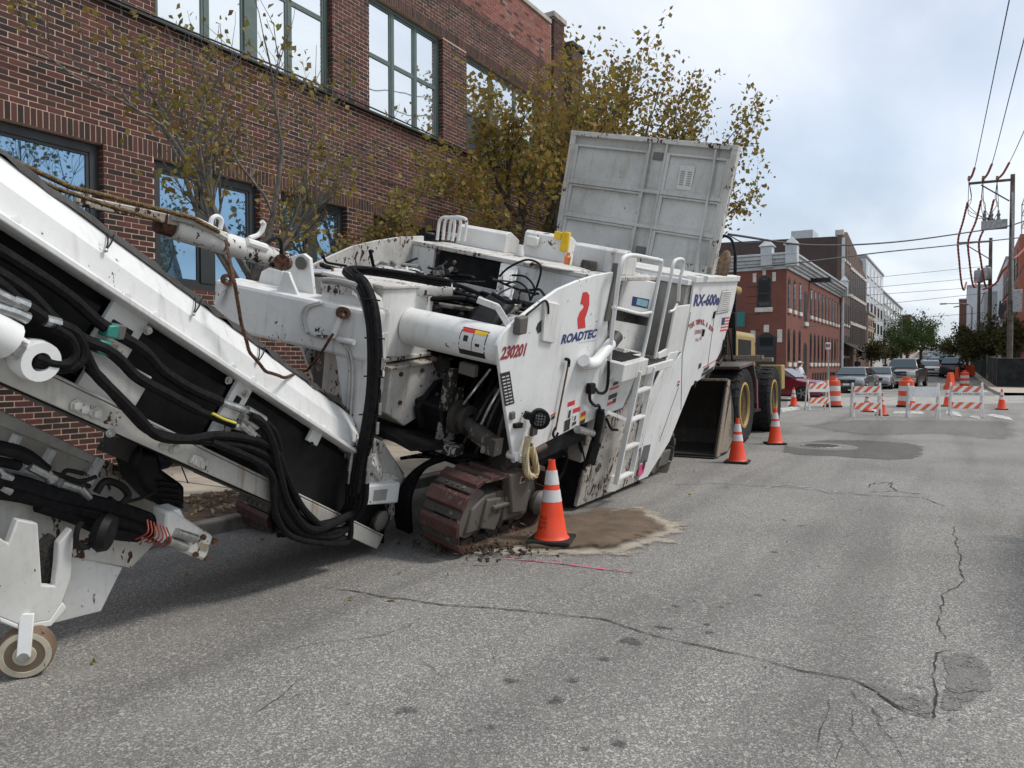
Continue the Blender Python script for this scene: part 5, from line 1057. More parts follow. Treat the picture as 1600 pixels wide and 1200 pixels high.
C_(MB().prism(cpl([(315, 848), (326, 851), (323, 862), (312, 859)], FX+.004), (-.003, 0, 0)), 'name_plate', mat('brass_plate', (.45, .40, .28), .4, .4), mt, smooth=0)
wires = MB(); ORW = mat('orange_wire', (.26, .035, .022), .6)
for k in range(7):
    a = cp_(230+k*5, 812+k*2, FX+.05); e = cp_(212+k*7, 843+k*2, FX+.05); wires.tube(cr([a, (a+e)/2+(.05, 0, 0), e], 5), .0042, 5)
C_(wires, 'wire_wrap', ORW, fold)
C_(MB().prism(cpl([(262, 800), (283, 795), (292, 815), (270, 825)], FX-.02), (-.12, 0, 0)), 'motor_bracket', WHL, fold, bevel=.012)
# side plates and leg of the folded end
C_(MB().prism(cpl([(-120, 760), (0, 770), (60, 790), (150, 812), (235, 832), (240, 852), (205, 888), (110, 870), (20, 850), (-120, 830)], FX-.2), (-.05, 0, 0)), 'side_plate', paint('fold_plate', (.60, .59, .56), .6, .5, 1.3), fold, bevel=.006)
C_(MB().prism(cpl([(110, 868), (192, 886), (175, 920), (158, 955), (75, 976), (98, 940)], FX-.22), (-.02, 0, 0)), 'wear_sheet', WH, fold, bevel=.004)
leg = C_(MB().prism(cpl([(-60, 800), (14, 850), (28, 812), (60, 818), (66, 915), (86, 916), (90, 880), (92, 850), (112, 826), (116, 832), (112, 902), (98, 942), (78, 970), (32, 978), (0, 965), (-60, 950)], FX), (-.045, 0, 0)), 'caster_leg', paint('leg_white', (.64, .64, .62), .35, .3, 1.1), fold, bevel=.008)
C_(MB().prism(cpl([(66, 915), (60, 850), (80, 834), (95, 845), (92, 900), (86, 916)], FX-.06), (-.03, 0, 0)), 'asphalt_lump', mat('asphalt_lump', (.06, .055, .05), .95, var=.5, scale=60, bump=1.0), fold, bevel=.01)
C_(MB().prism(cpl([(0, 964), (32, 977), (78, 969), (98, 941), (105, 950), (80, 979), (32, 985), (0, 972)], FX), (-.3, 0, 0)), 'caster_leg_base', WH, fold, bevel=.006)
c = cp_(163, 832, FX+.02); C_(MB().lathe([(.02, -.05), (.085, -.04), (.105, 0), (.09, .035), (.03, .045), (0, .046)], c, (.8, -.5, .2), 22), 'strobe_lamp', RUB, fold); C_(MB().tube(cr(cpl([(128, 815), (120, 830), (120, 848), (130, 856), (145, 850)], FX+.03), 5), .014, 8), 'lamp_bracket', BLK, fold)
# caster wheel standing on the road
wc = cp_(42, 1016, FX); wcw = CV.w(wc); rr = wcw[2]-.004
axw = np.array([.80, -.58, -.12]); axw /= np.linalg.norm(axw); axm = MF.R.T@axw; wm = MF.l(wcw)
wh = M_(MB().lathe([(rr-.01, -.055), (rr, -.03), (rr, .03), (rr-.01, .055), (rr-.035, .056), (rr-.05, .04), (.055, .035), (.05, .06), (.0, .062), (.0, -.06), (rr-.035, -.056)], wm, axm, 30), 'caster_wheel', paint('wheel_cream', (.55, .50, .38), .7, 0, 1.3, .6))
M_(MB().lathe([(rr-.008, -.053), (rr+.001, -.03), (rr+.001, .03), (rr-.008, .053)], wm, axm, 30), 'tyre_band', paint('worn_band', (.16, .11, .07), .6, 0, 1.2), wh)
M_(MB().cyl(wm, wm+axm*.085, .026, n=12), 'axle_nut', ZINC, wh); upm = MF.R.T@np.array([.0, .02, .21]); M_(MB().beam(wm+axm*.072, wm+axm*.072+upm, .06, .02, tuple(axm)), 'caster_fork', WHL, wh, bevel=.004); M_(MB().beam(wm-axm*.078, wm-axm*.078+upm, .06, .02, tuple(axm)), 'caster_fork', WHL, wh, bevel=.004)
# hanging strings
for (a_, b_) in (((220, 690), (221, 742)), ((284, 730), (294, 755))): C_(MB().tube(cpl([a_, b_], -.3), .004, 5), 'loose_wire', BLK, conv)

c = cp_(222, 700, -.62); C_(MB().ball(c, .2, 16, (.8, 1.25, .62)), 'blue_tarp_roll', mat('blue_tarp', (.012, .016, .06), .45, var=.4, scale=10, bump=.6), conv)

# ================================================================== WHEEL LOADER behind the milling machine
CATY = paint('loader_yellow', (.34, .24, .07), .5, .4, .8, .5); TYR = mat('tyre_rubber', (.020, .020, .021), .8, var=.25, scale=12, bump=.3, spec=.25); BKT = paint('bucket_steel', (.018, .016, .015), .4, .3, .5, .65, (.035, .03, .026), (.06, .035, .02)); BKW = paint('bucket_worn', (.24, .19, .14), .7, .8, 1.6, .6); RIMY = paint('rim_yellow', (.46, .30, .07), .6, 0, .8, .5)
CABG = glass_mat('cab_glass', (.12, .14, .14), .06)
LO_ = np.array([-5.15, 14.75, 0.0])
ldr = empty('wheel_loader', tuple(LO_), RAD(1.5), label='yellow wheel loader with big black tyres parked behind the milling machine', category='wheel loader')
def L_(b, name, m, parent=ldr, **k): return b.build(name, m, parent, **k)
def tyre(parent, c, r, wd, sgn):
    x0 = c[0]; prof = [(r*.56, -wd*.40), (r*.66, -wd*.48), (r*.90, -wd*.5), (r*.97, -wd*.42), (r*.985, 0), (r*.97, wd*.42), (r*.90, wd*.5), (r*.66, wd*.48), (r*.56, wd*.40)]
    t = L_(MB().lathe(prof, c, (1, 0, 0), 40), 'tyre', TYR, parent)
    g = MB(); n = 26
    for k in range(n):
        for s in (-1, 1):
            a = 2*math.pi*(k+.25*s)/n; pts = []
            for (u, da, rr) in ((.04, .02, 1.0), (.16, .10, 1.0), (.30, .06, 1.0), (.42, .12, .985), (.5, .12, .93)):
                pts.append((u*wd*s, a+da, rr*r))
            for (A, B) in zip(pts[:-1], pts[1:]):
                vs = []
                for (u, an, rr) in (A, B):
                    for w_ in (-.055, .055):
                        for dr in (-.05, .0): vs.append((c[0]+u, c[1]+(rr+dr)*math.sin(an+w_), c[2]+(rr+dr)*math.cos(an+w_)))
                g.add(vs, [(0, 1, 3, 2), (4, 6, 7, 5), (0, 4, 5, 1), (2, 3, 7, 6), (1, 5, 7, 3)])
    L_(g, 'tread', TYR, t)
    L_(MB().lathe([(r*.57, sgn*wd*.40), (r*.60, sgn*wd*.46), (r*.54, sgn*wd*.47), (r*.50, sgn*wd*.30), (r*.44, sgn*wd*.22), (r*.20, sgn*wd*.20), (r*.18, sgn*wd*.30), (0, sgn*wd*.31)], c, (1, 0, 0), 36), 'rim', RIMY, t)
    return t
for (x, y) in ((1.20, 0), (-1.20, 0), (1.20, 3.05), (-1.20, 3.05)): tyre(ldr, (x, y, .755), .76, .62, 1 if x > 0 else -1)
L_(MB().cyl((-1.2, 0, .75), (1.2, 0, .75), .16).cyl((-1.2, 3.05, .75), (1.2, 3.05, .75), .16).box(-.45, .45, -.3, 4.2, .7, 1.25), 'chassis', BLK)
L_(MB().box(-.75, .75, 2.35, 4.5, 1.3, 2.35), 'engine_hood', CATY, bevel=.12); L_(MB().box(-.7, .7, 4.45, 4.75, .8, 2.1), 'counterweight', CATY, bevel=.08); L_(MB().box(.752, .765, 2.6, 3.9, 1.55, 2.15), 'hood_grille', BLK)
# cab: posts, glass, roof
L_(MB().box(-.78, .78, .55, 2.15, 1.25, 1.62), 'cab_base', paint('cab_grey', (.22, .22, .21), .4, .2, .3), bevel=.03)
for (x, y) in ((.76, .58), (.76, 1.35), (.76, 2.12), (-.76, .58), (-.76, 2.12)): L_(MB().box(x-.045, x+.045, y-.045, y+.045, 1.62, 3.15), 'cab_post', BLK)
L_(MB().box(-.9, .9, .4, 2.3, 3.15, 3.32), 'cab_roof', CATY, bevel=.06)
for (a) in ((.755, .765, .63, 1.30), (.755, .765, 1.40, 2.07)): L_(MB().box(a[0], a[1], a[2], a[3], 1.63, 3.14), 'cab_window', CABG)
L_(MB().box(-.71, .71, .56, .57, 1.63, 3.14), 'windshield', CABG); L_(MB().box(-.71, .71, 2.13, 2.14, 1.63, 3.14), 'cab_window', CABG)
# fenders, step bar, hand rails
for y in (0, ):
    L_(MB().prism([(1.52, -.62, 1.52), (1.52, .62, 1.62), (1.52, .92, 1.25), (1.52, 1.0, .75), (1.52, .94, .75), (1.52, .86, 1.22), (1.52, .58, 1.55), (1.52, -.60, 1.46)], (-.62, 0, 0)), 'fender', paint('fender_dark', (.06, .045, .04), .5, .3, .8), bevel=.012)
L_(MB().prism([(1.525, .88, 1.25), (1.525, .97, 1.25), (1.525, 1.06, .62), (1.525, .98, .62)], (-.02, 0, 0)), 'fender_stripe', TXT_DR)
L_(MB().box(.85, 1.62, .95, 1.12, 1.66, 1.75), 'step_bar', BKW, bevel=.01); L_(MB().box(.8, 1.60, 2.1, 2.28, 1.62, 1.71), 'step_bar', BKW, bevel=.01); L_(MB().box(.86, 1.45, .98, 1.7, .55, .60).box(.9, 1.4, 1.0, 1.65, 1.0, 1.05), 'step', BLK)
L_(MB().box(.95, 1.5, 3.9, 4.3, .95, 1.55), 'battery_box', CATY, bevel=.03)
hs = MB().tube(cr([(.95, 1.0, 1.0), (1.0, .95, 1.7), (.9, 1.0, 2.3), (.82, 1.1, 2.5)], 5), .02, 8); L_(hs, 'hand_rail', BLK)
L_(MB().tube(cr([(.8, .5, 2.7), (1.05, .42, 2.75), (1.12, .4, 2.6)], 4), .015, 6), 'mirror_arm', BLK); L_(MB().box(1.04, 1.2, .37, .42, 2.3, 2.62), 'mirror', BLK, bevel=.02)
# lift arms and bucket
L_(MB().beam((-.5, .2, 1.7), (-.5, -1.55, .6), .12, .34).beam((.5, .2, 1.7), (.5, -1.55, .6), .12, .34).cyl((-.5, -1.4, .65), (.5, -1.4, .65), .1), 'lift_arm', CATY)
BP = [(-2.75, .03), (-2.0, .02), (-1.62, .12), (-1.45, .38), (-1.50, .75), (-1.72, 1.10), (-1.98, 1.28)]         # bucket shell, lip to top edge
bx0, bx1 = -1.55, 1.62
sh = MB(); th = .03; n = len(BP)
inner = []
for i, (y, z) in enumerate(BP):
    t = np.array(BP[min(i+1, n-1)])-np.array(BP[max(0, i-1)]); t = t/np.linalg.norm(t); inner.append((y-t[1]*th*-1*-1, z+t[0]*th))
ring = [(y, z) for y, z in BP]+[(y, z) for y, z in inner[::-1]]
sh.prism([(bx1, y, z) for y, z in ring], (bx0-bx1, 0, 0)); bk = L_(sh, 'bucket', BKT)
for x, o in ((bx1, 1), (bx0, -1)):
    L_(MB().prism([(x, y, z) for y, z in BP], (-.035*o, 0, 0)), 'bucket_side', BKT, bk, bevel=.006)
    L_(MB().prism([(x, -2.75, .03), (x, -2.55, .03), (x, -1.86, 1.28), (x, -1.99, 1.30)], (.03*o, 0, 0)), 'side_cutter', BKW, bk, bevel=.006)
    L_(MB().prism([(x, -2.50, .06), (x, -2.0, .05), (x, -1.70, .2), (x, -1.78, 1.0)], (.018*o, 0, 0)), 'wear_plate', BKW, bk, bevel=.006)
L_(MB().box(bx0, bx1, -2.82, -2.60, .008, .028), 'cutting_edge', BKT, bk, bevel=.004); L_(MB().box(bx0, bx1, -2.06, -1.94, 1.27, 1.31), 'bucket_rim', BKW, bk, bevel=.006)

# ================================================================== CONES, BARRICADES, DRUMS
ORN = paint('cone_orange', (.80, .058, .012), .25, .2, .55, .5, (.12, .06, .04), (.09, .05, .04), 2.5); REFW = paint('reflective_white', (.62, .62, .62), .35, .2, .5, .35, (.2, .2, .2), (.15, .14, .13), 3); CBASE = mat('cone_base_rubber', (.02, .02, .02), .8, var=.3, scale=15, spec=.3)
def make_cone(label):
    r = empty('traffic_cone', label=label, category='traffic cone', group='orange traffic cones')
    H, R0, R1 = .70, .135, .030
    rad = lambda h: R0+(R1-R0)*(h-.03)/(H-.03)
    MB().box(-.185, .185, -.185, .185, 0, .032).build('base', CBASE, r, bevel=.012, smooth=0)
    MB().lathe([(.155, .0305), (.148, .04), (rad(.05), .06), (rad(.25), .25), (rad(.5), .5), (R1, H-.03), (R1, H), (R1-.008, H), (R1-.008, .66)], n=28).build('body', ORN, r)
    MB().lathe([(rad(z)+.0025, z) for z in (.345, .40, .445)], n=28).build('collar', REFW, r, fix=False); MB().lathe([(rad(z)+.0025, z) for z in (.49, .55, .61)], n=28).build('collar', REFW, r, fix=False)
    return r
CONES = [(862, 853, .3, 0, 'large orange cone beside the red crawler track on the sand'), (1152, 725, .1, 0, 'scuffed orange cone beside the loader bucket'), (1211, 696, .5, 0, 'orange cone beside the rear tyre of the wheel loader'), (1240, 637, .2, 0, 'small far cone in front of the dark red car'), (1378, 651, .2, 0, 'dull orange cone just right of the second barricade'), (1480, 637, .2, 0, 'orange cone left of the rightmost barricade'), (1565, 642, .0, 0, 'lone orange cone near the right edge of the crossing')]
proto = None
for i, (px, py, rz, _, lab) in enumerate(CONES):
    o = make_cone(lab) if proto is None else copy_tree(proto)
    if proto is None: proto = o
    g = ground(px, py-2); o.location = (g[0], g[1], gz(g[1])+(.006 if i else .035)); o.rotation_euler = (0, 0, rz); o['label'] = lab
    if i == 4: o.scale = (.95, .95, .95)
o = copy_tree(proto); g = at_Y(1355, 640, 26.8); o.location = (g[0], g[1], .006); o['label'] = 'orange cone half hidden behind the second barricade'
# marker scrawl on the nearest cone
for k, s in enumerate(('PHILA', 'WATER', 'DEPT')):
    t = letters(s, DECK, proto, (-.045, 0, 0), (.045, 0, 0), (-.045, 0, .028), depth=0); me = t.data
    co = np.zeros(len(me.vertices)*3); me.vertices.foreach_get('co', co); co = co.reshape(-1, 3); z = .20-k*.042+co[:, 2]; rr = .135-.105*(z-.03)/.67+.002; an = co[:, 0]/.11-RAD(35)
    me.vertices.foreach_set('co', np.column_stack([rr*np.sin(an), -rr*np.cos(an), z]).ravel()); me.update()
BARW = paint('barricade_white', (.72, .73, .72), .35, .3, .6, .45); BARO = paint('barricade_orange', (.72, .12, .03), .3, .2, .7, .45, scale=2)
def make_barricade(label, wd=.74, top_stripes=True, text=True):
    r = empty('barricade', label=label, category='barricade', group='striped folding barricades across the street'); h = wd/2
    for s in (-1, 1):
        MB().beam((s*h, -.26, .0), (s*h, -.03, 1.04), .05, .035, (0, 1, 0)).build('leg', BARW, r, bevel=.008, smooth=0); MB().beam((s*h, .26, .0), (s*h, .03, 1.02), .05, .035, (0, 1, 0)).build('leg', BARW, r, bevel=.008, smooth=0)
        MB().ball((s*h, -.022, 1.04), .035, 10, (1, .7, 1)).build('leg_cap', BARW, r)
    def pan(z0, z1, name, y0, stripes, frac=1.0):
        lean = .22; yy = lambda z: -.26+.23*z/1.04-.032; P = lambda x, z, d=0: (x, yy(z)-d, z)
        p = MB().prism([P(-h-.01, z0), P(h+.01, z0), P(h+.01, z1), P(-h-.01, z1)], (0, .022, 0)).build(name, BARW, r, bevel=.004, smooth=0)
        if stripes:
            zs = z1-(z1-z0)*frac; step = wd/3.0; sl = (z1-zs)*1.0
            for k in range(-1, 4):
                a = -h+k*step; q = [(a, zs), (a+step*.5, zs), (a+step*.5+sl, z1), (a+sl, z1)]
                q = [(min(h, max(-h, x)), z) for x, z in q]
                if max(x for x, _ in q)-min(x for x, _ in q) < .02: continue
                MB().prism([P(x, z, .003) for x, z in q], (0, .002, 0)).build('stripe', BARO, p, smooth=0)
        return p
    tp = pan(.66, .96, 'top_panel', 0, top_stripes, .62); pan(.26, .46, 'lower_panel', 0, True)
    if text: letters('PHILA WATER DEPT', DECK, tp, (-h*.86, -.26+.23*.69/1.04-.036, .685), (h*.86, -.26+.23*.69/1.04-.036, .685), (-h*.86, -.26+.23*.74/1.04-.036, .745), bold=.01)
    return r
BARR = [(1275, 644, .28, .66, True, False, 'worn barricade with peeling stripes nearest the wheel loader'), (1351, 655, .12, .74, True, True, 'white barricade with orange stripes and lettering, second from the loader'), (1441, 657, .02, .76, False, False, 'white barricade with a blank upper panel, third from the loader'), (1509, 654, -.04, .80, True, True, 'lettered striped barricade farthest right on the crossing')]
for (px, py, rz, wd, st, tt, lab) in BARR:
    o = make_barricade(lab, wd, st, tt); g = ground(px, py-2); o.location = (g[0], g[1]+.26, gz(g[1])+.006); o.rotation_euler = (0, 0, YAW*.35+rz); o.scale = (1, 1, .95)
DRO = paint('drum_orange', (.72, .075, .018), .35, .3, .8, .5, scale=1.5)
def drum(px, py, lab, h=1.0):
    g = ground(px, py); r = empty('traffic_drum', (g[0], g[1], gz(g[1])+.006), label=lab, category='traffic drum', group='striped orange traffic drums')
    MB().lathe([(.33, 0), (.33, .06), (.27, .07)], n=24).build('base', CBASE, r)
    for k in range(5):
        a, c = .05+k*.18, .05+(k+1)*.18; ra, rc = .29-.05*a, .29-.05*c; MB().lathe([(ra, a), (ra, c-.006), (rc-.004, c)], n=24).build('band', DRO if k % 2 == 0 else REFW, r)
    MB().lathe([(.235, .95), (.22, .98), (.12, .985), (.12, 1.06), (0, 1.06)], n=24).build('top_cap', DRO, r); MB().box(-.13, .13, -.03, .03, 1.03, 1.1).build('handle', DRO, r, bevel=.015)
drum(1301, 636, 'orange and white drum with blue scribbles behind the worn barricade'); drum(1416, 636, 'scrawled orange and white drum behind the blank barricade')
g_ = at_Y(1510, 600, 47); drum(1507, 606, 'striped drum standing in front of the orange plastic barriers')
# orange water-filled barriers
def jersey(px, py, rz, lab, L=1.6, h=1.0):
    g = ground(px, py); r = empty('plastic_barrier', (g[0], g[1], gz(g[1])+.006), rz, label=lab, category='barrier', group='orange plastic barriers by the fence')
    pr = [(-.28, 0), (.28, 0), (.28, .14), (.14, .42), (.09, h), (-.09, h), (-.14, .42), (-.28, .14)]
    MB().prism([(-L/2, y, z) for y, z in pr], (L, 0, 0)).build('body', DRO, r, bevel=.03); MB().box(-L*.3, L*.3, -.1, .1, h+.002, h+.06).build('top_rib', DRO, r, bevel=.02)
    for s in (-1, 1): MB().box(s*L*.25-.09, s*L*.25+.09, -.31, -.2, .02, .12).build('fork_slot', DECK, r)
jersey(1485, 608, 1.45, 'orange plastic barrier left of the striped drum by the fence'); jersey(1496, 600, 1.5, 'middle orange plastic barrier leaning by the dark fence'); jersey(1507, 597, .2, 'orange plastic barrier behind the striped drum by the fence')

# ================================================================== VEHICLES
CGL = glass_mat('car_glass', (.10, .12, .13), .04); CARB = mat('car_trim_black', (.014, .014, .015), .45); LENS = mat('headlight_lens', (.70, .72, .74), .12, .2); TAILR = mat('tail_red', (.35, .02, .02), .25); ALLOY = mat('alloy_rim', (.36, .36, .37), .3, .8); CHR = mat('car_chrome', (.6, .6, .6), .18, 1.0, .05)
def carpaint(name, col, metal=.2):
    if name in MATS: return MATS[name]
    m, t, b = nodes_of(name); b.inputs['Base Color'].default_value = (*col, 1); b.inputs['Metallic'].default_value = metal; b.inputs['Roughness'].default_value = .32; b.inputs['Coat Weight'].default_value = .8; b.inputs['Coat Roughness'].default_value = .06; MATS[name] = m; return m
def vehicle(name, cat, label, col, kind='sedan', group=None):
    """nose towards -Y, origin on the ground under the middle"""
    r = empty(name, label=label, category=cat)
    if group: r['group'] = group
    P = dict(sedan=(4.75, 1.84, 1.43, .62, .98, (.23, .36, .70, .88)), suv=(4.7, 1.92, 1.72, .72, 1.10, (.20, .33, .88, .97)), pickup=(5.9, 2.03, 1.95, .88, 1.30, (.24, .33, .58, .63)))[kind]
    Lc, Wc, Hc, zb, zbelt, cab = P; Y = lambda u: -Lc/2+u*Lc; big = kind == 'pickup'; g0 = .30 if big else .19
    hood = zbelt-(.04 if big else .08)
    st = [(0, .45 if not big else .62, hood-.28, .80), (.02, g0+.02, hood-.14, .92), (.06, g0, hood-.05, .97), (.16, g0, hood-.01, 1), (cab[0]+.02, g0, zbelt, 1), (.5, g0, zbelt+.02, 1), (.78, g0, zbelt+.03, 1), (.93, g0+.02, zbelt-(.0 if big or kind == 'suv' else .02), .97), (.985, g0+.08, zbelt-.06, .92), (1, .5, zbelt-.18, .84)]
    rings = []
    for (u, zl, zh, wf) in st:
        h = Wc/2*wf; zm = zl+(zh-zl)*.55
        rings.append([(-h*.86, Y(u), zl), (-h*.97, Y(u), zl+.08), (-h, Y(u), zm), (-h*.95, Y(u), zh-.06), (-h*.80, Y(u), zh), (0, Y(u), zh+(.03 if u < .25 else .0)), (h*.80, Y(u), zh), (h*.95, Y(u), zh-.06), (h, Y(u), zm), (h*.97, Y(u), zl+.08), (h*.86, Y(u), zl)])
    MB().loft(rings).build('body', col, r, smooth=40)
    a, b_, c, d = (Y(u) for u in cab); h = Wc/2
    base = [(-h*.90, a, zbelt-.02), (h*.90, a, zbelt-.02), (h*.90, d, zbelt), (-h*.90, d, zbelt)]; rt = Hc-.05
    top = [(-h*.70, b_, rt), (h*.70, b_, rt), (h*.70, c, rt), (-h*.70, c, rt)]; crown = [(-h*.58, b_+.15, Hc), (h*.58, b_+.15, Hc), (h*.58, c-.12, Hc), (-h*.58, c-.12, Hc)]
    MB().loft([base, top, crown]).build('cabin', col, r, smooth=40, bevel=.03)
    B, T = [np.array(p) for p in base], [np.array(p) for p in top]
    def quad(nm, p0, p1, p2, p3, off, ins=.06, m=CGL):
        q = [np.asarray(p, float) for p in (p0, p1, p2, p3)]; cc = sum(q)/4; q = [p+(cc-p)*ins for p in q]; MB().prism([p+np.array(off) for p in q], tuple(np.array(off)*.8)).build(nm, m, r, smooth=0)
    quad('windshield', B[0]+(.0, 0, .04), B[1]+(0, 0, .04), T[1], T[0], (0, -.006, .006), .05)
    quad('rear_window', B[3]+(0, 0, .05), B[2]+(0, 0, .05), T[2], T[3], (0, .006, .006), .08)
    mid = .48 if kind != 'pickup' else .55
    for s, (i0, i1) in ((1, (1, 2)), (-1, (0, 3))):
        bm0, tm0 = B[i0]+(B[i1]-B[i0])*mid, T[i0]+(T[i1]-T[i0])*mid; up = np.array([0, 0, .05])
        quad('side_window', B[i0]+up+(0, .12, 0), bm0+up-(0, .03, 0), tm0-(0, .03, 0), T[i0], (s*.008, 0, .002), .07); quad('side_window', bm0+up+(0, .03, 0), B[i1]+up-(0, .12, 0), T[i1], tm0+(0, .03, 0), (s*.008, 0, .002), .07)
        yy = a+.35; MB().box(s*h*.93, s*(h+.16) if not big else s*(h+.24), yy-.06, yy+.06, zbelt, zbelt+(.14 if not big else .26)).build('side_mirror', CARB, r, bevel=.03)
        MB().box(s*h*.995-.006, s*h*.995+.006, Y(.5)-.1, Y(.5)+.1, zbelt-.16, zbelt-.13).build('door_handle', CHR if big else col, r)
        wr = .42 if big else .335
        for u in (.165 if not big else .17, .80):
            w_ = MB().lathe([(wr*.62, -.11), (wr*.95, -.115), (wr, -.07), (wr, .07), (wr*.95, .115), (wr*.62, .11)], (s*(h-.10), Y(u), wr), (1, 0, 0), 22).build('wheel', TYR, r)
            rm = MB().lathe([(wr*.64, s*.10), (wr*.60, s*.118), (wr*.55, s*.09), (wr*.2, s*.07), (0, s*.09)], (s*(h-.10), Y(u), wr), (1, 0, 0), 20)
            for k in range(5): an = k*2*math.pi/5; rm.beam((s*(h-.10)+s*.10, Y(u), wr), (s*(h-.10)+s*.105, Y(u)+wr*.56*math.cos(an), wr+wr*.56*math.sin(an)), .06, .03, (1, 0, 0))
            rm.build('rim', ALLOY, w_)
            MB().lathe([(wr*1.10, s*.045), (wr*1.2, s*.05), (wr*1.2, s*.07), (wr*1.10, s*.075)], (s*(h-.06), Y(u), wr+.01), (1, 0, 0), 22).build('wheel_arch', CARB, r) if kind != 'sedan' else None
        MB().box(s*h*.50 if s > 0 else s*h*.90, s*h*.90 if s > 0 else s*h*.50, Y(0)-.03 if big else Y(.008), Y(.07), hood-.36 if big else hood-.27, hood-.10).build('headlight', LENS, r, bevel=.03); MB().box(min(s*h*.72, s*h*.93), max(s*h*.72, s*h*.93), Y(.965), Y(1)-.0, zbelt-.32, zbelt-.10).build('tail_light', TAILR, r, bevel=.02)
    if big:
        gr = MB().box(-h*.50, h*.50, Y(0)-.05, Y(.02), .80, 1.18).build('grille', CHR, r, bevel=.03); MB().box(-h*.44, h*.44, Y(0)-.058, Y(.0), .85, .95).build('grille_bar', CARB, gr); MB().box(-h*.44, h*.44, Y(0)-.0585, Y(.0), 1.02, 1.12).build('grille_bar', CARB, gr)
        MB().ball((0, Y(0)-.065, .985), .10, 14, (1.5, .25, .62)).build('badge', TXT_B, gr); MB().box(-h*.96, h*.96, Y(0)-.12, Y(.03), .46, .70).build('bumper', paint('bumper_tan', (.36, .30, .22), .5, .3, .5, .4), r, bevel=.05)
        MB().box(-h*.78, h*.78, d+.05, Y(.985), zbelt-.35, zbelt+.04).build('bed_well', CARB, r)
        for s in (-1, 1): MB().lathe([(.07, 0), (.06, .02), (0, .025)], (s*h*.72, Y(0)-.122, .58), (0, -1, 0), 12).build('fog_lamp', LENS, r)
    else:
        MB().box(-h*.48, h*.48, Y(0)-.012, Y(.03), hood-.36, hood-.16).build('grille', CARB, r, bevel=.03); MB().box(-h*.80, h*.80, Y(.0)-.004, Y(.03), g0+.05, g0+.17).build('air_intake', CARB, r, bevel=.02); MB().lathe([(.075, 0), (.06, .004), (.06, .01), (.08, .01)], (0, Y(0)-.014, hood-.255), (0, -1, 0), 16, True).build('badge', CHR, r)
    MB().box(-.16, .16, Y(0)-(.135 if big else .02), Y(0)-(.115 if big else .0), (.5 if big else .42), (.6 if big else .53)).build('number_plate', DECW, r, bevel=.004)
    return r
def put(o, px, Y, rz=0.0, z=None, lab=None):
    p = at_Y(px, 580, Y); o.location = (p[0], Y, gz(Y)+.006 if z is None else z); o.rotation_euler = (math.atan(gz(Y+1)-gz(Y-1))/2 if Y > 56 else 0, 0, rz)
    if lab: o['label'] = lab
    return o
red = vehicle('sedan_car', 'car', 'dark red sedan crossing the street behind the wheel loader', carpaint('paint_red', (.17, .008, .018)))
p = at_Y(1228, 600, 34.0); red.location = (p[0]-.6, 34.0, .004); red.rotation_euler = (0, 0, RAD(90-7))
mer = put(vehicle('sedan_car', 'car', 'grey sedan facing the camera left of the pickup truck', carpaint('paint_steel', (.17, .19, .21), .6)), 1336, 46, RAD(-4))
gs = put(vehicle('sedan_car', 'car', 'silver sedan partly hidden between grey sedan and pickup', carpaint('paint_silver', (.30, .31, .32), .6)), 1377, 54, RAD(-4))
pk = put(vehicle('pickup_truck', 'pickup truck', 'brown and chrome pickup truck facing the camera at the crossing', carpaint('paint_brown', (.20, .17, .15), .6), 'pickup'), 1416, 57, RAD(-5))
wht = vehicle('sedan_car', 'car', 'white car following behind the pickup truck', carpaint('paint_white', (.62, .62, .61), .0)); put(wht, 1455, 80, RAD(-2))
suv = vehicle('suv_car', 'car', 'dark suv parked with its rear to the camera by the fence', carpaint('paint_dark', (.022, .024, .026), .4), 'suv'); put(suv, 1489, 76, RAD(178))
s2 = copy_tree(suv); put(s2, 1482, 92, RAD(178), lab='second dark suv parked beyond the one by the fence')
far = [(1464, 105, wht, 'white car in the far lane behind the white follower'), (1452, 118, gs, 'silver car far up the street left of the lane'), (1475, 130, s2, 'dark car far up the right kerb'), (1465, 150, mer, 'grey car half way up the hill'), (1457, 172, wht, 'small white car high on the hill, left row'), (1477, 165, gs, 'small silver car high on the hill, right row'), (1468, 205, mer, 'tiny grey car near the top of the hill'), (1460, 230, gs, 'tiny silver car near the top of the hill'), (1474, 245, wht, 'tiny white car near the top of the hill, right row')]
for (px, Y, src, lab) in far:
    o = copy_tree(src); put(o, px, Y, RAD(-1), lab=lab); o['group'] = 'cars far up the street'
pc = copy_tree(suv); pc.location = (2.12, 7.2, .006); pc.rotation_euler = (0, 0, RAD(180)); pc['label'] = 'dark suv parked at the right kerb beside the camera'

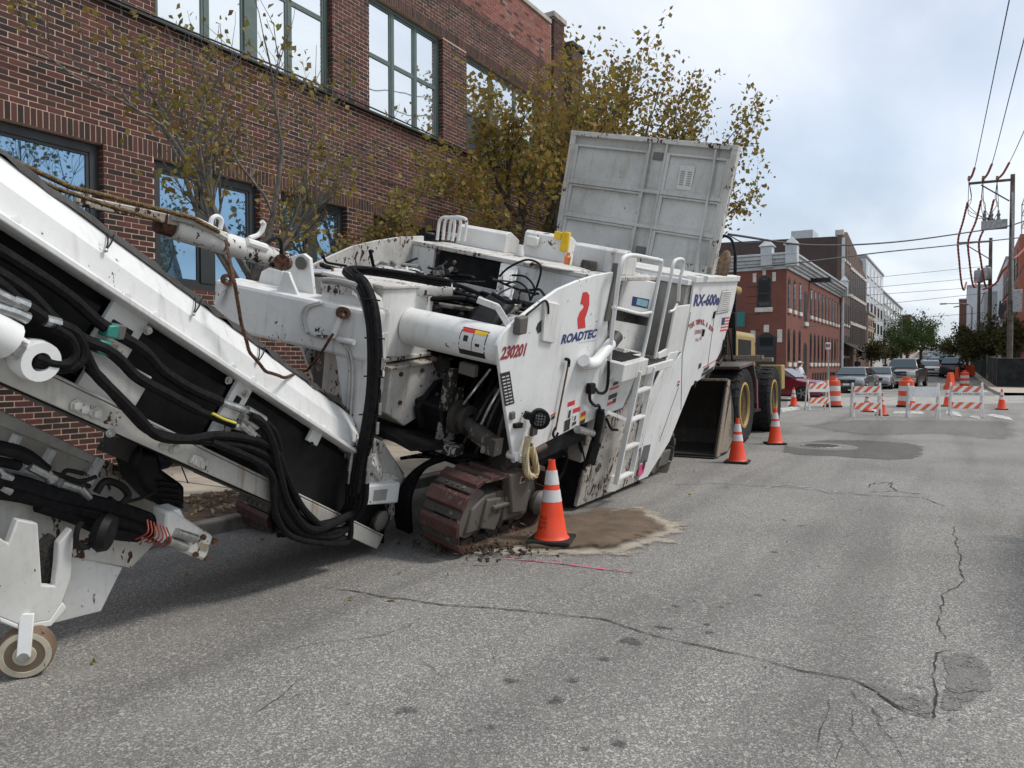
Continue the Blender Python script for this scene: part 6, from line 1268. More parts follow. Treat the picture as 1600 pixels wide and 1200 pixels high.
# ================================================================== PEOPLE
def person(px, Y, label, shirt, trouser, skin, hat=None, rz=0.0, gzz=0.0, s=1.0, hatcol=None, armbend=.25):
    P = at_Y(px, 580, Y); r = empty('person', (P[0], Y, gzz), rz, label=label, category='person')
    def skinmesh(nm, V, E, rad, m, root):
        me = bpy.data.meshes.new(nm); me.from_pydata([tuple(np.array(v)*s) for v in V], E, []); me.materials.append(m); o = bpy.data.objects.new(nm, me); COL.objects.link(o); o.parent = r
        md = o.modifiers.new('skin', 'SKIN'); 
        for i, q in enumerate(rad): me.skin_vertices[0].data[i].radius = (q[0]*s, q[1]*s) if isinstance(q, tuple) else (q*s, q*s)
        me.skin_vertices[0].data[root].use_root = True; md.use_smooth_shade = True; sb = o.modifiers.new('sub', 'SUBSURF'); sb.levels = 2; sb.render_levels = 2; return o
    V = [(0, 0, .95), (0, .0, 1.15), (0, -.01, 1.38), (0, 0, 1.49), (0, -.01, 1.57), (0, -.015, 1.68), (-.17, 0, 1.42), (-.22, .06, 1.15), (-.20, -armbend*.3, .93), (-.20, -armbend*.45, .84), (.17, 0, 1.42), (.22, -.10, 1.16), (.2, -armbend, 1.0), (.19, -armbend*1.3, .95), (-.09, 0, .90), (-.10, -.12, .50), (-.10, -.05, .09), (-.10, -.20, .04), (.09, 0, .90), (.10, .08, .50), (.10, .25, .10), (.10, .10, .04)]
    E = [(0, 1), (1, 2), (2, 3), (3, 4), (4, 5), (2, 6), (6, 7), (7, 8), (8, 9), (2, 10), (10, 11), (11, 12), (12, 13), (0, 14), (14, 15), (15, 16), (16, 17), (0, 18), (18, 19), (19, 20), (20, 21)]
    R = [(.15, .11), (.15, .10), (.17, .11), .06, .07, .085, .07, .05, .04, .035, .07, .05, .04, .035, .09, .065, .045, .04, .09, .065, .045, .04]
    skinmesh('body', V, E, R, skin, 0)
    c = 1.0; MB().loft([[(a*s*math.cos(t), b*s*math.sin(t)-.005, z*s) for t in np.linspace(0, 2*math.pi, 17)[:-1]] for (z, a, b) in ((.88, .20, .15), (1.0, .205, .15), (1.2, .20, .145), (1.36, .215, .14), (1.45, .16, .11), (1.50, .08, .08))]).build('shirt', shirt, r)
    for sg, pts in ((-1, [(-.17, 0, 1.42), (-.22, .05, 1.2), (-.225, .05, 1.12)]), (1, [(.17, 0, 1.42), (.22, -.08, 1.2), (.225, -.10, 1.12)])): MB().tube([np.array(p)*s for p in pts], [.085*s, .075*s, .075*s], 12).build('sleeve', shirt, r)
    for pts in ([(-.09, 0, .93), (-.10, -.12, .50), (-.10, -.05, .12)], [(.09, 0, .93), (.10, .08, .50), (.10, .25, .13)]): MB().tube([np.array(p)*s for p in cr(pts, 4)], [.11*s]*1+[.085*s]*7+[.065*s], 12).build('trouser_leg', trouser, r)
    MB().ball((0, -.02*s, 1.665*s), .105*s, 14, (.82, .98, 1.12)).build('head', skin, r)
    for (q, rd) in (((0, -.125, 1.655), .018), ((-.035, -.11, 1.68), .011), ((.035, -.11, 1.68), .011), ((-.088, -.01, 1.66), .022), ((.088, -.01, 1.66), .022)): MB().ball(np.array(q)*s, rd*s, 8).build('nose' if rd == .018 else ('eye' if rd == .011 else 'ear'), skin if rd != .011 else DECK, r)
    MB().ball((0, -.005*s, 1.72*s), .112*s, 14, (.85, 1, .72)).build('cap' if hat else 'hair', hatcol or DECK, r)
    if hat: MB().box(-.07*s, .07*s, -.21*s, -.09*s, 1.715*s, 1.73*s).build('cap_brim', hatcol, r, bevel=.01)
    for (x, y) in ((-.10, -.12), (.10, .18)): MB().ball((x*s, y*s, .045*s), .1*s, 10, (.5, 1.3, .45)).build('shoe', DECK, r)
    return r
SKN = mat('skin_brown', (.16, .085, .055), .6); WSH = mat('cloth_white', (.68, .68, .67), .8); DRK = mat('cloth_black', (.016, .016, .018), .85); GRYC = mat('cloth_grey', (.2, .2, .21), .85)
person(1249, 39.5, 'person in white T-shirt and white cap standing behind the red car', WSH, GRYC, SKN, True, RAD(75), .0, .97, WSH)
person(1340, 66, 'person in black clothes under the dark awning', DRK, DRK, SKN, False, RAD(-20), gz(66)+.14, 1.0)

# ================================================================== BUILDINGS UP THE STREET
METW = paint('cornice_metal', (.50, .53, .55), .35, .4, .4, .45); WSTONE = mat('white_stone', (.58, .56, .51), .85, var=.12, scale=4); DGL = glass_mat('dark_window', (.05, .06, .065), .08, .6); FRB = mat('frame_black', (.02, .022, .026), .5)
def building(name, label, loc_): 
    e = empty(name, loc_, label=label, category='building'); f = (lambda p: p-np.array(loc_)); return e, f
Y0r, Y1r, Xr = 47.4, 70.6, -9.3
rb, rf = building('corner_building', 'two storey red brick corner building with pale metal cornice and tall narrow windows', (Xr, Y0r, .14))
zc = at_Y(1228, 420, Y0r)[2]; zt = at_Y(1226, 396, Y0r)[2]
def B_(b, name, m, parent, f, **k): b.xf = f; return b.build(name, m, parent, **k)
frw = B_(MB().box(-34, Xr, Y0r, Y1r, -.2, zc), 'wall', BT_RED2, rb, rf, smooth=0)
# front windows, door, stones (on the face Y = Y0r)
def fx(px, py): p = at_Y(px, py, Y0r); return p[0], p[2]
def arch_pts(x0, x1, z0, z1, rise, y, n=8): return [(x0, y, z0), (x1, y, z0)]+[(x1+(x0-x1)*k/n, y, z1+rise*math.sin(math.pi*k/n)) for k in range(n+1)]
x0, z0 = fx(1183, 480); x1, z1 = fx(1205, 436); wdx = x1-x0
for k in range(6):
    o = -k*(wdx*2.9)
    w_ = B_(MB().prism(arch_pts(x0+o, x1+o, z0, z1, .22, Y0r-.02), (0, .1, 0)), 'window', FRB, rb, rf, smooth=0)
    zm = (z0+z1)/2
    for (a, c) in ((z0+.06, zm-.05), (zm+.05, z1+.05)): B_(MB().box(x0+o+.1, x1+o-.1, Y0r-.035, Y0r-.022, a, c), 'pane', GL_DK, w_, rf, smooth=0)
    B_(MB().box(x0+o-.12, x1+o+.12, Y0r-.12, Y0r+.02, z0-.32, z0-.04), 'sill', WSTONE, w_, rf, bevel=.02)
    for (a, c, e, g) in ((x0+o-.28, x0+o-.06, z1-.15, z1+.42), (x1+o+.06, x1+o+.28, z1-.15, z1+.42), ((x0+x1)/2+o-.1, (x0+x1)/2+o+.1, z1+.26, z1+.62)): B_(MB().box(a, c, Y0r-.04, Y0r+.02, e, g), 'arch_stone', WSTONE, w_, rf, bevel=.02)
dx0, dz1 = fx(1182, 528); dx1, _ = fx(1213, 528)
for k in range(3):
    o = -k*8.0; dr = B_(MB().prism(arch_pts(dx0+o, dx1+o, .14, dz1, .3, Y0r-.02), (0, .08, 0)), 'door', FRB, rb, rf, smooth=0)
    B_(MB().box(dx0+o+.2, dx1+o-.2, Y0r-.035, Y0r-.022, dz1-.5, dz1+.02), 'pane', DGL, dr, rf, smooth=0); B_(MB().box(dx0+o+.15, dx1+o-.15, Y0r-.05, Y0r-.022, dz1-.75, dz1-.62), 'door_rail', mat('door_blue', (.03, .04, .055), .5), dr, rf)
    for s in (0, 1): B_(MB().box((dx0+dx1)/2+o-.02-(s*.55), (dx0+dx1)/2+o+.02+(s*.55), Y0r-.042, Y0r-.022, .3+s*.0, .4), 'kick_plate', MATS['door_blue'], dr, rf) if s == 0 else None
    for (a, c, e, g) in ((dx0+o-.35, dx0+o-.06, dz1-.3, dz1+.5), (dx1+o+.06, dx1+o+.35, dz1-.3, dz1+.5), ((dx0+dx1)/2+o-.16, (dx0+dx1)/2+o+.16, dz1+.34, dz1+.8)): B_(MB().box(a, c, Y0r-.05, Y0r+.02, e, g), 'arch_stone', WSTONE, dr, rf, bevel=.02)
# long side windows (face X = Xr)
def sz(px, py): p = at_X(px, py, Xr); return p[1], p[2]
_, uz1 = sz(1232.5, 436); _, uz0 = sz(1232.5, 482); _, lz1 = sz(1232.5, 517); _, lz0 = sz(1232.5, 566)
for px in (1232.5, 1241, 1249.5, 1267, 1273.3, 1279.2, 1285, 1290.3, 1295.6, 1300.4, 1305, 1309):
    y = sz(px, 500)[0]
    for (a, c) in ((uz0, uz1), (lz0, lz1)):
        w_ = B_(MB().prism([(Xr+.02, y-.34, a), (Xr+.02, y+.34, a)]+[(Xr+.02, y+.34-.68*k/6, c+.16*math.sin(math.pi*k/6)) for k in range(7)], (-.1, 0, 0)), 'window', FRB, rb, rf, smooth=0)
        B_(MB().box(Xr+.022, Xr+.032, y-.26, y+.26, a+.1, c-.05), 'pane', DGL, w_, rf, smooth=0); B_(MB().box(Xr-.02, Xr+.12, y-.42, y+.42, a-.28, a-.02), 'sill', WSTONE, w_, rf, bevel=.02)
y = sz(1258.5, 500)[0]; _, q1 = sz(1258.5, 460); _, q0 = sz(1258.5, 503); _, q3 = sz(1258.5, 542)
w_ = B_(MB().prism([(Xr+.02, y-.55, q0), (Xr+.02, y+.55, q0)]+[(Xr+.02, y+.55-1.1*k/6, q1+.25*math.sin(math.pi*k/6)) for k in range(7)], (-.1, 0, 0)), 'window', FRB, rb, rf, smooth=0); B_(MB().box(Xr-.02, Xr+.12, y-.62, y+.62, q0-.28, q0-.02), 'sill', WSTONE, w_, rf)
B_(MB().prism([(Xr+.02, y-.6, .1), (Xr+.02, y+.6, .1)]+[(Xr+.02, y+.6-1.2*k/6, q3+.3*math.sin(math.pi*k/6)) for k in range(7)], (-.1, 0, 0)), 'door', FRB, rb, rf, smooth=0)
for k in range(10): yy = sz(1270+k*4, 590)[0]; B_(MB().box(Xr-.02, Xr+.05, yy-.25, yy+.25, .4, .95), 'basement_window', FRB, rb, rf, smooth=0)
# cornice: stacked mouldings on both faces, brackets and pinnacles
H = zt-zc
for (d, a, c) in ((.10, 0, .22), (.22, .2221, .40), (.34, .4021, .62), (.50, .6221, .86), (.62, .8621, 1.0)):
    B_(MB().box(-34, Xr+d, Y0r-d, Y1r+.1, zc+H*a, zc+H*c), 'cornice_moulding', METW, rb, rf, bevel=.03, smooth=0)
for (px, dy) in ((1218, 0), (1236, 0)):
    pass
for (x, y) in ((Xr-1.1, Y0r-.25), (Xr+.35, Y0r-.25), (Xr+.35, Y1r-.3)):
    s_ = .34 if y < 60 else .28
    pn = B_(MB().box(x-s_, x+s_, y-s_, y+s_, zc+.1, zt+.45), 'pinnacle', METW, rb, rf, bevel=.03); B_(MB().loft([[(x-s_*1.3, y-s_*1.3, zt+.452), (x+s_*1.3, y-s_*1.3, zt+.452), (x+s_*1.3, y+s_*1.3, zt+.452), (x-s_*1.3, y+s_*1.3, zt+.452)], [(x-.02, y-.02, zt+.95), (x+.02, y-.02, zt+.95), (x+.02, y+.02, zt+.95), (x-.02, y+.02, zt+.95)]]), 'pinnacle_cap', METW, pn, rf, smooth=20)
c = fx(1161, 497); B_(MB().box(c[0]-.4, c[0]+.25, Y0r-.6, Y0r-.5, c[1]-.55, c[1]+.35), 'hanging_sign', mat('sign_green', (.02, .16, .15), .5), rb, rf)
p = sz(1265, 439); B_(MB().box(Xr, Xr+1.4, p[0]-.25, p[0]+.25, p[1]-.15, p[1]+.15), 'flood_lamp', CARB, rb, rf)
B_(MB().tube([(Xr+.15, Y1r+.05, .2), (Xr+.15, Y1r+.05, zt)], .12, 8), 'drain_pipe', METW, rb, rf)
# tall dark brick building behind
Yd0, Yd1, Xd = 71.0, 90.2, -9.25
zd = at_Y(1316, 372, Yd0)[2]
db, df = building('tall_brick_building', 'tall dark brick building rising behind the corner building', (Xd, Yd0, .14))
B_(MB().prism([(Xd, Yd0, 0), (Xd, Yd1, 0), (Xd, Yd1, zd-1.6), (Xd, Yd0+12, zd-.6), (Xd, Yd0+10, zd+.1), (Xd, Yd0+3, zd+1.0), (Xd, Yd0, zd+.3)], (-.4, 0, 0)), 'street_wall', brick_tex('brickwork_tan', (.13, .075, .055), (.10, .06, .046), (.14, .1, .08)), db, df, smooth=0)
B_(MB().prism([(Xd-.4, Yd0, 0), (Xd-.4, Yd0, zd+.2), (Xd-10, Yd0, zd+.5), (Xd-26, Yd0, zd+1.0), (Xd-26, Yd0, 0)], (0, Yd1-Yd0, 0)), 'wall', BT_DK, db, df, smooth=0)
B_(MB().box(Xd-.6, Xd+.06, Yd0-.06, Yd0+.5, zd+.3, zd+.75), 'parapet_block', STONE, db, df); p = at_Y(1256, 368, Yd0+6); B_(MB().box(p[0]-1.0, p[0]+1.0, Yd0+5, Yd0+8, zd-1, p[2]+.35), 'roof_plant', METW, db, df)
B_(MB().tube([(Xd+.08, Yd0-.1, .2), (Xd+.08, Yd0-.1, zd)], .12, 8), 'drain_pipe', METW, db, df)
for k in range(11):
    y = Yd0+1.4+k*1.65
    if k < 3:
        for j in range(4): w_ = B_(MB().box(Xd-.02, Xd+.03, y-.35, y+.35, 2.4+j*2.9, 4.2+j*2.9), 'window', FRB, db, df, smooth=0); B_(MB().box(Xd-.02, Xd+.09, y-.45, y+.45, 2.15+j*2.9, 2.38+j*2.9), 'sill', WSTONE, w_, df)
    else:
        w_ = B_(MB().box(Xd-.02, Xd+.03, y-.5, y+.5, 3.6, zd-2.2), 'window', FRB, db, df, smooth=0)
        for j in range(3): B_(MB().box(Xd-.02, Xd+.08, y-.75, y+.75, 5.4+j*2.6, 5.7+j*2.6), 'spandrel', WSTONE, w_, df)
aw = B_(MB().prism([(Xd, Yd0+1.0, 3.6), (Xd, Yd0+9, 3.6), (Xd+1.6, Yd0+9, 2.7), (Xd+1.6, Yd0+1.0, 2.7)], (0, 0, -.08)), 'awning', DRK, db, df); B_(MB().box(Xd+1.54, Xd+1.6, Yd0+1.0, Yd0+9, 2.2, 2.7), 'awning_valance', DRK, aw, df)
B_(MB().box(Xd, Xd+.04, Yd0+2, Yd0+4, .2, 2.4), 'door', FRB, db, df)
# paler blocks further on
TAN = mat('stucco_tan', (.42, .32, .25), .9, var=.1, scale=2); WHB = mat('panel_white', (.52, .54, .57), .7, var=.06, scale=1); GRB = mat('panel_grey', (.33, .34, .34), .7, var=.08, scale=1); BLB = mat('panel_blue', (.16, .24, .30), .6, var=.1, scale=1)
def block(name, label, x, y0, y1, h, m, cols, rows, dep=9, gm=DGL, ww=.55):
    e, f = building(name, label, (x, y0, gz(y0))); g0 = gz((y0+y1)/2)-.3
    B_(MB().box(x-dep, x, y0, y1, g0-1, h), 'wall', m, e, f, smooth=0); B_(MB().box(x-dep-.1, x+.12, y0-.1, y1+.1, h, h+.25), 'roof', GRB, e, f)
    for i in range(cols):
        for j in range(rows):
            yc = y0+(y1-y0)*(i+.5)/cols; zc_ = g0+2.2+(h-g0-2.4)*(j+.5)/rows; hw, hh = (y1-y0)/cols*ww/2, (h-g0-2.4)/rows*.3
            w_ = B_(MB().box(x-.03, x+.03, yc-hw, yc+hw, zc_-hh, zc_+hh), 'window', gm, e, f, smooth=0); B_(MB().box(x-.02, x+.08, yc-hw-.05, yc+hw+.05, zc_-hh-.14, zc_-hh-.02), 'sill', WSTONE, w_, f)
    return e, f
sxx = lambda Y: sx(Y)
block('stucco_building', 'low tan stucco building beyond the tall dark brick one', -9.1, 90.6, 97.5, at_Y(1358, 490, 91)[2], TAN, 3, 3); block('white_apartment_block', 'white modern apartment block up the left side of the street', -10.1, 97.8, 120, at_Y(1356, 402, 98)[2], WHB, 5, 5, 10, GL_DK)
block('grey_apartment_block', 'grey slab apartment block beyond the white one', -10.6, 121, 168, at_Y(1386, 452, 122)[2], GRB, 8, 5, 8, GL_DK); block('blue_apartment_block', 'bluish block farthest up the left side of the street', -12.5, 170, 205, at_Y(1398, 500, 172)[2], BLB, 8, 3, 8)
block('row_house', 'orange brick row house far up the left side', -11.2, 206, 240, 9.5+gz(215), BT_RED2, 8, 3)
# right side: unfinished red building with scaffold
e, f = building('red_building', 'orange red building under construction at the right edge', (3.5, 68, gz(68)))
ORB = paint('red_sheathing', (.34, .10, .055), .5, .5, .8, .8); zr = at_Y(1590, 372, 70)[2]
B_(MB().box(3.55, 16, 68, 96, 0, zr), 'wall', ORB, e, f, smooth=0)
for i in range(6):
    for j in range(3): w_ = B_(MB().box(3.5, 3.58, 70+i*4.2, 71.8+i*4.2, 2.6+j*3.0, 4.6+j*3.0), 'window', FRB, e, f, smooth=0); B_(MB().box(3.44, 3.5, 70+i*4.2, 71.8+i*4.2, 3.5+j*3, 3.6+j*3), 'rail', METW, w_, f)
B_(MB().box(3.2, 3.6, 67.8, 96.2, 4.6, 5.0), 'ledge', FRB, e, f)
sc2, sf = building('scaffold', 'thin metal scaffold standing on top of the red building', (3.6, 69, gz(69))); sc2['category'] = 'scaffold'
for (x, y) in ((3.9, 69), (5.2, 69), (3.9, 73), (5.2, 73)): B_(MB().tube([(x, y, zr), (x, y, zr+3.2)], .05, 6), 'upright', METW, sc2, sf)
for z in (zr+1.2, zr+2.2, zr+3.1): B_(MB().tube([(3.9, 69, z), (5.2, 69, z), (5.2, 73, z), (3.9, 73, z), (3.9, 69, z)], .04, 6), 'rail', METW, sc2, sf)
block('white_block', 'white block behind the trees on the right side', 14.5, 100, 125, 13.5, WHB, 6, 4, 10.5); block('grey_house', 'dark grey house far up the right side', 9.5, 128, 150, 12, GRB, 5, 3, 7); block('far_house', 'pale house at the top of the right side', 7.5, 160, 200, 16, WHB, 8, 3, 7); block('hill_house', 'brick house beyond the trees on the right side', 6.0, 205, 245, 17, BT_RED, 8, 3, 7)

# ================================================================== FENCE with dark screening
FSC = mat('screen_cloth', (.022, .026, .026), .85, var=.35, scale=2.2, bump=.4, spec=.25)
c0 = at_Y(1557, 608, 56); c1 = at_Y(1516, 592, 104); c2 = (c0[0]+3.4, 55.2)
fe = empty('construction_fence', (c0[0], 56, 0), label='chain fence covered in dark green screening at the far right corner', category='fence'); ff = lambda p: p-np.array([c0[0], 56, 0])
def fence_run(a, b, n, h=1.95):
    for i in range(n):
        p = np.array(a)+(np.array(b)-np.array(a))*i/n; q = np.array(a)+(np.array(b)-np.array(a))*(i+1)/n; g = MB(ff); vs = []; m = 10; d = (q-p)/np.linalg.norm(q-p); nn = np.array([-d[1], d[0]])
        for k in range(m+1):
            for j in range(4):
                u = p+(q-p)*k/m; bul = .05*math.sin(math.pi*k/m)*math.sin(math.pi*j/3+.4)+RNG.normal(0, .012); vs.append((u[0]+nn[0]*bul, u[1]+nn[1]*bul, gz(u[1])+.06+(h-.06)*j/3-(.04*math.sin(math.pi*k/m) if j == 3 else 0)))
        g.add(vs, [(k*4+j, (k+1)*4+j, (k+1)*4+j+1, k*4+j+1) for k in range(m) for j in range(3)]); g.build('screen_panel', FSC, fe, fix=False)
        MB(ff).tube([(p[0], p[1], gz(p[1])), (p[0], p[1], gz(p[1])+h+.05)], .03, 8).build('fence_post', STEELD, fe); MB(ff).tube([(p[0], p[1], gz(p[1])+h), (q[0], q[1], gz(q[1])+h)], .02, 6).build('top_rail', STEELD, fe)
fence_run((c0[0], 56), (c2[0], c2[1]), 2); fence_run((c0[0], 56), (c1[0], 104), 12)
a = at_Y(1544, 590, 66); MB(ff).box(a[0]-.06, a[0]-.03, 66, 68.2, gz(66)+.9, gz(66)+1.9).build('banner', mat('banner_green', (.06, .22, .14), .6), fe); MB(ff).box(a[0]-.06, a[0]-.03, 66, 68.2, gz(66)+.3, gz(66)+.88).build('banner', DECW, fe)

# ================================================================== POLES AND WIRES
WOOD = mat('pole_wood', (.12, .105, .085), .9, var=.3, scale=3, bump=.4); GLVG = mat('galvanised', (.32, .33, .33), .5, .5, .2); REDS = paint('red_sleeve', (.38, .09, .07), .3, 0, 1.2, .6, scale=8); INS = mat('insulator', (.16, .15, .14), .4)
def pole(px, Y, ytop, label, r=.17, arm=None, braces=True):
    b = at_Y(px, 560, Y); t = at_Y(px, ytop, Y); e = empty('utility_pole', (b[0], Y, gz(Y)), label=label, category='utility pole', group='wooden utility poles'); f = lambda p: p-np.array([b[0], Y, gz(Y)])
    MB(f).tube([(b[0], Y, gz(Y)-.2), (b[0], Y, t[2])], [r*1.15, r*.8], 14).build('mast', WOOD, e)
    return e, f, b[0], t[2]
e1, f1, X1p, Z1 = pole(1577.5, 60, 273, 'tall wooden utility pole with a crossarm behind the dark fence')
a0, a1 = at_Y(1513, 287, 60), at_Y(1579, 281, 60); MB(f1).beam(a0, a1, .12, .16).build('crossarm', WOOD, e1); b0, b1 = at_Y(1533, 289, 60), at_Y(1577, 314, 60); MB(f1).beam(b0, b1, .06, .08).build('brace', WOOD, e1)
ins = []
for px in (1514, 1536, 1558):
    p = at_Y(px, 283, 59.9); ins.append(p); MB(f1).lathe([(.06, 0), (.11, .08), (.06, .12), (.11, .2), (.06, .26), (.08, .34), (0, .36)], p, (0, 0, 1), 10).build('insulator', INS, e1)
    for k in range(3): q = at_Y(px+random.uniform(-2, 5), 320+k*9, 59.8); MB(f1).tube(cr([p, (p+q)/2+(random.uniform(-.2, .2), 0, -.3), q, at_Y(1540+k*12, 345, 59.8)], 5), .02, 5).build('jumper_wire', CAB, e1)
p0, p1 = at_Y(1533, 352, 59.9), at_Y(1574, 352, 59.9); MB(f1).box(p0[0], p1[0], 59.6, 60.1, p0[2]-.35, p0[2]+.25).build('switch_rack', GLVG, e1, bevel=.04)
for px in (1538, 1549, 1560): p = at_Y(px, 346, 59.8); MB(f1).lathe([(.07, 0), (.13, .15), (.08, .3), (.13, .45), (.06, .6), (.06, .75)], p, (0, 0, 1), 10).build('bushing', INS, e1)
p = at_Y(1589, 470, 59.7); MB(f1).box(p[0]-.25, p[0]+.28, 59.5, 59.9, p[2]-.75, p[2]+.75).build('control_cabinet', GLVG, e1, bevel=.03); MB(f1).tube([at_Y(1582, 470, 59.8), at_Y(1582, 300, 59.8)], .06, 8).build('riser_pipe', GLVG, e1)
for k in range(4): MB(f1).tube(cr([at_Y(1572, 470+k*3, 59.7), at_Y(1566+k, 475+k*4, 59.6), at_Y(1561+k, 490+k*3, 59.6), at_Y(1563, 470, 59.6)], 4), .05, 6).build('cable_bundle', CAB, e1)
e2, f2, X2p, Z2 = pole(1545, 78, 372, 'second wooden utility pole with transformers up the street')
MB(f2).beam(at_Y(1497, 380, 78), at_Y(1547, 377, 78), .12, .16).build('crossarm', WOOD, e2); MB(f2).beam(at_Y(1510, 383, 78), at_Y(1545, 404, 78), .06, .08).build('brace', WOOD, e2)
for (px, py) in ((1529, 432), (1542, 428)): p = at_Y(px, py, 77.4); MB(f2).lathe([(.30, -.55), (.36, -.5), (.36, .45), (.30, .55), (.12, .58), (.1, .75), (0, .75)], p, (0, 0, 1), 16).build('transformer', GLVG, e2)
e3, f3, X3p, Z3 = pole(1528, 90, 440, 'third wooden utility pole beside the transformers'); e4, f4, _, _ = pole(1503, 120, 468, 'farther utility pole above the right hand trees', .15); MB(f4).beam(at_Y(1490, 480, 120), at_Y(1513, 476, 120), .12, .14).build('crossarm', WOOD, e4)
e5, f5, _, _ = pole(1408, 110, 500, 'pale utility pole standing before the big green tree on the left', .16)
def wire(pts, r, label, m=CAB, group='overhead wires above the crossing'):
    MB().tube(cr(pts, 10), r, 6).build('overhead_wire', m, label=label, category='wire', group=group, fix=False)
wire([at_Y(1138, 366, 27), at_Y(1270, 383, 36), at_Y(1400, 378, 46), at_Y(1520, 362, 55), np.array((X1p, 60, at_Y(1577, 352, 60)[2])), at_Y(1640, 330, 64)], .045, 'thick upper cable crossing the street to the tall pole'); wire([at_Y(1100, 424, 28), at_Y(1250, 410, 38), at_Y(1380, 394, 48), at_Y(1480, 384, 54), at_Y(1640, 366, 62)], .04, 'thick lower cable crossing the street below the upper one')
wire([at_Y(1140, 368, 27), at_Y(1160, 378, 30), at_Y(1185, 378, 32), at_Y(1200, 374, 34)], .02, 'short slack wire at the corner lamp')
for k, (ya, yb, Ya, lab) in enumerate(((437, 430, 66, 'thin wire above the corner building roofline'), (452, 447, 68, 'thin wire just below the roofline wire'), (463, 462, 70, 'thin wire halfway down the corner building'), (480, 472, 72, 'thin wire over the upper windows'), (505, 502, 74, 'lowest thin wire across the street'))):
    wire([at_Y(1165, ya+12, 46), at_Y(1330, ya, 58), at_Y(1540, yb-14, 78)], .018, lab)
prim = [(ins[0], [at_Y(1523, 262, 58), at_Y(1577, 0, 29.8), at_Y(1640, -300, 15)], 'left primary conductor rising from the crossarm over the street'), (ins[1], [at_Y(1550, 256, 58), at_Y(1600, 62, 33), at_Y(1640, -70, 24)], 'middle primary conductor rising from the crossarm'), (ins[2], [at_Y(1577, 254, 58), at_Y(1600, 205, 46), at_Y(1640, 110, 34)], 'right primary conductor rising from the crossarm')]
for p, q, lab in prim: wire([p]+q, .022, lab)
def sleeve(pts, label):
    P = cr(pts, 12); rr = [.06+.02*(i % 2) for i in range(len(P))]; MB().tube(P, rr, 8).build('line_hose', REDS, label=label, category='line hose', group='red insulating hoses on the power lines', fix=False)
for i, (p, q, lab) in enumerate(prim): sleeve([p+(0, -.1, .1), (p+q[0])/2+(0, 0, -.1), q[0]], ('left', 'middle', 'right')[i]+' short red line hose above the crossarm')
for (pts, lab) in (([(1512, 316), (1505, 345), (1497, 376), (1499, 410), (1502, 440), (1506, 453), (1510, 441)], 'leftmost long red line hose looping below the crossarm'), ([(1533, 313), (1525, 345), (1513, 377), (1515, 410), (1519, 440), (1523, 449), (1525, 440)], 'middle long red line hose looping below the crossarm'), ([(1553, 312), (1544, 345), (1530, 377), (1533, 410), (1538, 440), (1541, 450)], 'right long red line hose looping below the crossarm')):
    sleeve([at_Y(px, py, 59.5+i*2.6) for i, (px, py) in enumerate(pts)], lab)
sleeve([at_Y(1536, 452, 66), at_Y(1548, 448, 65), at_Y(1558, 440, 63), at_Y(1566, 425, 61), at_Y(1574, 416, 60)], 'red line hose slung between the two nearest poles'); sleeve([at_Y(1584, 404, 62), at_Y(1592, 398, 63), at_Y(1604, 385, 64)], 'red line hose right of the tall pole')
wire([at_Y(1566, 470, 60), at_Y(1580, 452, 60), at_Y(1592, 430, 61), at_Y(1610, 395, 62)], .05, 'black cable looping right of the tall pole')
# corner street lamp with curved arm
b = at_Y(1148, 500, 26.8); t = at_Y(1148, 400, 26.8); lp = empty('street_lamp', (b[0], 26.8, KH), label='dark street lamp with a curved arm behind the raised lid', category='street lamp'); f = lambda p: p-np.array([b[0], 26.8, KH])
MB(f).tube([(b[0], 26.8, KH), (b[0], 26.8, t[2])], [.09, .06], 12).build('mast', BLK, lp); MB(f).tube(cr([(b[0], 26.8, t[2])]+[at_Y(px, py, 26.8) for px, py in ((1147, 385), (1143, 375), (1137, 370), (1130, 368))], 5), .05, 8).build('arm', BLK, lp); p = at_Y(1128, 369, 26.8); MB(f).box(p[0]-.5, p[0]+.05, 26.65, 26.95, p[2]-.06, p[2]+.06).build('lamp_head', BLK, lp, bevel=.03); MB(f).box(b[0]-.12, b[0]+.12, 26.68, 26.92, KH+.001, KH+.3).build('foot', BLK, lp, bevel=.02)
p = at_Y(1496, 475, 112); lp2 = empty('street_lamp', (p[0]+1.6, 112, gz(112)), label='far street lamp with a long arm over the street on the right', category='street lamp'); f = lambda q: q-np.array([p[0]+1.6, 112, gz(112)])
MB(f).tube([(p[0]+1.6, 112, gz(112)), (p[0]+1.6, 112, p[2]-.5)], .1, 8).build('mast', GLVG, lp2); MB(f).tube(cr([(p[0]+1.6, 112, p[2]-.5), (p[0]+1.0, 112, p[2]+.0), (p[0]-1.2, 112, p[2]+.1)], 4), .06, 6).build('arm', GLVG, lp2); MB(f).box(p[0]-2.0, p[0]-1.2, 111.8, 112.2, p[2], p[2]+.18).build('lamp_head', GLVG, lp2, bevel=.04)
# bus stop sign on the corner
b = at_Y(1294, 612, 43.6); sg = empty('sign_post', (b[0], 43.6, .14), label='thin sign post with a square white sign on the far corner', category='sign'); f = lambda q: q-np.array([b[0], 43.6, .14])
q1, q0 = at_Y(1290, 535, 43.55), at_Y(1298, 546, 43.55); MB(f).tube([(b[0], 43.6, .14), (b[0], 43.6, q1[2])], .035, 8).build('post', GLVG, sg); MB(f).box(q1[0], q0[0], 43.53, 43.56, q0[2], q1[2]).build('sign_plate', DECW, sg, bevel=.01)
b_ = MB(f); w3 = (q0[0]-q1[0]); 
for k in range(2): MB(f).box(q1[0]+w3*(.12+.42*k), q1[0]+w3*(.44+.42*k), 43.522, 43.528, q0[2]+.12, q0[2]+.3).build('sign_block', (TXT_B, TXT_R)[k], sg)
b = at_Y(1305, 600, 50); 

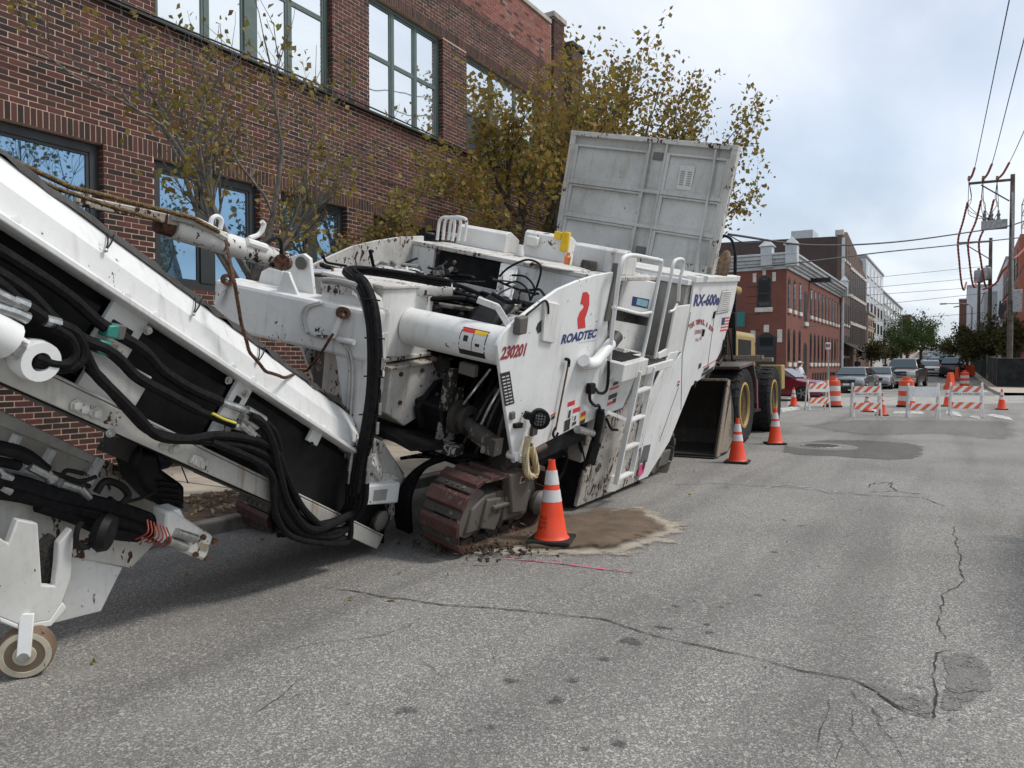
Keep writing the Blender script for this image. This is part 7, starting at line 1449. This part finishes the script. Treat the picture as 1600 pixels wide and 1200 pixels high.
# ================================================================== TREES
BARK = mat('bark', (.075, .062, .052), .95, var=.35, scale=14, bump=.7); BARKG = mat('bark_grey', (.13, .12, .105), .95, var=.3, scale=14, bump=.6)
def leafmat(name, cols, trans=.35):
    m, t, b = nodes_of(name); g = t.nodes.new('ShaderNodeNewGeometry'); r = t.nodes.new('ShaderNodeValToRGB'); t.links.new(g.outputs['Random Per Island'], r.inputs[0]); e = r.color_ramp.elements
    e[0].color = (*cols[0], 1); e[1].color = (*cols[-1], 1)
    for i, c in enumerate(cols[1:-1]): q = e.new((i+1)/(len(cols)-1)); q.color = (*c, 1)
    r.color_ramp.interpolation = 'LINEAR'; t.links.new(r.outputs[0], b.inputs['Base Color']); b.inputs['Roughness'].default_value = .65; b.inputs['Specular IOR Level'].default_value = .3
    tr = t.nodes.new('ShaderNodeBsdfTranslucent'); t.links.new(r.outputs[0], tr.inputs[0]); mx_ = t.nodes.new('ShaderNodeMixShader'); mx_.inputs[0].default_value = trans; t.links.new(b.outputs[0], mx_.inputs[1]); t.links.new(tr.outputs[0], mx_.inputs[2]); t.links.new(mx_.outputs[0], t.nodes['Material Output'].inputs[0]); return m
LF_A = leafmat('leaf_autumn', [(.16, .14, .035), (.26, .19, .045), (.30, .17, .05), (.15, .18, .04), (.36, .26, .06), (.17, .09, .035)], .4); LF_B = leafmat('leaf_dry', [(.24, .16, .06), (.18, .18, .045), (.32, .23, .07), (.20, .11, .045), (.26, .25, .05)], .4)
LF_G = leafmat('leaf_green', [(.035, .065, .016), (.05, .085, .02), (.07, .10, .025), (.03, .05, .015)]); LF_O = leafmat('leaf_olive', [(.045, .05, .018), (.065, .065, .02), (.085, .075, .022), (.04, .045, .016)])
def leaf_mesh(b, p, s, R):
    d = R.normal(size=3); d[2] -= .35; d /= np.linalg.norm(d); q = np.cross(d, R.normal(size=3)); q /= np.linalg.norm(q); n = np.cross(d, q); k = R.uniform(.28, .42)
    b.add([p, p+d*s*.45+q*s*k+n*s*.1, p+d*s, p+d*s*.45-q*s*k+n*s*.1], [(0, 1, 2), (0, 2, 3)])
def grow(R, base, h, dirs, levels, spread, r0, ratio=.72, kids=(3, 4), up=.15, wob=.12):
    """branch skeleton: list of (points, radii, level)"""
    out = []
    def rec(p, d, L, r, lv):
        n = 4; pts = [p]; rr = [r]; dd = d.copy()
        for i in range(n):
            dd = dd+R.normal(0, wob, 3)+np.array([0, 0, up*.25]); dd /= np.linalg.norm(dd); pts.append(pts[-1]+dd*L/n); rr.append(r*(1-.42*(i+1)/n))
        out.append((pts, rr, lv))
        if lv >= levels: return
        for k in range(R.randint(kids[0], kids[1]+1)):
            t = R.uniform(.35, 1.0) if k else 1.0; i = min(n, int(t*n)); a = R.normal(size=3); a -= dd*(a@dd); a /= np.linalg.norm(a)+1e-9; nd = dd+a*spread*R.uniform(.6, 1.2)+np.array([0, 0, up]); nd /= np.linalg.norm(nd)
            rec(pts[i], nd, L*ratio*R.uniform(.75, 1.15), max(.004, rr[i]*.62), lv+1)
    for (p, d, L) in dirs: d = np.asarray(d, float); rec(np.asarray(p, float), d/np.linalg.norm(d), L, r0, 0)
    return out
def tree(name, label, base, trunk_h, r0, dirs, levels, spread, leafm, nleaf, lsize, seed, group=None, bark=None, ratio=.72, minlv=2, up=.15, kids=(3, 4), clump=.22, keep=None, sides=6):
    R = np.random.RandomState(seed); base = np.asarray(base, float); e = empty(name, tuple(base), label=label, category='tree'); f = lambda p: p-base
    if group: e['group'] = group
    top = base+np.array([0, 0, trunk_h]); br = grow(R, base, trunk_h, [(top+np.asarray(o), d, L) for o, d, L in dirs], levels, spread, r0*.62, ratio, kids, up)
    tb = MB(f); tb.tube(cr([base-(0, 0, .1), base+(R.normal(0, .03), R.normal(0, .03), trunk_h*.35), base+(R.normal(0, .04), R.normal(0, .04), trunk_h*.7), top], 4), list(np.linspace(r0*1.25, r0*.8, 13)), 10)
    for pts, rr, lv in br: tb.tube(pts, rr, sides if lv < 2 else 4, lv >= levels)
    tb.build('trunk', bark or BARK, e, fix=False, smooth=60)
    tips = [(p, lv) for pts, rr, lv in br if lv >= minlv for p in pts[1:]]; cb = MB(f); n = 0
    while n < nleaf:
        p, lv = tips[R.randint(len(tips))]; q = p+R.normal(0, clump, 3)
        if keep is not None and not keep(q): n += .2; continue
        for _ in range(R.randint(2, 5)): leaf_mesh(cb, q+R.normal(0, lsize*.7, 3), lsize*R.uniform(.45, 1.4), R); n += 1
    cb.build('crown', leafm, e, fix=False, smooth=0, kind='stuff'); return e
PC = ground(385, 772, KH)
# nearest tree: mostly bare, behind the conveyor
tree('street_tree', 'sparse nearly bare street tree with thin branches behind the conveyor', (PC[0], PC[1]+.1, KH), 2.35, .062, [((0, 0, 0), (-.10, -.62, .62), 1.75), ((0, 0, 0), (.1, .25, 1.0), 1.5), ((0, 0, -.3), (-.2, -.30, .9), 1.7), ((0, 0, -.1), (.1, .75, .55), 1.5), ((0, 0, -.5), (.35, -.75, .35), 1.5), ((0, 0, -.2), (-.1, .55, .8), 1.4)], 3, .55, LF_B, 1700, .075, 5, 'street trees along the brick building', BARKG, .66, 2, .22, (3, 5), .10)
p2_ = at_X(560, 420, -6.75)
tree('street_tree', 'slender young street tree with yellowing leaves behind the machine hood', (-6.75, p2_[1]+.4, KH), 2.3, .05, [((0, 0, 0), (0, .45, .9), 1.3), ((0, 0, -.2), (-.1, -.45, .7), 1.0), ((0, 0, -.1), (.15, .2, .8), 1.0)], 2, .5, LF_B, 1300, .085, 12, 'street trees along the brick building', BARKG, .62, 1, .18, (3, 4), .13)
tree('street_tree', 'leafy autumn street tree with golden brown crown before the upper windows', (-6.9, 12.4, KH), 3.35, .12, [((0, 0, 0), (-.05, -.75, .75), 1.8), ((0, 0, 0), (.15, .5, .85), 1.8), ((0, 0, -.2), (-.5, .1, .9), 1.5), ((0, 0, -.3), (.6, -.2, .7), 1.7), ((0, 0, .1), (0, -.05, 1), 2.1), ((0, 0, -.4), (.1, -.9, .45), 1.6), ((0, 0, -.3), (.1, .8, .5), 1.5)], 3, .60, LF_A, 9000, .105, 21, 'street trees along the brick building', BARK, .66, 1, .10, (3, 4), .17)
tree('street_tree', 'tall autumn street tree spreading against the sky above the raised lid', (-6.9, 16.9, KH), 3.9, .16, [((0, 0, 0), (-.05, -.45, .9), 2.3), ((0, 0, 0), (.2, .30, .95), 2.3), ((0, 0, -.2), (-.4, .1, .9), 2.0), ((0, 0, -.3), (.65, -.1, .75), 2.2), ((0, 0, .1), (.05, .05, 1), 2.6), ((0, 0, -.5), (.1, -.75, .5), 2.1), ((0, 0, -.4), (.15, .5, .7), 1.9), ((0, 0, -.6), (.7, .0, .45), 1.7)], 3, .55, LF_A, 14500, .115, 22, 'street trees along the brick building', BARK, .66, 1, .14, (3, 4), .17)
# trees up the street
def far_tree(px, Y, ytop, ybot, wpx, lab, m, seed, n=2600, X=None, grp='trees farther up the street'):
    t = at_Y(px, ytop, Y); wd = wpx*(t[1]*.88)/FPX; g = gz(Y)+.1; H_ = t[2]-g; zb = at_Y(px, ybot, Y)[2]-g; th = max(1.2, zb); Lb = (H_-th)*.42; k = wd/max(.1, (H_-th))
    tree('street_tree', lab, (t[0], Y, g), th, .03*H_, [((0, 0, 0), (.5*k, .3*k, .7), Lb*1.2), ((0, 0, 0), (-.55*k, .2*k, .7), Lb*1.2), ((0, 0, 0), (.1, -.5*k, .8), Lb*1.2), ((0, 0, 0), (0, 0, 1), Lb*1.45), ((0, 0, 0), (-.8*k, -.2, .25), Lb), ((0, 0, 0), (.8*k, -.2, .25), Lb)], 2, .75, m, n, max(.22, H_*.035), seed, grp, None, .68, 0, .1, (3, 4), H_*.05)
far_tree(1418, 128, 492, 545, 44, 'big green tree on the left beyond the pale pole', LF_G, 31, 4200); far_tree(1440, 150, 488, 548, 44, 'tallest green tree in the middle of the far street', LF_G, 32, 4200); far_tree(1455, 190, 520, 552, 24, 'small green tree at the end of the left row', LF_G, 33, 2000); far_tree(1408, 105, 520, 552, 26, 'dark green tree tucked behind the pale pole', LF_G, 34, 2200)
far_tree(1362, 76, 532, 560, 30, 'small leafy tree in front of the dark awning', LF_O, 41, 1500); far_tree(1384, 92, 532, 560, 28, 'small leafy tree before the white apartment block', LF_O, 42, 1500)
far_tree(1548, 72, 500, 552, 74, 'wide olive tree above the dark fence', LF_O, 51, 4200); far_tree(1512, 90, 506, 552, 50, 'olive tree left of the transformer pole', LF_O, 52, 3200); far_tree(1594, 68, 498, 550, 60, 'olive tree at the right edge behind the tall pole', LF_O, 53, 3200); far_tree(1493, 125, 520, 552, 34, 'thin brown tree leaning over the far right kerb', LF_O, 54, 1500); far_tree(1482, 180, 528, 550, 26, 'small tree at the end of the right row', LF_G, 55, 1600); far_tree(1530, 110, 505, 550, 50, 'dark olive tree behind the third pole', LF_O, 56, 2400)
far_tree(1474, 260, 535, 548, 22, 'tree closing the top of the street', LF_G, 57, 1400); far_tree(1458, 280, 534, 548, 26, 'tree beside the one closing the top of the street', LF_G, 58, 1400)
# weeds at the wall foot, fallen leaves
R_ = np.random.RandomState(3); b = MB(); c = at_X(200, 728, XW+.05)
for _ in range(160): leaf_mesh(b, np.array([XW+.06+abs(R_.normal(0, .05)), c[1]+R_.normal(0, .09), KH+abs(R_.normal(.08, .08))]), .05, R_)
b.build('wall_weed', LF_G, fix=False, smooth=0, label='small green weed growing at the foot of the brick wall', category='weed')
b = MB()
for _ in range(170):
    x, y = R_.uniform(-9, -3.2), R_.uniform(2.5, 16); z = KH+.012 if x < XK-.02 else .012; leaf_mesh(b, np.array([x, y, z]), .05, R_)
for (px, py) in ((357, 800), (410, 845), (150, 1040), (1140, 763), (1075, 775), (700, 905), (620, 940)): p = ground(px, py); leaf_mesh(b, p+(0, 0, .012), .07, R_)
v = np.array(b.v); 
for i in range(0, len(v), 4): v[i:i+4, 2] = np.clip(v[i:i+4, 2], v[i, 2], v[i, 2]+.02)
b.v = [tuple(q) for q in v]; b.build('fallen_leaves', LF_B, fix=False, smooth=0, kind='stuff', label='dry fallen leaves scattered on pavement and road', category='leaves')
